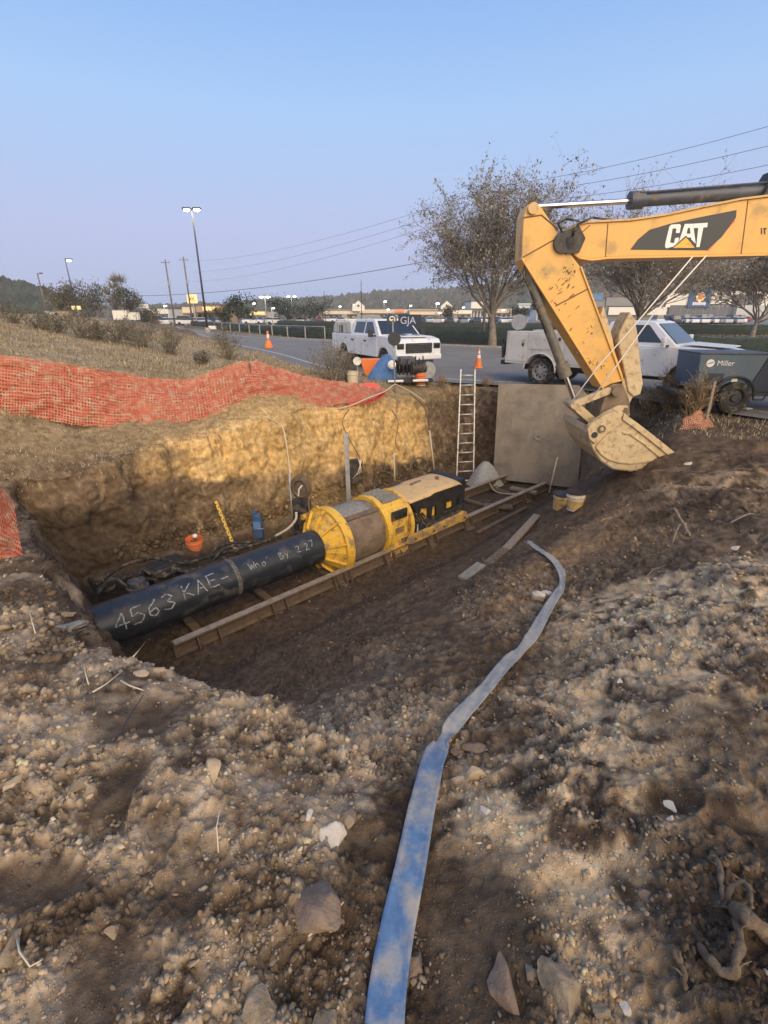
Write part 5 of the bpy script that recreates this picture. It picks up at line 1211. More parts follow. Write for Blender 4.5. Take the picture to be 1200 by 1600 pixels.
    MB().box((L * .5, 0, .48), (L - .8, .9, .16)).build('frame', M_trim, t)
    for sg in (-1, 1):
        wheel(t, (xf, sg * .84, .42), .42, .30, sg); wheel(t, (xr, sg * .84, .42), .42, .30, sg)
        hood = None
    m = MB(); m.prism([Vector((L - .25, -.55, hz + .045)), Vector((L - .25, .55, hz + .045)), Vector((L - 1.3, .66, hz + .10)), Vector((L - 1.3, -.66, hz + .10))], UP * .03); m.build('hood_bulge', M_white, t, bevel=.02)
    if kind == 'pickup':
        for sg in (-1, 1): MB().box((L - .7, sg * .3, hz + .135), (.45, .14, .02)).build('hood_vent', M_trim, t)
        # ribbed cap over the bed, higher than the belt
        pr = [(.04, hz + .07), (.10, 1.66), (.30, 1.80), (1.9, 1.84), (2.0, 1.80), (2.0, hz + .07)]
        cp = side_solid(pr, -HW + .06, HW - .06).build('bed_cap', M_whitedull, t, bevel=.07, seg=3)
        for x in (.55, 1.05, 1.55): MB().box((x, -HW + .055, 1.53), (.02, .02, .44)).build('cap_seam', M_storegrey, cp)
        MB().box((.98, -HW + .05, 1.52), (.36, .02, .30)).build('cap_window', M_glass, cp, bevel=.01)
        MB().box((.98, -HW + .035, 1.52), (.03, .02, .30)).build('window_bar', M_whitedull, cp)
    else:
        # service body: boxes along both sides over an open bed, with arches
        pr = [(2.92, .62), (2.92, 1.60), (.0, 1.60), (.0, .62), (xr - .55, .62)] + arch(xr, .52, .64)[::-1] + [(xr + .55, .62)]
        for sg in (-1, 1):
            sb = side_solid(pr, sg * (HW + .08), sg * (HW - .42)).build('service_box', M_whitedull, t, bevel=.015, fixn=True)
            for (x0, x1_, z0, z1) in ((.06, .74, .70, 1.52), (.80, 1.95, 1.08, 1.52), (2.02, 2.44, .70, 1.52), (2.48, 2.86, .70, 1.52)):
                d = MB().box(((x0 + x1_) / 2, sg * (HW + .088), (z0 + z1) / 2), (x1_ - x0, .018, z1 - z0)).build('box_door', M_whitedull, sb, bevel=.006)
                MB().box((x1_ - .12, sg * (HW + .10), (z0 + z1) / 2 + .1), (.07, .02, .09)).build('latch', M_trim, sb)
            m = MB().lathe((xr, sg * (HW + .07), .42), (0, sg, 0), [(0, .52), (.04, .52), (.04, .57), (0, .57)], 20, closed=True, a0=0, a1=2 * math.pi)
            MB().tube([(xr + .55 * math.cos(a), sg * (HW + .09), .42 + .55 * math.sin(a)) for a in [math.pi * k / 14 for k in range(15)]], .025, 6).build('arch_trim', M_whitedull, sb, smooth=True)
        MB().box((1.46, 0, .75), (2.9, 1.2, .2)).build('bed_floor', M_trim, t)
        MB().box((-.12, 0, .62), (.22, 1.9, .14)).build('rear_bumper', M_trim, t, bevel=.02)
        MB().box((-.45, .1, 1.0), (.45, .7, .5)).build('rear_vice_gear', M_blackdirt, t, bevel=.08)
        MB().tube([(-.55, -.3, .7), (-.6, -.3, 1.3), (-.4, -.5, 1.35)], .05, 8).build('vice_bar', M_blackdirt, t)
        rl = MB().lathe((.2, -.72, 1.86), (.2, -1, .1), [(-.06, 0), (-.06, .24), (-.05, .24), (-.05, .10), (.05, .10), (.05, .24), (.06, .24), (.06, 0)], 24).build('hose_reel', M_galv, t, smooth=30)
        MB().box((.2, -.7, 1.66), (.1, .06, .14)).build('reel_stand', M_trim, rl)
        MB().box((1.7, -.5, 1.68), (1.6, .10, .06)).build('rack_rail', M_trim, t)
    return t
def heading(a, b): return math.atan2(b[1] - a[1], b[0] - a[0])
# pale pickup at the left, three quarter front view
pickup('pickup_truck', 'white pickup with a ribbed bed cap parked across the road facing right', 'pickup truck', (-1.55, 24.1, 0), heading((0, 0), (.48, -.877)), 'pickup')
pickup('service_truck', 'white service truck with side tool boxes parked behind the excavator stick', 'truck', (4.75, 17.35, 0), heading((4.8, 17.4), (9.3, 12.9)), 'service')

# welder generator on its trailer
gen = thing('welder_generator', 'blue grey welder generator on a single axle trailer in front of the service truck', 'generator', P(1115, 641, y=11.6) + Vector((0, 0, -.0)), R(-6))
gen.location.z = 0.0; gen.location.x = 8.0; gen.location.y = 11.75
M_ = MB().prism([Vector((-.78, -.55, .52)), Vector((.32, -.55, .46)), Vector((.62, -.55, 1.27)), Vector((-.86, -.55, 1.27))], Vector((0, 1.1, 0)))
gb = M_.build('enclosure', M_gen, gen, bevel=.03)
MB().box((-.08, 0, 1.285), (1.56, 1.12, .04)).build('top_panel', M_cyl, gen, bevel=.01)
gd = MB().prism([Vector((.34, -.50, .44)), Vector((1.9, -.50, .44)), Vector((1.9, -.50, 1.24)), Vector((.64, -.50, 1.24))], Vector((0, 1.0, 0))).build('engine_end', M_gendark, gen, bevel=.02)
MB().box((1.72, -.52, 1.0), (.42, .03, .42)).build('tan_door_panel', M_hood, gd, bevel=.01)
m = MB().lathe((-.60, -.556, 1.08), (0, -1, 0), [(0, .0), (0, .085), (.004, .085), (.004, 0)], 24); lg = m.build('logo_disc', M_letter, gb)
MB().prism([Vector((-.67, -.564, 1.055)), Vector((-.55, -.564, 1.09)), Vector((-.53, -.564, 1.115)), Vector((-.65, -.564, 1.08))], Vector((0, .002, 0))).build('logo_slash', M_gen, gb)
put_text("Miller", (-.46, -.557, 1.03), (1, 0, 0), (0, 0, 1), .16, extrude=.002).build('lettering', M_letter, gb)
MB().box((-.0, -.556, .70), (.12, .01, .10)).build('white_sticker', M_letter, gb); MB().box((-.45, -.556, .72), (.4, .008, .28)).build('dark_door', M_gendark, gb, bevel=.01)
MB().tube([(.95, 0, 1.24), (.95, 0, 1.42), (1.02, 0, 1.52), (1.16, 0, 1.56)], .035, 10).build('exhaust_pipe', M_rim, gen, smooth=True)
MB().box((.3, 0, .40), (3.0, 1.0, .08)).build('trailer_frame', M_black, gen); MB().bar((1.8, 0, .40), (2.9, 0, .42), .09, .09).build('drawbar', M_black, gen)
wheel(gen, (.02, -.62, .34), .34, .22, -1, mt_rim=M_trim); wheel(gen, (.02, .62, .34), .34, .22, 1, mt_rim=M_trim)
m = MB(); m.tube([(.02 + .44 * math.cos(a), -.62, .36 + .44 * math.sin(a)) for a in [math.pi * k / 10 for k in range(11)]], .03, 6); m.build('mudguard', M_trim, gen)
MB().tube([(.5, -.5, .4), (.55, -.5, .28), (.75, -.5, .28), (.8, -.5, .4)], .02, 6).build('step', M_black, gen)
MB().box((1.75, -.55, .38), (.42, .06, .05)).build('white_bar', M_letter, gen)
c = og(1166, 644); q = MB().box((0, 0, .01), (.22, .12, .015)).build('paper_scrap', M_letter, None); q.location = (c.x, c.y, .02); q.rotation_euler.z = .4; tag(q, 'scrap of white paper on the road edge below the generator', 'litter')

# ------------------------------------------------------------------ roadside gear around the sign post
sp_b, sp_t = P(618, 604, y=14.6), P(613, 488, y=15.0)
s_ = thing('round_sign', 'round sign on a thin post showing its dark back at the pit edge', 'sign', gpt(sp_b.x, sp_b.y, -.05))
MB().tube([sp_b + Vector((0, 0, -.3)), sp_t], .022, 8).build('post', M_galv, s_, smooth=True, world=True)
MB().cyl(P(616, 529.5, y=14.75), P(616, 529.5, y=14.78), .19, 28).build('round_disc', M_trim, s_, world=True)
MB().cyl(P(612, 499.5, y=14.95), P(612, 499.5, y=14.98), .145, 28).build('logo_disc', M_decal, s_, world=True)
m = MB(); q = P(612, 499.5, y=14.93)
pts = [q + Vector((r_ * math.cos(a), 0, r_ * math.sin(a))) for a, r_ in [(R(-30 + 18 * k), .092 - .0009 * k * k * .3) for k in range(18)]]
m.tube(pts + [q + Vector((-.03, 0, -.01)), q + Vector((.05, 0, .0))], .02, 6); m.build('white_swirl', M_letter, s_, world=True)
bd = MB().box(P(640, 500, y=15.1), (.66, .02, .30)).build('name_board', M_gendark, s_, world=True)
m = put_text("GJA", P(625, 506, y=15.07), (1, 0, 0), (0, 0, 1), .28, extrude=.004); m.build('lettering', mat('pale_blue_letter', (.45, .55, .75), .6), bd, world=True)
g = thing('trash_pump', 'engine driven pump on a skid with white pipes beside the pickup', 'pump', (.75, 15.9, .02), .2)
MB().box((0, 0, .12), (1.5, .7, .08)).build('skid', M_black, g); MB().lathe((.1, -.1, .5), (1, 0, 0), [(0, 0), (0, .2), (.45, .2), (.5, .1), (.5, 0)], 18).build('engine_block', M_blackdirt, g, smooth=30)
MB().box((-.05, 0, .72), (.5, .4, .25)).build('engine_top', M_cyl, g, bevel=.04); MB().lathe((.62, -.05, .42), (0, -1, 0), [(0, 0), (0, .24), (.1, .28), (.2, .24), (.2, 0)], 20).build('pump_volute', M_galv, g, smooth=30)
for x in (-.5, .3): MB().box((x, -.5, .16), (.5, .07, .07)).build('white_pipe', M_letter, g, bevel=.02)
m = MB()
for k in range(7): m.tube([(-.3 + .12 * k, -.2, .3), (-.34 + .13 * k, -.3, .6 + .05 * (k % 3)), (-.25 + .12 * k, -.1, .85 - .06 * (k % 2))], .02, 6)
m.build('pump_hoses', M_rubber, g, smooth=True)
# blue tarp over a tank, orange crate, white oval tank
tp = thing('covered_tank', 'blue tarp heaped over gear with a white oval tank end beside it', 'covered tank', (-.12, 15.9, .03))
m = MB(); n_ = 20; lv = [(0, .42), (.18, .42), (.45, .34), (.70, .22), (.86, .12), (.92, 0)]
for z, r_ in lv:
    for k in range(n_):
        a = 2 * math.pi * k / n_; f = 1 + .10 * math.sin(5 * a + z * 4) + .06 * math.sin(9 * a); m.v.append((r_ * 1.1 * f * math.cos(a) + .25 * z, r_ * .8 * f * math.sin(a), z))
m.f = [(i * n_ + k, i * n_ + (k + 1) % n_, (i + 1) * n_ + (k + 1) % n_, (i + 1) * n_ + k) for i in range(len(lv) - 1) for k in range(n_)]
m.build('tarp', M_tarp, tp, smooth=35); MB().lathe((.36, -.36, .62), (.15, -1, .1), [(0, 0), (0, .13), (.05, .13), (.09, .07), (.09, 0)], 20).build('tank_end', M_letter, tp, smooth=30).scale = (1, 1, 1)
oc = thing('orange_crate', 'orange crate standing between the pickup and the blue tarp', 'crate', (-.42, 16.6, 0))
MB().prism([Vector((-.38, 0, .72)), Vector((.38, 0, .72)), Vector((.18, 0, .18)), Vector((-.2, 0, .18))], Vector((0, .5, 0))).build('crate_body', M_cone, oc, bevel=.02); MB().box((0, .25, .09), (.5, .45, .18)).build('crate_base', M_trim, oc)
# tan pail with a gauge, orange pail upside down
c = og(551, 604); pb = pail('tan_bucket', 'tan bucket on the bank beside the grey bush', 'bucket', c, .17, .42, M_cream, handle=False)
gq = thing('pressure_gauge', 'white round gauge on a short stem standing by the tan bucket', 'gauge', c + Vector((.14, .05, .0)))
MB().tube([(0, 0, 0), (0, 0, .58)], .018, 6).build('stem', M_galv, gq); MB().lathe((0, -.02, .68), (0, -1, 0), [(0, 0), (0, .11), (.04, .11), (.04, .09), (.02, .085), (.02, 0)], 20).build('dial', M_letter, gq)
c = og(657, 602); ob2 = pail('orange_pail', 'faded orange pail standing at the brink of the pit left of the ladder', 'bucket', c, .20, .40, M_orange, handle=False)
MB().lathe((0, 0, .0), UP, [(.0, .17), (.03, .17)], 24).build('pale_ring', M_letter, ob2, smooth=True)
def cone_(name, label, loc, h, r, group=None, delin=False):
    t = thing(name, label, 'traffic cone', loc, group=group)
    MB().box((0, 0, .02), (r * 2.4, r * 2.4, .04)).build('base', M_cone if not delin else M_rubber, t, bevel=.02)
    MB().lathe((0, 0, .04), UP, [(0, r), (h * .5, r * .55)], 20).build('lower_cone', M_cone, t, smooth=True); MB().lathe((0, 0, .04), UP, [(h * .5, r * .55), (h * .66, r * .4)], 20).build('white_collar', M_letter, t, smooth=True)
    MB().lathe((0, 0, .04), UP, [(h * .66, r * .4), (h * .74, r * .32)], 20).build('upper_cone', M_cone, t, smooth=True); MB().lathe((0, 0, .04), UP, [(h * .74, r * .32), (h * .88, r * .22)], 20).build('white_collar', M_letter, t, smooth=True)
    MB().lathe((0, 0, .04), UP, [(h * .88, r * .22), (h, r * .16), (h, 0)], 20).build('tip', M_cone, t, smooth=True)
    return t
cone_('traffic_cone', 'tall orange traffic cone with white collars on the road above the ladder', P(747, 575, z=0), .74 , .15)
cc = P(420, 543, z=0); dl = thing('delineator', 'slim orange delineator post with a round foot on the road at the left', 'delineator', cc)
MB().lathe((0, 0, 0), UP, [(0, .28), (.12, .28), (.2, .22), (.42, .17), (.44, .08), (1.0, .08), (1.05, .05), (1.05, 0)], 18).build('post_body', M_cone, dl, smooth=30); MB().lathe((0, 0, .62), UP, [(0, .085), (.22, .085)], 18).build('white_band', M_letter, dl)
# survey stake and bit of orange mesh at the right
c = og(1100, 672); post('survey_stake', 'grey wooden survey stake in the dirt in front of the generator', 'stake', c, c + Vector((-.02, .02, .98)), .05, M_wood)
c1, c2 = og(1065, 672), og(1120, 668)
m = net([c1, c1.lerp(c2, .5) + Vector((0, -.1, 0)), c2], [c1 + Vector((.1, .1, .25)), c1.lerp(c2, .5) + Vector((0, 0, .38)), c2 + Vector((-.1, .1, .2))], 20, 10, .72, .12, 8)
tag(m.build('orange_net_scrap', mat('faded_orange', (.55, .26, .16), .8), None), 'faded scrap of orange mesh around the survey stake', 'net')
# ------------------------------------------------------------------ plants
def leaf_quads(m, centers, size, rr, flat_=1.0):
    for c in centers:
        s = size * rr.uniform(.6, 1.35); a = Vector((rr.gauss(0, 1), rr.gauss(0, 1), rr.gauss(0, 1) * flat_)).normalized(); b = perp(a)[0]
        c = Vector(c); m.quad(c - a * s - b * s * .1, c + b * s * .55, c + a * s, c - b * s * .5)
def tree(name, label, base, h, wide, seed, leafm, nleaf, lsize, trunk_r=.28, group=None, fork=.2, leafband=.75, twr=.012, cat='tree', levels=4, low=.0):
    """a trunk forking low into many limbs, its crown scaled to the wanted height and width"""
    rr = random.Random(seed); t = thing(name, label, cat, base, group=group); segs = []; ends = []
    def grow(p, d, L, r, lev):
        n = 5 if lev < 2 else 3; pts = [p]; rs = [r]; q = p.copy(); dd = d.copy()
        for i in range(n):
            dd = (dd + Vector((rr.gauss(0, .13), rr.gauss(0, .13), rr.gauss(0, .07) + (.06 if lev > 0 else 0))) * (1 if lev else .25)).normalized(); q = q + dd * L / n; pts.append(q.copy()); rs.append(max(r * (1 - .55 * (i + 1) / n), twr * .5))
        segs.append((lev, pts, rs))
        if lev >= levels: ends.extend(pts[1:]); return
        for k in range(rr.randint(*((10, 12), (8, 9), (5, 7), (4, 5), (3, 4))[lev])):
            f = rr.uniform(.22, 1.0) if lev else rr.uniform(.8, 1.0); i = min(int(f * n), n - 1); s = pts[i].lerp(pts[i + 1], f * n - i)
            az_ = rr.uniform(0, 6.283) if lev else 6.283 * (k + rr.random()) / 10; side, upv = perp(dd); out = side * math.cos(az_) + upv * math.sin(az_)
            nd = (dd + out * (rr.uniform(.45, 1.0) if lev else rr.uniform(.25, 1.25)) + Vector((0, 0, .12))).normalized()
            grow(s, nd, L * rr.uniform(.5, .72) if lev else rr.uniform(.55, .8), max(rs[i] * rr.uniform(.4, .6), twr), lev + 1)
        if lev: ends.append(pts[-1])
    grow(Vector((0, 0, -.04)), Vector((0, 0, 1)), .42, trunk_r, 0)
    E = np.array([tuple(e_) for e_ in ends]); mx_, my_, mz_ = E.mean(0); E[:, 0] -= mx_; E[:, 1] -= my_; zt = np.percentile(E[:, 2], 99.5); zb_ = .38; wx = np.percentile(np.abs(E[:, :2]), 98) * 2
    def mp(p):
        q_ = max(0.0, (p.z - .38)) / (mz_ - .38); p = Vector((p.x - mx_ * min(q_, 1.3), p.y - my_ * min(q_, 1.3), p.z)); z = p.z / .38 * h * fork if p.z < zb_ else h * fork + (p.z - zb_) / (zt - zb_) * h * (1 - fork)
        k = wide / wx * min(1.0, .35 + max(0, p.z) * 1.2); return Vector((p.x * k, p.y * k, z - (low * (math.hypot(p.x, p.y) * k / (wide * .5)) ** 2 if p.z > zb_ else 0)))
    tk, cr_ = MB(), MB()
    for lev, pts, rs in segs: (tk if lev < 2 else cr_).tube([mp(p) for p in pts], rs, (10, 6, 4, 3, 3, 3)[lev], cap=False)
    tk.build('trunk', M_bark, t, smooth=True); crown = cr_.build('crown', M_twig, t); m = MB(); cs = []
    ends = [mp(e_) for e_ in ends]; z0, z1 = h * fork, h
    for k in range(nleaf):
        e_ = rr.choice(ends); f = (e_.z - z0) / (z1 - z0 + .01)
        if rr.random() > 1.15 - f * leafband: continue
        cs.append(e_ + Vector((rr.gauss(0, .12), rr.gauss(0, .12), rr.gauss(0, .10))))
    leaf_quads(m, cs, lsize, rr)
    if m.f: m.build('leaves', leafm, crown)['kind'] = 'stuff'
    return t
def gpos(px, py, d=None, z=0.0):
    p = P(px, py, z=z); return (p.x, p.y, z)
M_leaf_grey = mat('grey_brown_leaves', (.38, .33, .265), .9, col2=(.27, .245, .195), scale=.7, mix=(.4, .6))
tree('street_tree', 'large half bare spreading tree standing on the verge behind the ladder', gpos(769, 540, z=.05), 10.3, 10.2, 12, M_leaf_grey, 56000, .08, trunk_r=.34, fork=.20, leafband=.62, low=.6, twr=.011)
tree('street_tree', 'bare spreading tree on the verge behind the excavator boom', gpos(988, 533, z=.02), 11.4, 11.5, 23, M_leaf_grey, 34000, .085, trunk_r=.34, fork=.18, leafband=.8, low=.4, twr=.011)
tree('street_tree', 'brown leaved tree half hidden behind the boom near the right edge', (36, 50, 0), 9.8, 13, 31, M_leaf_b, 16000, .11, trunk_r=.3, fork=.16, leafband=.4, levels=3, low=.4)
# distant trees: a trunk, limbs and a crown of clumped leaves
def far_tree(name, label, base, h, wd, seed, leafm, n=1500, ls=.30, group=None, bare=False):
    rr = random.Random(seed); t = thing(name, label, 'tree', base, group=group); m = MB(); tk = MB()
    tk.tube([(0, 0, -.3), (rr.uniform(-.1, .1), 0, h * .3), (rr.uniform(-.3, .3), .1, h * .55)], [h * .03, h * .022, h * .012], 6)
    bl = [(rr.gauss(0, wd * .22), rr.gauss(0, wd * .22), h * rr.uniform(.35, .86)) for k in range(11)]
    for b in bl: tk.tube([(0, 0, h * .25), (b[0] * .5, b[1] * .5, b[2] * .75), b], [h * .014, h * .009, h * .004], 4, cap=False)
    tk.build('trunk', M_bark, t, smooth=True)
    cs = []
    for k in range(n):
        b = rr.choice(bl); r_ = wd * rr.uniform(.12, .30)
        v = Vector((rr.gauss(0, 1), rr.gauss(0, 1), rr.gauss(0, .85))).normalized() * r_ * rr.random() ** .33
        cs.append((b[0] + v.x, b[1] + v.y, max(h * .12, b[2] + v.z)))
    if bare:
        for c in cs[:n // 2]:
            b = Vector(min(bl, key=lambda q: (Vector(q) - Vector(c)).length)); m.tube([b, Vector(c) * 1.0 + Vector((0, 0, h * .08))], [.05, .02], 3, cap=False)
    leaf_quads(m, cs if not bare else cs[:n // 3], ls, rr); m.build('crown', leafm, t)
    return t
def at_d(px, d, z=0.0): return (P(px, 491, y=d).x, d, z)
spec_ = [(100, 92, 5.6, 6.5, M_leaf_b, 'brown round tree at the left above the field, left one of a clump'), (128, 95, 6.6, 7.5, M_leaf_b, 'wide brown tree in the middle of the clump beyond the field'),
         (155, 90, 6.2, 7, M_leaf_g, 'olive tree right of centre in the clump beyond the field'), (205, 98, 6.0, 5.5, M_leaf_g, 'thin topped olive tree at the right end of the clump'), (183, 104, 8.6, 6, M_brush, 'tall nearly bare grey tree rising above the clump at the left')]
for i, (px, d, h, wd, lm, lb) in enumerate(spec_): far_tree('field_tree', lb, at_d(px, d, 1.2 if i < 4 else .8), h, wd, 40 + i, lm, 1700, .22, 'trees beyond the field', bare=(i == 4))
spec_ = [(372, 88, 5.2, 5.6, 'rounded dark tree right of the tall street lamp'), (462, 110, 5.4, 10, 'broad dark tree below the pair of small lit lamps'), (492, 118, 5.2, 8, 'dark tree just right of the broad one in front of the hills'), (438, 120, 5.6, 6, 'small dark tree left of the broad one'), (700, 128, 4.0, 5, 'small dark tree in the parking lot left of the big tree trunk'), (812, 120, 3.8, 5, 'small dark tree near the blue store sign'), (225, 100, 3.0, 5, 'low dark tree beside the pale buildings at the left'), (345, 96, 3.4, 4, 'low dark tree beside the tan restaurant')]
for i, (px, d, h, wd, lb) in enumerate(spec_): far_tree('lot_tree', lb, at_d(px, d, 0), h, wd, 60 + i, M_leaf_d if i < 4 else M_leaf_g, 1500, .24, 'trees along the parking lot')
# brush along the field edge
def shrub(name, label, base, h, wd, seed, mt, n=46, leaves=500, ls=.03, group=None):
    rr = random.Random(seed); m = MB(); base = Vector(base); cs = []
    for k in range(n):
        a = rr.uniform(0, 6.283); r_ = wd * .5 * rr.random() ** .6; hh = h * rr.uniform(.55, 1.05) * (1 - .35 * (r_ / (wd * .5)) ** 2)
        p0 = Vector((rr.gauss(0, wd * .08), rr.gauss(0, wd * .08), -.1)); p2 = Vector((r_ * math.cos(a), r_ * math.sin(a), hh)); p1 = p0.lerp(p2, .5) + Vector((rr.gauss(0, .05), rr.gauss(0, .05), hh * .12))
        m.tube([p0, p1, p2], [.010, .007, .003], 3, cap=False)
        for j in range(5):
            q = p0.lerp(p1, rr.random()) if rr.random() < .3 else p1.lerp(p2, rr.random()); e_ = q + Vector((rr.gauss(0, .16) * h, rr.gauss(0, .16) * h, rr.uniform(.02, .3) * h)) ; m.tube([q, e_], [.005, .002], 3, cap=False)
            for l in range(max(1, leaves // (n * 5))): cs.append(q.lerp(e_, rr.random()) + Vector((rr.gauss(0, .03), rr.gauss(0, .03), rr.gauss(0, .03))))
    t = thing(name, label, 'bush', base, group=group)
    m.build('stems', M_brush if mt is not M_dryw else M_dryw, t); l = MB(); leaf_quads(l, cs, ls, rr); l.build('foliage', mt, t)
    return t
M_bush = mat('bush_leaves', (.075, .085, .06), .9, col2=(.13, .125, .09), scale=3)
bs = [(357, 562, 1.5, 1.3, 'dark upright bush on the crest right of the fence dip', M_bush), (22, 505, .9, 1.8, 'low dark bush at the far left edge of the field', M_bush), (62, 514, .9, 1.7, 'low grey bush second from the left edge along the field', M_bush), (92, 520, .8, 1.3, 'small dark bush third from the left along the field', M_bush), (128, 528, 1.3, 1.6, 'grey bush in front of the tree clump beyond the field', M_brush), (180, 536, 1.15, 2.0, 'dark green bush left of a paired bush on the field edge', M_bush), (222, 543, 1.35, 2.0, 'dark green bush in the middle of the field edge', M_bush), (266, 553, 1.25, 1.7, 'brownish bush beside the pale earth cut on the field', M_brush), (318, 570, .6, 1.0, 'low brown bush just left of the dark upright bush', M_brush), (155, 533, .8, 1.2, 'small bush tucked between bigger ones on the field edge', M_bush), (205, 533, .8, 1.5, 'pale twiggy bush behind the dark green bushes', M_brush)]
for i, (px, py, h, wd, lb, mt) in enumerate(bs):
    c = og(px, py); shrub('field_bush', lb, c, h * max(.55, min(1.0, c.y / 22)), wd * max(.7, min(1.15, c.y / 20)), 80 + i, mt, 44, 900, .035, 'bushes along the field edge')
c = og(522, 598); shrub('grey_bush', 'bare grey bush on the bank in front of the white pickup', c, 1.15, 1.5, 95, M_brush, 60, 700, .03)
c = og(548, 598); shrub('grey_bush', 'smaller grey bush just right of the bare bush before the pickup', c, .9, .8, 96, M_brush, 40, 400, .03)
c = og(1055, 640); shrub('dry_weed_clump', 'tall brown dry weeds in front of the service truck wheel', c + Vector((0, .2, 0)), 1.05, 1.1, 97, M_dryw, 70, 700, .03)
c = og(1082, 652); shrub('dry_weed_clump', 'brown dry weeds at the left corner of the generator', c, .95, .8, 98, M_dryw, 60, 600, .03)
c = og(1015, 640); shrub('dry_weed_clump', 'low dry weeds on the spoil behind the bucket', c, .6, 1.0, 99, M_dryw, 40, 300, .03)
for k, (px, py, h) in enumerate(((665, 600, .5), (690, 606, .45), (640, 600, .35), (930, 603, .35), (760, 604, .35), (720, 640, .3))):
    c = og(px, py); shrub('weed_tuft', ('dry weeds beside the orange pail', 'dry weeds left of the ladder top', 'short dry weeds right of the sign post', 'dry weeds above the right edge of the trench plate', 'dry weeds between ladder and trench plate', 'dry weeds behind the ladder')[k], c, h, .5, 110 + k, M_dryw, 26, 160, .02, 'dry weeds round the pit')
# hedges
def hedge(name, label, line, h, wd, seed):
    rr = random.Random(seed); line = densify(line, 8); t = thing(name, label, 'hedge', (line[0][0], line[0][1], 0)); m = MB(); rows = []
    for i, (x, y) in enumerate(line):
        a, b = Vector(line[max(i - 1, 0)]), Vector(line[min(i + 1, len(line) - 1)]); d = (b - a).normalized(); n = Vector((-d.y, d.x)); row = []
        for s, z in ((-.5, 0), (-.52, .5), (-.42, .95), (0, 1.02), (.42, .95), (.52, .5), (.5, 0)):
            row.append((x + n.x * s * wd * rr.uniform(.9, 1.1), y + n.y * s * wd, z * h * rr.uniform(.93, 1.05)))
        rows.append(row)
    for i in range(len(rows) - 1):
        for j in range(6): m.quad(rows[i][j], rows[i + 1][j], rows[i + 1][j + 1], rows[i][j + 1])
    m.build('hedge_core', M_hedge, t, world=True, fixn=True)
    l = MB(); cs = []
    L = sum((Vector(line[i + 1]) - Vector(line[i])).length for i in range(len(line) - 1))
    for k in range(int(min(L * 110, 9000))):
        i = rr.randrange(len(rows) - 1); j = rr.randrange(6); a, b, c, d = (Vector(rows[i][j]), Vector(rows[i + 1][j]), Vector(rows[i + 1][j + 1]), Vector(rows[i][j + 1])); u, v = rr.random(), rr.random()
        cs.append(a.lerp(b, u).lerp(d.lerp(c, u), v) + Vector((rr.gauss(0, .04), rr.gauss(0, .04), rr.gauss(0, .05))))
    leaf_quads(l, cs, .075, rr); o = l.build('hedge_leaves', M_hedge, t, world=True); o['kind'] = 'stuff'
    return t
hedge('hedge', 'long dark clipped hedge along the far side of the road', [(66, 13), (38, 20), (22, 28.5), (13.5, 34), (6.5, 39.5), (0, 44), (-6.5, 50), (-13, 58.5), (-19, 68), (-27, 82), (-38, 103)], .86, 1.3, 1)
hedge('hedge', 'second dark hedge farther back before the parking lot', [(95, 40), (60, 52), (36, 60), (18, 67), (4, 74), (-8, 84), (-20, 100)], 1.0, 1.6, 2)
m = MB(); gl_ = densify([(-5.5, 47.6), (-12, 55), (-18, 64), (-26, 79), (-36, 99)], 3)
gr_ = thing('guard_rail', 'thin pale rail fence running along the road before the far hedge', 'guard rail', (*gl_[0], 0))
for i, (x, y) in enumerate(gl_): MB().box((x, y, .45), (.1, .1, 1.1)).build('post', M_galv, gr_, world=True)
m = MB().tube([(x, y, 1.02) for x, y in gl_], .04, 6); m.build('rail', M_galv, gr_, world=True, smooth=True)

# ------------------------------------------------------------------ poles, lamps and wires
def pole(name, label, px, d, ztop, r, zbase=0.0, mt=M_pole, gear=True, group=None, cat='utility pole', leanx=0):
    b = at_d(px, d, zbase); t = thing(name, label, cat, b, group=group)
    MB().tube([(0, 0, -.3), (leanx, 0, ztop - zbase)], [r, r * .65], 10).build('shaft', mt, t, smooth=True)
    if gear:
        MB().box((leanx, 0, ztop - zbase - .5), (1.6, .1, .1)).build('crossarm', mt, t)
        for x in (-.7, 0, .7): MB().cyl((leanx + x, 0, ztop - zbase - .45), (leanx + x, 0, ztop - zbase - .2), .05, 8).build('insulator', M_galv, t)
        MB().cyl((leanx + .2, -.2, (ztop - zbase) * .62), (leanx + .2, -.2, (ztop - zbase) * .62 + .7), .2, 10).build('transformer', M_galv, t)
    return t
def street_lamp(name, label, px, d, ztop, heads, glow, r=.1, zbase=0.0, hs=.42, group=None, mt=M_poledark):
    b = at_d(px, d, zbase); t = thing(name, label, 'street lamp', b, group=group); H_ = ztop - zbase
    MB().tube([(0, 0, -.3), (0, 0, H_)], [r, r * .6], 10).build('shaft', mt, t, smooth=True)
    MB().cyl((0, 0, 0), (0, 0, .6), r * 2.2, 12).build('footing', M_kerb, t)
    for x in heads:
        MB().bar((0, 0, H_ - .08), (x, 0, H_ - .02), r * .6, r * .6).build('arm', mt, t)
        hd = MB().box((x * 1.15, 0, H_ + .02), (hs * 1.5, hs, hs * .35)).build('lamp_head', mt, t, bevel=.02)
        MB().lathe((x * 1.15, 0, H_ - hs * .16), (0, 0, -1), [(0, hs * .62), (hs * .22, hs * .45), (hs * .30, 0)], 14).build('lit_lens', glow, hd, smooth=True)
    return t
street_lamp('lamp_post', 'tall dark lamp post with two glaring lit heads at the left', 321, 62, 12.9, (-.5, .5), M_lamp, .13, hs=.55)
street_lamp('lamp_post', 'lamp post with one lit head above the brown trees at far left', 121, 76, 9.2, (.45,), M_lamp2, .10, zbase=1.2, hs=.55)
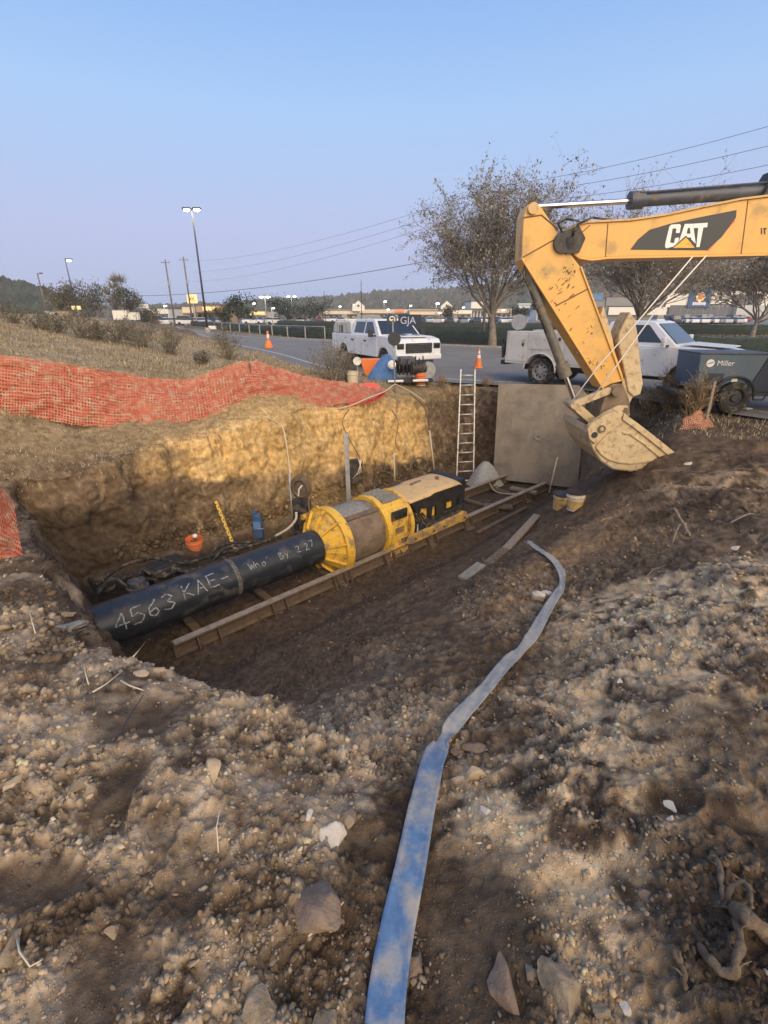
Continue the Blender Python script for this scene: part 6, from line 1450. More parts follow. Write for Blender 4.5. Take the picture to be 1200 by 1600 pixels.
street_lamp('lamp_post', 'dim pale lamp post leaning over the field edge at far left', 74, 55, 6.0, (.35,), M_galv, .09, zbase=1.8, hs=.2, mt=M_pole)
for k, (px, d, zt, hs_, lb) in enumerate(((416, 110, 5.6, .8, 'lamp post with a cluster of two white lit heads over the dark trees'), (457, 118, 5.9, .6, 'lamp post with a pair of white lit heads in the middle distance'), (446, 150, 3.6, .5, 'low lit lamp between the two lamp posts over the dark trees'), (600, 150, 5.6, .7, 'lit lamp left of the hills centre, upper of two'), (605, 165, 3.6, .7, 'lit lamp just below the upper one at the hill foot'), (681, 140, 4.9, .8, 'lit lamp above the pale stores left of the big tree'), (685, 170, 2.6, .8, 'lower lit lamp in front of the pale stores'), (784, 135, 3.2, .5, 'lit lamp right beside the big tree trunk'), (425, 96, 3.2, .4, 'small lit lamp in front of the far hedge at the left'))):
    street_lamp('lot_lamp', lb, px, d, zt, (-.6, .6) if k < 2 else (.3,), M_lamp2, .08, hs=hs_, group='lamps in the parking lot', mt=M_galv)
pole('utility_pole', 'left one of two dark wooden utility poles left of the tall lamp', 271, 95, 11.0, .16, group='poles at the left')
pole('utility_pole', 'right one of two dark wooden utility poles left of the tall lamp', 299, 98, 11.7, .17, group='poles at the left')
pole('utility_pole', 'tall wooden utility pole rising behind the crown of the big tree', 766, 44, 11.4, .14, gear=True)
pole('plain_pole', 'slim pole standing among the dark trees in the middle distance', 565, 100, 8.0, .08, mt=M_poledark, gear=False)
pole('plain_pole', 'thin dark pole left of the hill, near the broad dark tree', 508, 100, 6.2, .07, mt=M_poledark, gear=False)
pole('plain_pole', 'pale trunk like pole beside the trunk of the big tree', 757, 48, 3.4, .16, gear=False)
pole('leaning_stake', 'short pale post at the far left edge of the field', 6, 26, 2.9, .05, zbase=1.6, gear=False, cat='post', leanx=-.1)
def wire(label, pts, r=.025):
    m = MB(); a, b = Vector(pts[0]), Vector(pts[1]); sag = pts[2]; o = []
    for k in range(25): f = k / 24; q = a.lerp(b, f); q.z -= sag * 4 * f * (1 - f); o.append(q)
    return tag(m.tube(o, r, 5).build('power_line', M_wire, None, smooth=True), label, 'power line')
tp_ = Vector(at_d(766, 44, 0))
for k, (ry, ly, lb) in enumerate(((192, 408, 'uppermost power line crossing the sky above the excavator boom'), (225, 425, 'middle power line crossing the sky above the excavator boom'), (257, 440, 'lowest power line crossing the sky above the excavator boom'))):
    a = P(1260, ry - 12, d=26); mid = Vector((tp_.x, tp_.y, 11.3 - .6 * k)); bb = P(300, ly, d=98)
    wire(lb + ', right span', (a, mid, .35), .013); wire(lb + ', left span', (mid, bb, 1.2), .012)
wire('dark cable running low from the utility poles to the big tree crown', (Vector(at_d(225, 105, 4.4 + 2.1)) + Vector((0, 0, -1)), P(668, 408, d=60), .9), .035)

for k, (px, d, zt, lb) in enumerate(((530, 160, 4.4, 'over the left end of the shop row'), (552, 175, 5.2, 'above the middle of the shop row'), (640, 170, 4.8, 'right of the hill foot above the pale shops'), (722, 165, 4.2, 'above the cream shop left of the big tree'), (396, 125, 4.6, 'over the yellow banded building'), (258, 120, 4.0, 'over the pale low building at the left'), (855, 160, 5.5, 'behind the stick of the excavator'), (1120, 170, 6.0, 'before the pale panel of the grey store'))):
    street_lamp('lot_lamp', 'small lit car park lamp ' + lb, px, d, zt, (.3,), M_lamp2, .07, hs=.6, group='lamps in the parking lot', mt=M_galv)
# ------------------------------------------------------------------ stores and shops beyond the lot
def block(name, label, x0, x1, y, d_, h, mt, cat='store', rz=0.0, flat_roof=True):
    t = thing(name, label, cat, ((x0 + x1) / 2, y, 0), rz); w_ = x1 - x0
    MB().box((0, d_ / 2, h / 2 - .1), (w_, d_, h + .2)).build('wall', mt, t); MB().box((0, d_ / 2, h + .1), (w_ + .3, d_ + .3, .25)).build('roof', M_storedark, t)
    return t
def xat(px, y, py=480): q = P(px, py, y=y); return q.x
def zat(py, y): return P(600, py, y=y).z
D = 205
big = block('big_box_store', 'long low grey store with pale panels and a blue sign panel at the right', xat(925, D), xat(1230, D), D, 40, zat(470, D), M_storegrey)
bx = big.location.x
def panel(name, px0, px1, py0, py1, mt, par=big, off=-.3, th=.5, y=D):
    x0, x1 = xat(px0, y), xat(px1, y); z0, z1 = zat(py1, y), zat(py0, y)
    return MB().box(((x0 + x1) / 2 - par.location.x, off, (z0 + z1) / 2), (x1 - x0, th, z1 - z0)).build(name, mt, par)
panel('pale_panel', 1042, 1072, 458, 477, M_storewhite); panel('pale_panel', 1103, 1150, 455, 475, M_storewhite); panel('pale_pier', 1038, 1045, 461, 480, M_storewhite, off=-.6)
sgp = panel('sign_panel', 1071, 1105, 452, 480, M_storeblue, off=-.9)
cx_, cz_ = xat(1088, D) - bx, zat(464, D)
for k in range(8):
    a = k * math.pi / 4; p = Vector((cx_ + 1.35 * math.cos(a), -1.25, cz_ + 1.35 * math.sin(a))); q = Vector((cx_ + .5 * math.cos(a), -1.25, cz_ + .5 * math.sin(a)))
    MB().cyl(p + Vector((0, .08, 0)), p, .52, 8).build('emblem_petal', M_signorange if k % 2 else M_warmsign, sgp)
MB().cyl(Vector((cx_, -1.2, cz_)), Vector((cx_, -1.32, cz_)), .7, 10).build('emblem_centre', M_signred, sgp)
for k in range(7): MB().box((cx_ - 2.2 + k * .74, -1.22, zat(474.5, D)), (.58, .1, 1.0 if k % 3 else 1.15)).build('sign_letter', M_letter, sgp)
panel('grey_panel', 1140, 1190, 460, 478, M_storedark, off=-.4); panel('pale_frame', 1186, 1196, 457, 495, M_storewhite, off=-.5); panel('pale_frame', 1150, 1196, 456, 460, M_storewhite, off=-.55); panel('entrance_panel', 1145, 1188, 477, 496, M_car[3], off=-1.5, th=2.5)
panel('grey_panel', 945, 995, 465, 478, M_storegrey, off=-.4); panel('pale_panel', 950, 1040, 480, 492, M_storewhite, off=-1.0); panel('dark_band', 1045, 1140, 479, 494, M_storedark, off=-.35)  # a dark grey band runs along the store front
for k in range(12): panel('parapet_joint', 1050 + k * 12, 1050.8 + k * 12, 479, 494, M_storegrey, off=-.65, th=.1)
bl2 = block('blue_store', 'store with a bright blue front part hidden behind the excavator stick', xat(905, 215), xat(940, 215), 215, 25, zat(458, 215), mat('blue_front', (.10, .22, .42), .7))
MB().box((0, -.3, 3), (10, .4, 2.2)).build('white_band', M_storewhite, bl2)
bl3 = thing('blue_sign', 'blue and white sign panel between the big tree and the excavator', 'sign', (xat(819, 120), 120, 0))
for x in (-1.1, 1.1): MB().box((x, 0, zat(482, 120) / 2), (.2, .2, zat(482, 120))).build('leg', M_galv, bl3)
MB().box((0, 0, (zat(476, 120) + zat(495, 120)) / 2), (3.0, .3, zat(476, 120) - zat(495, 120))).build('blue_panel', mat('sign_blue', (.05, .14, .42), .6), bl3)
MB().box((0, -.18, zat(479.5, 120)), (2.6, .06, .55)).build('white_strip', M_letter, bl3); MB().box((0, 0, zat(475, 120)), (3.0, .32, .2)).build('top_strip', M_letter, bl3)
def shop(name, label, px0, px1, py, y, mt, seed, wins=6, sign=None, d_=14):
    x0, x1 = xat(px0, y), xat(px1, y); h = zat(py, y); t = block(name, label, x0, x1, y, d_, h, mt); rr = random.Random(seed); w_ = x1 - x0
    for k in range(wins):
        xx = -w_ / 2 + w_ * (k + .5) / wins
        MB().box((xx, -.05, h * .27), (w_ / wins * .62, .12, h * .46)).build('window', M_glass if rr.random() < .6 else M_storedark, t)
    MB().box((0, -1.0, h * .62), (w_ * .96, 2.0, .22)).build('canopy', M_malltan if rr.random() < .5 else M_storedark, t)
    if sign: MB().box((w_ * sign[0], -.25, h * .82), (w_ * sign[1], .2, h * .20)).build('shop_sign', sign[2], t)
    return t
shop('shop_row', 'long pale shop row with an orange sign in the middle distance', 500, 700, 483, 185, M_mallwall, 1, 22, (.12, .07, M_signred))
shop('shop_row', 'tan shop building at the left end of the long shop row', 498, 560, 485, 172, M_mallwall, 2, 8)
for k, (a, b, c, y, lb) in enumerate(((736, 762, 471, 180, 'tan block with a raised front beside the big tree'), (762, 800, 482, 182, 'low pale shop right of the big tree trunk'), (690, 738, 484, 178, 'low cream shop left of the big tree trunk'), (640, 692, 486, 176, 'low tan shop left of the cream one'))):
    shop('shop', lb, a, b, c, y, M_mallwall if k % 2 else M_storewhite, 5 + k, 5)
for px, y in ((698, 179), (748, 181), (560, 171)):
    t = thing('gable_front', {698: 'small white gable standing above the shops left of the big tree', 748: 'pointed gable front over the tan block by the tree', 560: 'small gable over the tan shops'}[px], 'gable', (xat(px, y), y - .2, zat(484, y) - .4))
    MB().prism([Vector((-2, 0, 0)), Vector((2, 0, 0)), Vector((2, 0, 1.5)), Vector((0, 0, 3.2)), Vector((-2, 0, 1.5))], Vector((0, 1.5, 0))).build('gable_wall', M_storewhite, t); MB().cyl((0, -.05, 1.6), (0, -.1, 1.6), .4, 10).build('vent', M_storedark, t)
rst = shop('restaurant', 'tan restaurant with warm lit front beside the tall lamp post', 306, 350, 477, 118, M_malltan, 9, 5, (.0, .5, M_warmsign), 10)
shop('restaurant', 'pale low building at the left with a white sign board', 222, 262, 482, 125, M_storewhite, 10, 5)
shop('restaurant', 'small pale shop between the two utility poles', 284, 304, 479, 122, M_mallwall, 11, 3)
shop('restaurant', 'small yellow banded building left of the lit lamps', 387, 415, 486, 130, M_mallwall, 12, 4, (0, .8, M_warmsign))
shop('restaurant', 'low white building right of the long shop row behind the trees', 840, 905, 484, 190, M_storewhite, 14, 7)
def board(label, px, y, py0, py1, w_, mt, legs=1):
    z0, z1 = zat(py1, y), zat(py0, y); t = thing('pole_sign', label, 'sign', (xat(px, y), y, 0))
    MB().box((0, 0, (z0 + z1) / 2), (w_, .3, z1 - z0)).build('sign_board', mt, t, bevel=.08); MB().tube([(0, .2, -.1), (0, .2, z0 + .2)], .14, 8).build('sign_pole', M_galv, t); return t
sb_ = board('square yellow lit sign on a pole between utility pole and lamp post', 302, 110, 460, 474, 2.1, M_warmsign)
for k in range(3): MB().tube([(-.5, -.18, zat(467, 110) - .5 + .5 * k), (0, -.18, zat(467, 110) + .5 - .5 * k), (.5, -.18, zat(467, 110) - .5 + .5 * k)], .07, 4).build('sign_mark', M_malltan, sb_)
board('rounded white sign on a pole at the left end of the pale buildings', 225, 108, 475, 482, 1.9, M_letter); board('small stacked white sign below the rounded one at the left', 224, 107.5, 484, 495, 1.3, M_letter)
board('white and orange sign low beside the foot of the tall lamp post', 328, 75, 509, 517, 1.1, M_letter)
board('small yellow sign glowing in front of the brown trees', 119, 78, 478, 484, 1.3, M_warmsign)
for k, (px, y, py, w_, lb) in enumerate(((84, 70, 493, 1.2, 'pale box with tan side at the field edge, left of two'), (97, 70, 492, 1.8, 'tan crate like stack at the field edge, right of two'), (187, 88, 490, 2.4, 'row of white tanks on the field edge'), (207, 88, 493, 1.6, 'small white tank right of the row of tanks'))):
    z1 = zat(py - 5, y); z0 = 1.2; t = thing('storage_box', lb, 'container', (xat(px, y), y, z0)); MB().box((0, 0, (z1 - z0) / 2), (w_, 1, z1 - z0)).build('box_body', M_storewhite if k != 1 else M_malltan, t, bevel=.05); MB().box((0, 0, z1 - z0 + .05), (w_ * 1.05, 1.05, .1)).build('lid', M_storegrey, t)

# ------------------------------------------------------------------ parked cars
def car(name, label, loc, rz, mt, group, van=False):
    t = thing(name, label, 'car', loc, rz, group); h = 1.9 if van else 1.45
    pr = [(-2.2, .3), (2.2, .3), (2.25, .75), (1.3, .95), (-2.0, 1.0), (-2.25, .8)]
    MB().prism([Vector((x, -.88, z)) for x, z in pr], Vector((0, 1.76, 0))).build('body', mt, t, bevel=.06)
    MB().loft([[Vector((-1.9, -.82, .98)), Vector((1.2, -.82, .94)), Vector((1.2, .82, .94)), Vector((-1.9, .82, .98))], [Vector((-1.3 - .4 * van, -.62, h - .08)), Vector((.45, -.62, h - .08)), Vector((.45, .62, h - .08)), Vector((-1.3 - .4 * van, .62, h - .08))]]).build('windows', M_glass, t)
    MB().box((-.45 - .2 * van, 0, h - .04), (1.8 + .4 * van, 1.26, .08)).build('roof', mt, t, bevel=.03)
    for x in (-1.35, 1.35):
        for y in (-.8, .8): MB().cyl((x, y - .1, .32), (x, y + .1, .32), .32, 12).build('wheel', M_rubber, t)
    return t
protos = {}; rowc = {}; ORD = 'first second third fourth fifth sixth seventh eighth ninth tenth eleventh twelfth thirteenth fourteenth fifteenth sixteenth seventeenth eighteenth nineteenth twentieth twenty-first twenty-second twenty-third twenty-fourth twenty-fifth twenty-sixth twenty-seventh twenty-eighth twenty-ninth thirtieth'.split()
rr = random.Random(99); ncar = 0
names = ['white', 'grey', 'dark', 'silver', 'red']
def park(px, y, rz, ci, van, rowname):
    global ncar
    loc = (xat(px, y), y, .03); lab = 'parked %s %s in the lot %s' % (names[ci], 'van' if van else 'car', rowname)
    lab = 'parked %s %s, %s from the left of the cars %s' % (names[ci], 'van' if van else 'car', ORD[rowc.setdefault(rowname, 0)], rowname); rowc[rowname] += 1
    key = (ci, van)
    if key not in protos: protos[key] = car('parked_car', lab, loc, rz, M_car[ci], 'cars parked in the lot', van)
    else: copy_tree(protos[key], loc, rz, lab)
    ncar += 1
for k in range(30):
    px = 1030 + k * 4.4 + rr.uniform(-1, 1)
    if px < 1160: park(px, 118 + rr.uniform(0, 3) + (k % 2) * 6, R(90) + rr.uniform(-.1, .1), rr.choice((0, 0, 0, 2, 2, 1, 3)), rr.random() < .3, 'before the grey store')
for k in range(16): park(1040 + k * 8.5, 150 + rr.uniform(0, 3), R(90), rr.choice((0, 0, 2, 1, 3, 4)), rr.random() < .3, 'under the grey store wall')
for k in range(26): park(640 + k * 7 + rr.uniform(-2, 2), 118 + rr.uniform(0, 4) + (k % 3) * 9, R(90) + rr.uniform(-.2, .2), rr.choice((0, 0, 0, 3, 2, 1)), rr.random() < .35, 'before the pale shops')
for k in range(14): park(500 + k * 10 + rr.uniform(-3, 3), 128 + (k % 3) * 8, rr.choice((R(90), 0)), rr.choice((0, 3, 2, 0, 4)), rr.random() < .3, 'before the shop row')
for k in range(8): park(395 + k * 12 + rr.uniform(-3, 3), 112 + (k % 3) * 5, rr.choice((0, R(90))), rr.choice((0, 0, 3, 1)), rr.random() < .4, 'before the dark trees')
for k in range(9): park(232 + k * 14 + rr.uniform(-3, 3), 104 + (k % 2) * 6, rr.choice((0, R(90))), rr.choice((0, 0, 3, 2, 4)), rr.random() < .3, 'before the restaurants')

# ------------------------------------------------------------------ wooded hills
def hill(name, pts, d0, d1, seed, ncl, cols, cs, zb=-1.0):
    """pts: (pixel x, pixel y) of the ridge seen at depth d1"""
    xs = [p[0] for p in pts]; ys = [p[1] for p in pts]; nx, ny = 90, 12; rr = random.Random(seed)
    V_ = np.zeros((nx, ny, 3)); C_ = np.zeros((nx, ny, 3)) + np.array(cols[0])
    for i in range(nx):
        px = xs[0] + (xs[-1] - xs[0]) * i / (nx - 1); top = np.interp(px, xs, ys)
        for j in range(ny):
            f = j / (ny - 1); y = d0 + (d1 - d0) * f; q = P(px, 480, y=y); zt = P(px, top, y=d1).z
            V_[i, j] = (q.x, y, zb + (zt - cs * .5 - zb) * (f ** .8 if f < .999 else 1))
    o = grid_mesh(name, V_, C_, M_forest, 'structure')
    m = MB(); vv, ff, cc = [], [], []
    base = [Vector(v) for v in ((0, 0, 1), (.9, 0, .3), (.28, .85, .3), (-.73, .53, .3), (-.73, -.53, .3), (.28, -.85, .3), (.8, 0, -.5), (-.2, .7, -.5), (-.6, -.5, -.5), (.3, -.7, -.5))]
    bf = [(0, 1, 2), (0, 2, 3), (0, 3, 4), (0, 4, 5), (0, 5, 1), (1, 6, 2), (2, 6, 7), (2, 7, 3), (3, 7, 8), (3, 8, 4), (4, 8, 9), (4, 9, 5), (5, 9, 6), (5, 6, 1)]
    for k in range(ncl):
        fi = rr.random() * (nx - 1.001); f = rr.random() ** .7; fj = f * (ny - 1.001); i, j = int(fi), int(fj)
        p = Vector(V_[i, j]).lerp(Vector(V_[i + 1, j]), fi - i).lerp(Vector(V_[i, j + 1]).lerp(Vector(V_[i + 1, j + 1]), fi - i), fj - j)
        s = cs * rr.uniform(.5, 1.2); c = np.array(rr.choice(cols)) * rr.uniform(.7, 1.35); n0_ = len(vv); a = rr.uniform(0, 6.28)
        for b in base:
            g = rr.uniform(.75, 1.25); vv.append((p.x + s * g * (b.x * math.cos(a) - b.y * math.sin(a)) * .7, p.y + s * g * (b.x * math.sin(a) + b.y * math.cos(a)) * .7, p.z + s * g * b.z * .75 + s * .2)); cc.append((*c, 1))
        ff += [tuple(n0_ + q for q in t) for t in bf]
    me = bpy.data.meshes.new(name + '_trees'); me.from_pydata(vv, [], ff); at_ = me.color_attributes.new('Col', 'FLOAT_COLOR', 'POINT'); at_.data.foreach_set('color', np.array(cc, np.float32).reshape(-1)); me.materials.append(M_forest)
    q = bpy.data.objects.new('woodland', me); COL.objects.link(q); q['kind'] = 'stuff'
g_, b_ = (.058, .068, .045), (.115, .088, .055)
hill('hill', [(360, 480), (420, 470), (480, 470), (540, 466), (580, 460), (640, 457), (700, 454), (760, 448), (820, 440), (900, 428)], 380, 620, 1, 3600, [g_, g_, (.075, .075, .05), (.085, .08, .055)], 8)
hill('hill', [(840, 448), (900, 418), (960, 405), (1030, 398), (1100, 402), (1150, 408), (1210, 402), (1300, 395)], 255, 340, 2, 4200, [b_, b_, (.14, .10, .06), g_, (.085, .075, .05)], 5.5)
hill('hill', [(-160, 432), (-60, 428), (0, 436), (30, 444), (70, 455), (100, 468), (135, 480)], 150, 240, 3, 1800, [(.03, .042, .03), (.036, .05, .032), (.05, .055, .035)], 4.5, zb=0)
hill('hill', [(130, 484), (200, 480), (300, 478), (400, 476), (470, 474)], 330, 420, 4, 1300, [g_, (.075, .075, .05)], 5)
# ------------------------------------------------------------------ the flat blue hose
from mathutils import noise as mnoise
hp_ = [(600, 1640, 60), (604, 1560, 57), (622, 1450, 50), (640, 1370, 46), (655, 1290, 43), (668, 1230, 39), (680, 1190, 36), (694, 1165, 22), (710, 1135, 28), (738, 1104, 27), (768, 1072, 26), (796, 1042, 22), (812, 1025, 14), (832, 998, 20), (850, 966, 18), (868, 938, 17), (879, 914, 10), (874, 895, 13), (862, 878, 12), (848, 866, 9), (832, 861, 9), (815, 863, 7)]
pts = []
P_ = [2 * Vector(hp_[0]) - Vector(hp_[1])] + [Vector(p) for p in hp_] + [2 * Vector(hp_[-1]) - Vector(hp_[-2])]
for i in range(1, len(P_) - 2):
    for k in range(7):
        t = k / 7; a, b, c, d = P_[i - 1:i + 3]; pts.append(.5 * ((2 * b) + (c - a) * t + (2 * a - 5 * b + 4 * c - d) * t * t + (3 * b - a - 3 * c + d) * t ** 3))
cen = [og(p.x, p.y) for p in pts]
_c = np.array([tuple(c) for c in cen]); _k = np.ones(9) / 9
for _a in (0, 1): _c[4:-4, _a] = np.convolve(_c[:, _a], _k, mode='valid')
cen = [Vector(c) for c in _c]
z_ = np.array([c.z for c in cen]); zk = np.array([max(z_[max(0, i - 3):i + 4]) for i in range(len(z_))]); zk = np.convolve(np.pad(zk, 9, mode='edge'), np.ones(19) / 19, mode='valid')
rows, cols_ = [], []
NW = 8; rr = random.Random(8)
for i, (p, c) in enumerate(zip(pts, cen)):
    c = Vector((c.x, c.y, zk[i] + .018)); nx_ = cen[min(i + 1, len(cen) - 1)]; pv = cen[max(i - 1, 0)]; d = Vector((nx_.x - pv.x, nx_.y - pv.y, 0)).normalized(); s = Vector((d.y, -d.x, 0))
    dep = (Vector((c.x, c.y, c.z)) - Vector((0, 0, CZ))).dot(Vector((0, CP, -SP))); wd = .128 * min(1.0, p.z / F * dep / .128) if 30 < i else .128
    wd = min(wd, .128 if i < 45 else .108)
    roll = .35 * math.sin(i * .19 + 1) * (1 if i > 45 else .3) + (.9 if 46 < i < 52 else 0) + .8 * math.exp(-((i - 113) / 5) ** 2)
    row = []
    for k in range(NW + 1):
        f = k / NW * 2 - 1; e_ = .007 * (1 - f * f) + .004 * math.sin(i * .5 + k) + .010 * abs(f) ** 6 + .006 * max(0, mnoise.noise(Vector((i * .55, k * .25, 3)))) * 2 + .004 * mnoise.noise(Vector((i * 1.6, k * .6, 9)))
        row.append(c + s * (f * wd / 2 * math.cos(roll)) + Vector((0, 0, f * wd / 2 * math.sin(roll) * .5 + e_)))
    rows.append(row); g = sstep(48, 66, np.array([float(i)]))[0]; g2 = sstep(26, 50, np.array([float(i)]))[0]
    bl_ = np.array([.13, .24, .40]) * (1 - g2) + np.array([.21, .27, .34]) * g2; cc_ = bl_ * (1 - g) + np.array([.34, .335, .31]) * g
    cols_.append(cc_)
m = MB(); m.v = [tuple(p) for r_ in rows for p in r_]; n_ = NW + 1
m.f = [(i * n_ + k, i * n_ + k + 1, (i + 1) * n_ + k + 1, (i + 1) * n_ + k) for i in range(len(rows) - 1) for k in range(NW)]
ho = m.build('layflat_hose', M_hose, None, smooth=True, solid=.006)
a_ = ho.data.color_attributes.new('Col', 'FLOAT_COLOR', 'POINT'); a_.data.foreach_set('color', np.concatenate([np.repeat(np.array(cols_), n_, 0), np.ones((len(rows) * n_, 1))], 1).reshape(-1).astype(np.float32))
tag(ho, 'long flat blue discharge hose, muddy grey at its far end, lying across the dirt', 'hose')

# ------------------------------------------------------------------ stones, clods, twigs
from mathutils import noise as mnoise
def stone_verts(rr, sx_, sy, sz, rough=.28, n=2, seed=0):
    bm = bmesh.new(); bmesh.ops.create_icosphere(bm, subdivisions=n, radius=1.0)
    cuts = [(Vector((rr.gauss(0, 1), rr.gauss(0, 1), rr.gauss(0, 1))).normalized(), rr.uniform(.38, .82)) for _ in range(12)]
    vs_ = []
    for v in bm.verts:
        p = v.co.copy()
        for nrm_, dd in cuts:
            e_ = p.dot(nrm_) - dd
            if e_ > 0: p -= nrm_ * e_ * .97
        nz_ = mnoise.fractal(p * 2.2 + Vector((seed, 0, 0)), .8, 2.1, 5) * .09 + mnoise.fractal(p * 9 + Vector((0, seed, 0)), .8, 2.1, 3) * .02
        q = p * (1 + nz_) if n > 2 else p * (1 + rough * .3 * math.sin(p.x * 5 + seed) * math.cos(p.y * 6 + seed * 2) + rr.uniform(-.02, .02)); vs_.append((q.x * sx_, q.y * sy, q.z * sz))
    fs = [tuple(v.index for v in f.verts) for f in bm.faces]; bm.free(); return vs_, fs
def rock(label, px, py, wpx, hpx, mt, seed, sink=.78, ang=0.0, cat='rock', name='rock', n=4, flat_=.6):
    rr = random.Random(seed); c = og(px, py); dep = (c - Vector((0, 0, CZ))).dot(Vector((0, CP, -SP))); a, b = wpx / F * dep / 2 * 1.12, hpx / F * dep / 2 * 1.22
    vs_, fs = stone_verts(rr, a, b, min(a, b) * flat_ * 1.3, .25, n, seed); m = MB(); m.v = vs_; m.f = fs
    o = m.build(name, mt, None, smooth=40); o.location = c + Vector((0, 0, min(a, b) * flat_ * (.75 - sink))); o.rotation_euler = (rr.uniform(-.2, .2), rr.uniform(-.2, .2), ang)
    return tag(o, label, cat)
RK = [('large smooth oval grey stone near the bottom edge right of the hose', 881, 1552, 58, 84, M_rock, .45), ('grey angular stone cut by the bottom edge left of the hose', 404, 1584, 52, 62, M_rock, 0),
      ('grey stone at the bottom edge close to the hose on its left', 512, 1592, 44, 48, M_rock, 0), ('brown block with a pale streak left of the hose', 500, 1412, 78, 82, M_rock_brown, .2),
      ('pale pointed stone above the brown block', 519, 1305, 40, 40, M_quartz, .5), ('rounded pale stone just above the pointed one', 542, 1276, 34, 32, M_rock, .3), ('small white stone left of the pointed stone', 483, 1273, 15, 16, M_quartz, 0),
      ('flat tan slab of stone on the left mound', 331, 1202, 34, 44, M_rock_tan, .3), ('rough brown stone beside the twist of the hose', 742, 1170, 38, 30, M_rock_brown, 0), ('flat brown stone left of the rough one by the hose twist', 717, 1174, 32, 22, M_rock_brown, 0),
      ('knobbly pale lump of crushed stone right of the hose', 742, 1212, 44, 34, M_rock_tan, 0), ('small pale block right of the hose below the lump', 760, 1268, 19, 22, M_quartz, 0), ('left half of a split pale stone beside the hose bend', 841, 932, 22, 26, M_quartz, .6), ('right half of a split pale stone beside the hose bend', 854, 929, 18, 25, M_quartz, .5),
      ('big crumbly brown clod at the bottom edge right of the hose', 785, 1540, 62, 92, M_rock_brown, .1), ('crumbly clod at the bottom right of the hose', 650, 1510, 42, 70, M_rock_brown, 0), ('grey flat slab lying on the rubble left of the pipe end', 113, 980, 40, 30, M_rock_grey, .5), ('grey broken slab beside the flat one left of the pipe end', 88, 985, 32, 22, M_rock_grey, 0),
      ('pale slab edge above the grey slabs left of the pipe', 103, 958, 44, 15, M_rock, 0), ('small round white stone at the brink below the pipe end', 193, 985, 13, 12, M_quartz, 0), ('pale flat stone on the brink in front of the pipe end', 247, 1048, 40, 16, M_rock_tan, .0), ('pale flat stone left of the other on the brink', 222, 1052, 24, 15, M_rock_tan, 0),
      ('white pebble in the bottom middle right of the big oval stone', 979, 1580, 22, 20, M_quartz, 0), ('grey stone left of the big oval stone', 829, 1520, 22, 26, M_rock, 0), ('round grey stone above the big oval stone', 882, 1512, 26, 26, M_rock, 0), ('small grey stone left of centre right of the oval stone', 938, 1580, 28, 30, M_rock, 0),
      ('small white stone low at the right of the dry ridge', 968, 1065, 15, 13, M_quartz, 0), ('pale stone in the dry patch left of the ridge', 985, 930, 20, 14, M_rock, 0), ('grey stone on the bank left of the dry patch', 1038, 921, 22, 14, M_rock_grey, 0), ('pale round stone near the bare stick at right', 1150, 857, 14, 10, M_quartz, 0), ('pale stone by the tip of the excavator bucket', 1075, 725, 17, 10, M_quartz, 0),
      ('light stone at the left edge of the picture, low on the mound', 12, 1490, 34, 62, M_rock, 0), ('light brown stone on the left mound slope', 20, 1225, 30, 26, M_rock_tan, 0), ('stone left of the flat tan slab on the mound', 95, 1195, 28, 40, M_rock, 0), ('pale stone low on the left mound', 175, 1455, 24, 26, M_rock, 0), ('pale upright stone left of the dark trodden patch', 122, 1225, 22, 46, M_rock, -.3),
      ('stone half buried right on the dark bank', 855, 1110, 22, 15, M_rock, 0), ('brown clod on the right bank below the dry ridge', 1010, 1400, 36, 30, M_rock_brown, 0), ('two tone stone at the right of the dry ridge', 1050, 1262, 18, 24, M_quartz, .5), ('pale chip right of the dry ridge beside the two tone stone', 1048, 1278, 16, 10, M_quartz, .4)]
for i, (lb, px, py, w_, h_, mt, an) in enumerate(RK): rock(lb, px, py, w_, h_, mt, 200 + i, ang=an, name='clod' if 'clod' in lb or 'lump' in lb else ('pebble' if 'pebble' in lb else 'rock'), cat='clod' if 'clod' in lb or 'lump' in lb else 'rock', flat_=.35 if 'slab' in lb or 'flat' in lb else .62)
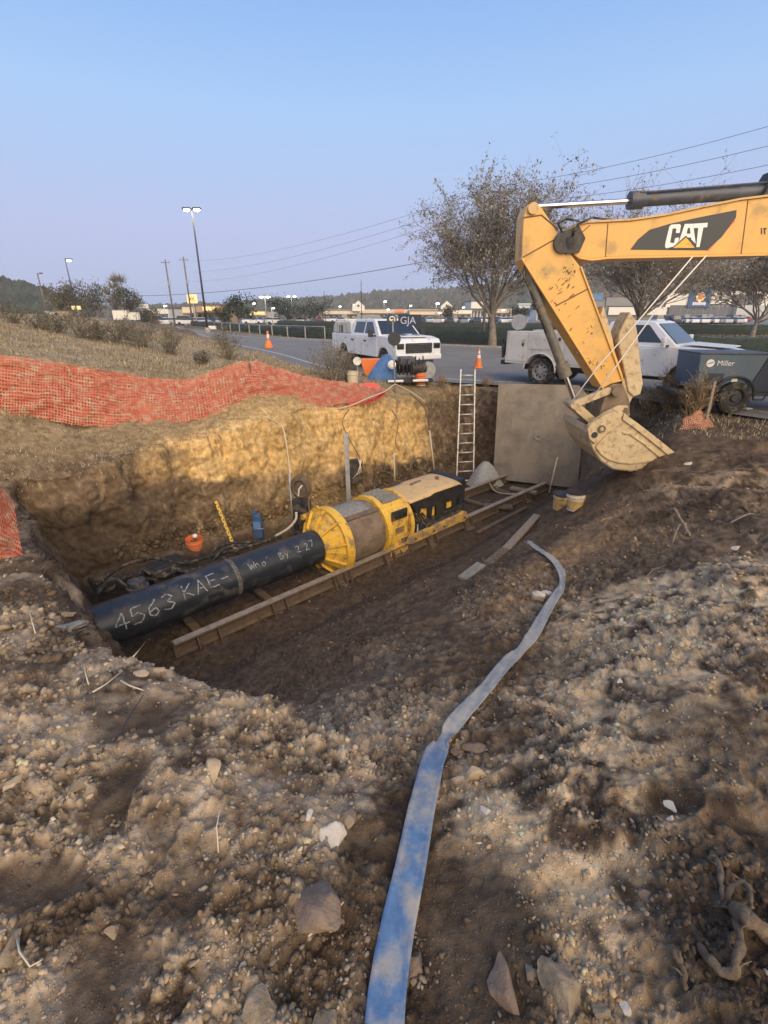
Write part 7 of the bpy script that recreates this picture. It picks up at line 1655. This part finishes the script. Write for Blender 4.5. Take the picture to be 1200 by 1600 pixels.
# gravel: thousands of small stones pressed into the dirt
Vg = V.reshape(-1, 3); rg = np.random.default_rng(5)
flatN = Nn.reshape(-1, 3); Rr = RR.reshape(-1); AZ = np.repeat(az, NR)
def scatter(name, n, mask, size_lo, size_hi, power, mt, colf, seed, sub=0, flat_=.6):
    rg = np.random.default_rng(seed); idx = np.flatnonzero(mask.reshape(-1)); 
    idx = rg.choice(idx, size=n, replace=True)
    c = Vg[idx] + rg.normal(size=(n, 3)) * np.array([.3, .3, 0]) * (.0035 * Rr[idx])[:, None]
    s = (size_lo + (size_hi - size_lo) * rg.random(n) ** power) * np.clip(.55 + Rr[idx] * .16, .6, 1.7)
    phi_ = (1 + 5 ** .5) / 2; b = np.array([(-1, phi_, 0), (1, phi_, 0), (-1, -phi_, 0), (1, -phi_, 0), (0, -1, phi_), (0, 1, phi_), (0, -1, -phi_), (0, 1, -phi_), (phi_, 0, -1), (phi_, 0, 1), (-phi_, 0, -1), (-phi_, 0, 1)]) / 1.9
    f = np.array([(0, 11, 5), (0, 5, 1), (0, 1, 7), (0, 7, 10), (0, 10, 11), (1, 5, 9), (5, 11, 4), (11, 10, 2), (10, 7, 6), (7, 1, 8), (3, 9, 4), (3, 4, 2), (3, 2, 6), (3, 6, 8), (3, 8, 9), (4, 9, 5), (2, 4, 11), (6, 2, 10), (8, 6, 7), (9, 8, 1)])
    q = rg.normal(size=(n, 4)); q /= np.linalg.norm(q, axis=1)[:, None]; w_, x, y, z = q.T
    Rm = np.stack([1 - 2 * (y * y + z * z), 2 * (x * y - z * w_), 2 * (x * z + y * w_), 2 * (x * y + z * w_), 1 - 2 * (x * x + z * z), 2 * (y * z - x * w_), 2 * (x * z - y * w_), 2 * (y * z + x * w_), 1 - 2 * (x * x + y * y)], -1).reshape(n, 3, 3)
    sc = s[:, None] * np.stack([rg.uniform(.8, 1.3, n), rg.uniform(.6, 1.0, n), rg.uniform(.45, .8, n)], -1)
    vb = b[None] * rg.uniform(.62, 1.3, (n, 12, 1)) * sc[:, None, :]; vv = np.einsum('nij,nkj->nki', Rm, vb); vv[..., 2] *= flat_ / .6 * .85
    vv = vv + c[:, None, :] + flatN[idx][:, None, :] * (s * .18)[:, None, None]
    ff = (f[None] + (np.arange(n) * 12)[:, None, None]).reshape(-1, 3).astype(np.int32)
    me = bpy.data.meshes.new(name); me.vertices.add(n * 12); me.vertices.foreach_set('co', vv.reshape(-1).astype(np.float32))
    me.loops.add(ff.size); me.loops.foreach_set('vertex_index', ff.reshape(-1)); me.polygons.add(len(ff)); me.polygons.foreach_set('loop_start', np.arange(0, ff.size, 3, dtype=np.int32)); me.polygons.foreach_set('loop_total', np.full(len(ff), 3, np.int32)); me.update(calc_edges=True)
    cc = np.repeat(colf(idx, rg), 12, 0); at_ = me.color_attributes.new('Col', 'FLOAT_COLOR', 'POINT'); at_.data.foreach_set('color', np.concatenate([cc, np.ones((len(cc), 1))], 1).reshape(-1).astype(np.float32))
    me.materials.append(mt); o = bpy.data.objects.new(name, me); COL.objects.link(o); o['kind'] = 'stuff'; return o
colF = col.reshape(-1, 3)
def pale(idx, rg):
    a = np.array([.50, .435, .345]); k = rg.random((len(idx), 1)) ** .7; return np.clip((a * (1 - .25 * k) * .55 + colF[idx] * 1.15 * .45 + a * -.1 * k + np.array([.04, .038, .034]) * rg.normal(size=(len(idx), 1))) * rg.uniform(.65, 1.2, (len(idx), 1)), .05, .7)
def soil(idx, rg): return np.clip(colF[idx] * rg.uniform(.8, 1.45, (len(idx), 1)), .02, .6)
inview = (np.abs(az) < R(75))[:, None] & (RR < 13) & (Z > -2.9) & (offroad > .9)
patch = (1 - .85 * smoo) * sstep(-.15, .35, fbm(X, Y, zz, 2.6, 3) + .3 * TL + .5 * dry - .5 * dk)
m1 = inview & (patch > rg.random(X.shape)) & (RR < 6.5) & (Z > -1.1)
scatter('gravel', 15000, m1, .0018, .019, 4.0, M_gravel, pale, 1)
scatter('gravel', 3500, inview & (patch > .3) & (RR < 12), .005, .018, 3.0, M_gravel, pale, 2)
scatter('dirt_clods', 26000, inview & (RR < 9) & (rough_m ** 2 + .10 > rg.random(X.shape)) & (steep < .5), .002, .026, 4.2, M_gravel, soil, 3, flat_=.6)
scatter('pebbles', 420, m1, .012, .026, 2.2, M_gravel, pale, 4)
# rubble at the left of the pipe and on the far bank
q1 = og(110, 965); mk = inview & (np.hypot(X - q1.x, Y - q1.y) < .95) & (steep < .7)
scatter('rubble', 1100, mk, .006, .040, 3.2, M_gravel, soil, 6); scatter('rubble', 1500, (S1 > -.1) & (S1 < 1.0) & (Z < -2.0) & (T_ > 0) & (T_ < 12), .008, .045, 3.0, M_gravel, soil, 7)
# dead grass blades on the bank and field
def grass(name, n, mask, h, mt, seed):
    rg = np.random.default_rng(seed); idx = rg.choice(np.flatnonzero(mask.reshape(-1)), size=n); c = Vg[idx] + rg.normal(size=(n, 3)) * np.array([.5, .5, 0]) * (.012 * Rr[idx])[:, None]
    a = rg.uniform(0, 6.283, n); hh = h * rg.uniform(.4, 1.3, n) * np.clip(Rr[idx] / 14, .8, 1.5); w_ = .0016 * Rr[idx] * .35 + .003; ln_ = rg.uniform(.2, 1.0, n) * hh
    d = np.stack([np.cos(a), np.sin(a), a * 0], -1); s = np.stack([-np.sin(a), np.cos(a), a * 0], -1) * w_[:, None]
    p0, p1 = c - s, c + s; tp = c + d * ln_[:, None] + np.array([0, 0, 1]) * hh[:, None]
    vv = np.stack([p0, p1, tp], 1); me = bpy.data.meshes.new(name); me.vertices.add(n * 3); me.vertices.foreach_set('co', vv.reshape(-1).astype(np.float32)); me.loops.add(n * 3); me.loops.foreach_set('vertex_index', np.arange(n * 3, dtype=np.int32)); me.polygons.add(n)
    me.polygons.foreach_set('loop_start', np.arange(0, n * 3, 3, dtype=np.int32)); me.polygons.foreach_set('loop_total', np.full(n, 3, np.int32)); me.update(calc_edges=True)
    g = rg.random((n, 1)); cc = np.repeat(np.array([.46, .38, .24]) * (1 - g) + np.array([.27, .24, .145]) * g, 3, 0) * np.repeat(rg.uniform(.6, 1.3, (n, 1)), 3, 0)
    at_ = me.color_attributes.new('Col', 'FLOAT_COLOR', 'POINT'); at_.data.foreach_set('color', np.concatenate([cc, np.ones((len(cc), 1))], 1).reshape(-1).astype(np.float32))
    me.materials.append(mt); o = bpy.data.objects.new(name, me); COL.objects.link(o); o['kind'] = 'stuff'; return o
fm = (S1 > 1.7) & (T_ < 16) & (rn > .5) & (Y > 6) & (np.abs(az) < R(60))[:, None] & (RR < 60)
grass('dead_grass', 42000, fm & (n1 + .5 * n2 > -.15), .075, M_grass, 1)
grass('dead_grass', 9000, (S1 > .35) & (S1 < 1.9) & (T_ > -3) & (T_ < 13) & (Z > -.9), .06, M_grass, 2)
vm = (rdf < -.3) & (rn < 0) & (RR < 70) & (np.abs(az) < R(50))[:, None]
grass('verge_grass', 8000, vm, .08, M_grass, 3)
rm = (X > 5) & (Y > 8) & (rn > 0) & (rn < 2.5) & (Y < 17); grass('dead_grass', 2500, rm, .10, M_grass, 4)
# twigs, straws and roots
def stick(label, pix, r, mt=M_straw, name='twig', lift=.012, cat='twig', taper=True):
    ps = [og(a, b, lift + (c_ if c_ else 0)) for a, b, c_ in pix]; m = MB(); n = len(ps)
    if r > .0095:
        Q = [2 * ps[0] - ps[1]] + ps + [2 * ps[-1] - ps[-2]]; out = []
        for i in range(1, len(Q) - 2):
            for k in range(7): t = k / 7; a, b, c, d = Q[i - 1:i + 3]; out.append(.5 * ((2 * b) + (c - a) * t + (2 * a - 5 * b + 4 * c - d) * t * t + (3 * b - a - 3 * c + d) * t ** 3) + mnoise.noise_vector(b * 9 + Vector((k * .7, 0, i))) * r * .5)
        out.append(Q[-2]); n = len(out)
        m.tube(out, [max(.002, r * (1 - .5 * i / (n - 1) * taper) * (1 + .35 * mnoise.noise(out[i] * 30) + .2 * mnoise.noise(out[i] * 80)) * (.55 if i in (0, n - 1) else 1)) for i in range(n)], 10)
        for k in range(3):
            q = out[int(n * (.2 + .25 * k))]; e_ = mnoise.noise_vector(q * 13) * r * 6; m.tube([q, q + e_ * .6 + Vector((0, 0, r * .6)), q + e_ * 1.3], [r * .3, r * .2, r * .08], 5)
        return tag(m.build(name, mt, None, smooth=True), label, cat)
    return tag(m.tube(ps, [r * (1 - .45 * i / (n - 1)) if taper else r for i in range(n)], 6).build(name, mt, None, smooth=True), label, cat)
stick('white twig on the dirt beside the brown streaked block', [(482, 1466, 0), (512, 1448, .03), (538, 1425, .05)], .004)
stick('white straw standing at the brink below the pipe end', [(209, 1028, 0), (219, 1018, .03), (229, 1008, .06)], .006)
stick('white straw upright left of the grey slabs', [(56, 992, 0), (53, 980, .04), (50, 966, .09)], .005)
stick('long pale straw lying on the left mound', [(146, 1086, .01), (168, 1075, .02), (194, 1056, .03)], .005)
stick('short pale twig upright on the left mound', [(139, 1072, 0), (136, 1060, .03), (134, 1050, .05)], .004)
stick('forked pale root chip on the left mound', [(190, 1068, .01), (205, 1078, .02), (225, 1083, .01)], .007, M_quartz)
stick('bent white straw at the lower left corner', [(30, 1470, .02), (36, 1498, .03), (50, 1516, .01), (70, 1508, .02)], .004)
stick('curved thin straw right of the tan slab', [(342, 1335, 0), (340, 1300, .02), (345, 1278, .03), (352, 1262, .01)], .003)
stick('pale bare stick jutting up at the right bank', [(1078, 840, .0), (1062, 824, .08), (1049, 810, .14)], .022, M_wood, 'stick', cat='stick')
stick('thin forked stick beside the jutting stick', [(1050, 850, 0), (1057, 833, .05), (1064, 828, .07), (1086, 830, .03)], .010, M_wood, 'stick', cat='stick')
stick('long thin root curving out from the hose', [(868, 975, .02), (900, 958, .04), (925, 942, .05), (948, 938, .02)], .007, M_wood, 'root', cat='root')
stick('thin root lying above the long curving one', [(985, 885, .01), (1010, 872, .02), (1048, 866, .02), (1050, 880, .01)], .007, M_root, 'root', cat='root')
stick('short pale root on the dark bank near the right edge', [(1140, 820, .01), (1165, 808, .02), (1178, 804, .0)], .010, M_wood, 'root', cat='root')
stick('thin twig on the dark bank right of the hose bend', [(1005, 908, .01), (1020, 895, .03), (1040, 886, .01)], .006, M_wood)
stick('thick pale root running off the right edge near the bottom', [(1140, 1425, .02), (1165, 1450, .04), (1195, 1475, .04), (1240, 1500, .01)], .027, M_root, 'root', cat='root', taper=False)
stick('knotted root crossing the dirt at the lower right', [(1090, 1478, 0), (1110, 1515, .02), (1140, 1530, .02), (1150, 1490, .03), (1148, 1450, .02), (1140, 1425, .01)], .014, M_root, 'root', cat='root', taper=False)
stick('root stub pointing down at the lower right', [(1052, 1490, .01), (1062, 1520, .02), (1068, 1550, 0)], .016, M_root, 'root', cat='root')
stick('root loop at the right edge above the thick root', [(1128, 1420, 0), (1140, 1395, .03), (1158, 1398, .05), (1168, 1425, .04), (1165, 1432, .01)], .012, M_root, 'root', cat='root')
stick('slim root lying along the right bank', [(1112, 1335, .0), (1122, 1370, .02), (1126, 1410, .0)], .014, M_root, 'root', cat='root')
stick('pale wood chip right of the hose middle', [(742, 1320, .0), (752, 1322, .01)], .005, M_straw); stick('pale wood chip pair beside the other chip', [(760, 1310, .0), (775, 1325, .01)], .006, M_wood)
stick('thin cord stretched over the trodden patch on the left mound', [(185, 1160, .015), (205, 1125, .02), (226, 1092, .02)], .004, M_trim, 'thin_cord', cat='cord')
# pale vein on the streaked brown block
# ------------------------------------------------------------------ evening haze
hz = MB().box((0, 400, 22), (2000, 900, 50)).build('haze', bpy.data.materials.new('haze_air'), None, kind='stuff')
hm = hz.data.materials[0]; hm.use_nodes = True; ht = hm.node_tree; ht.nodes.clear()
ho_ = ht.nodes.new('ShaderNodeOutputMaterial'); hv = ht.nodes.new('ShaderNodeVolumePrincipled'); hv.inputs['Color'].default_value = (.93, .95, .99, 1); hv.inputs['Density'].default_value = .0005
hv.inputs['Anisotropy'].default_value = 0.0; ht.links.new(hv.outputs[0], ho_.inputs['Volume'])
hz.display_type = 'BOUNDS'
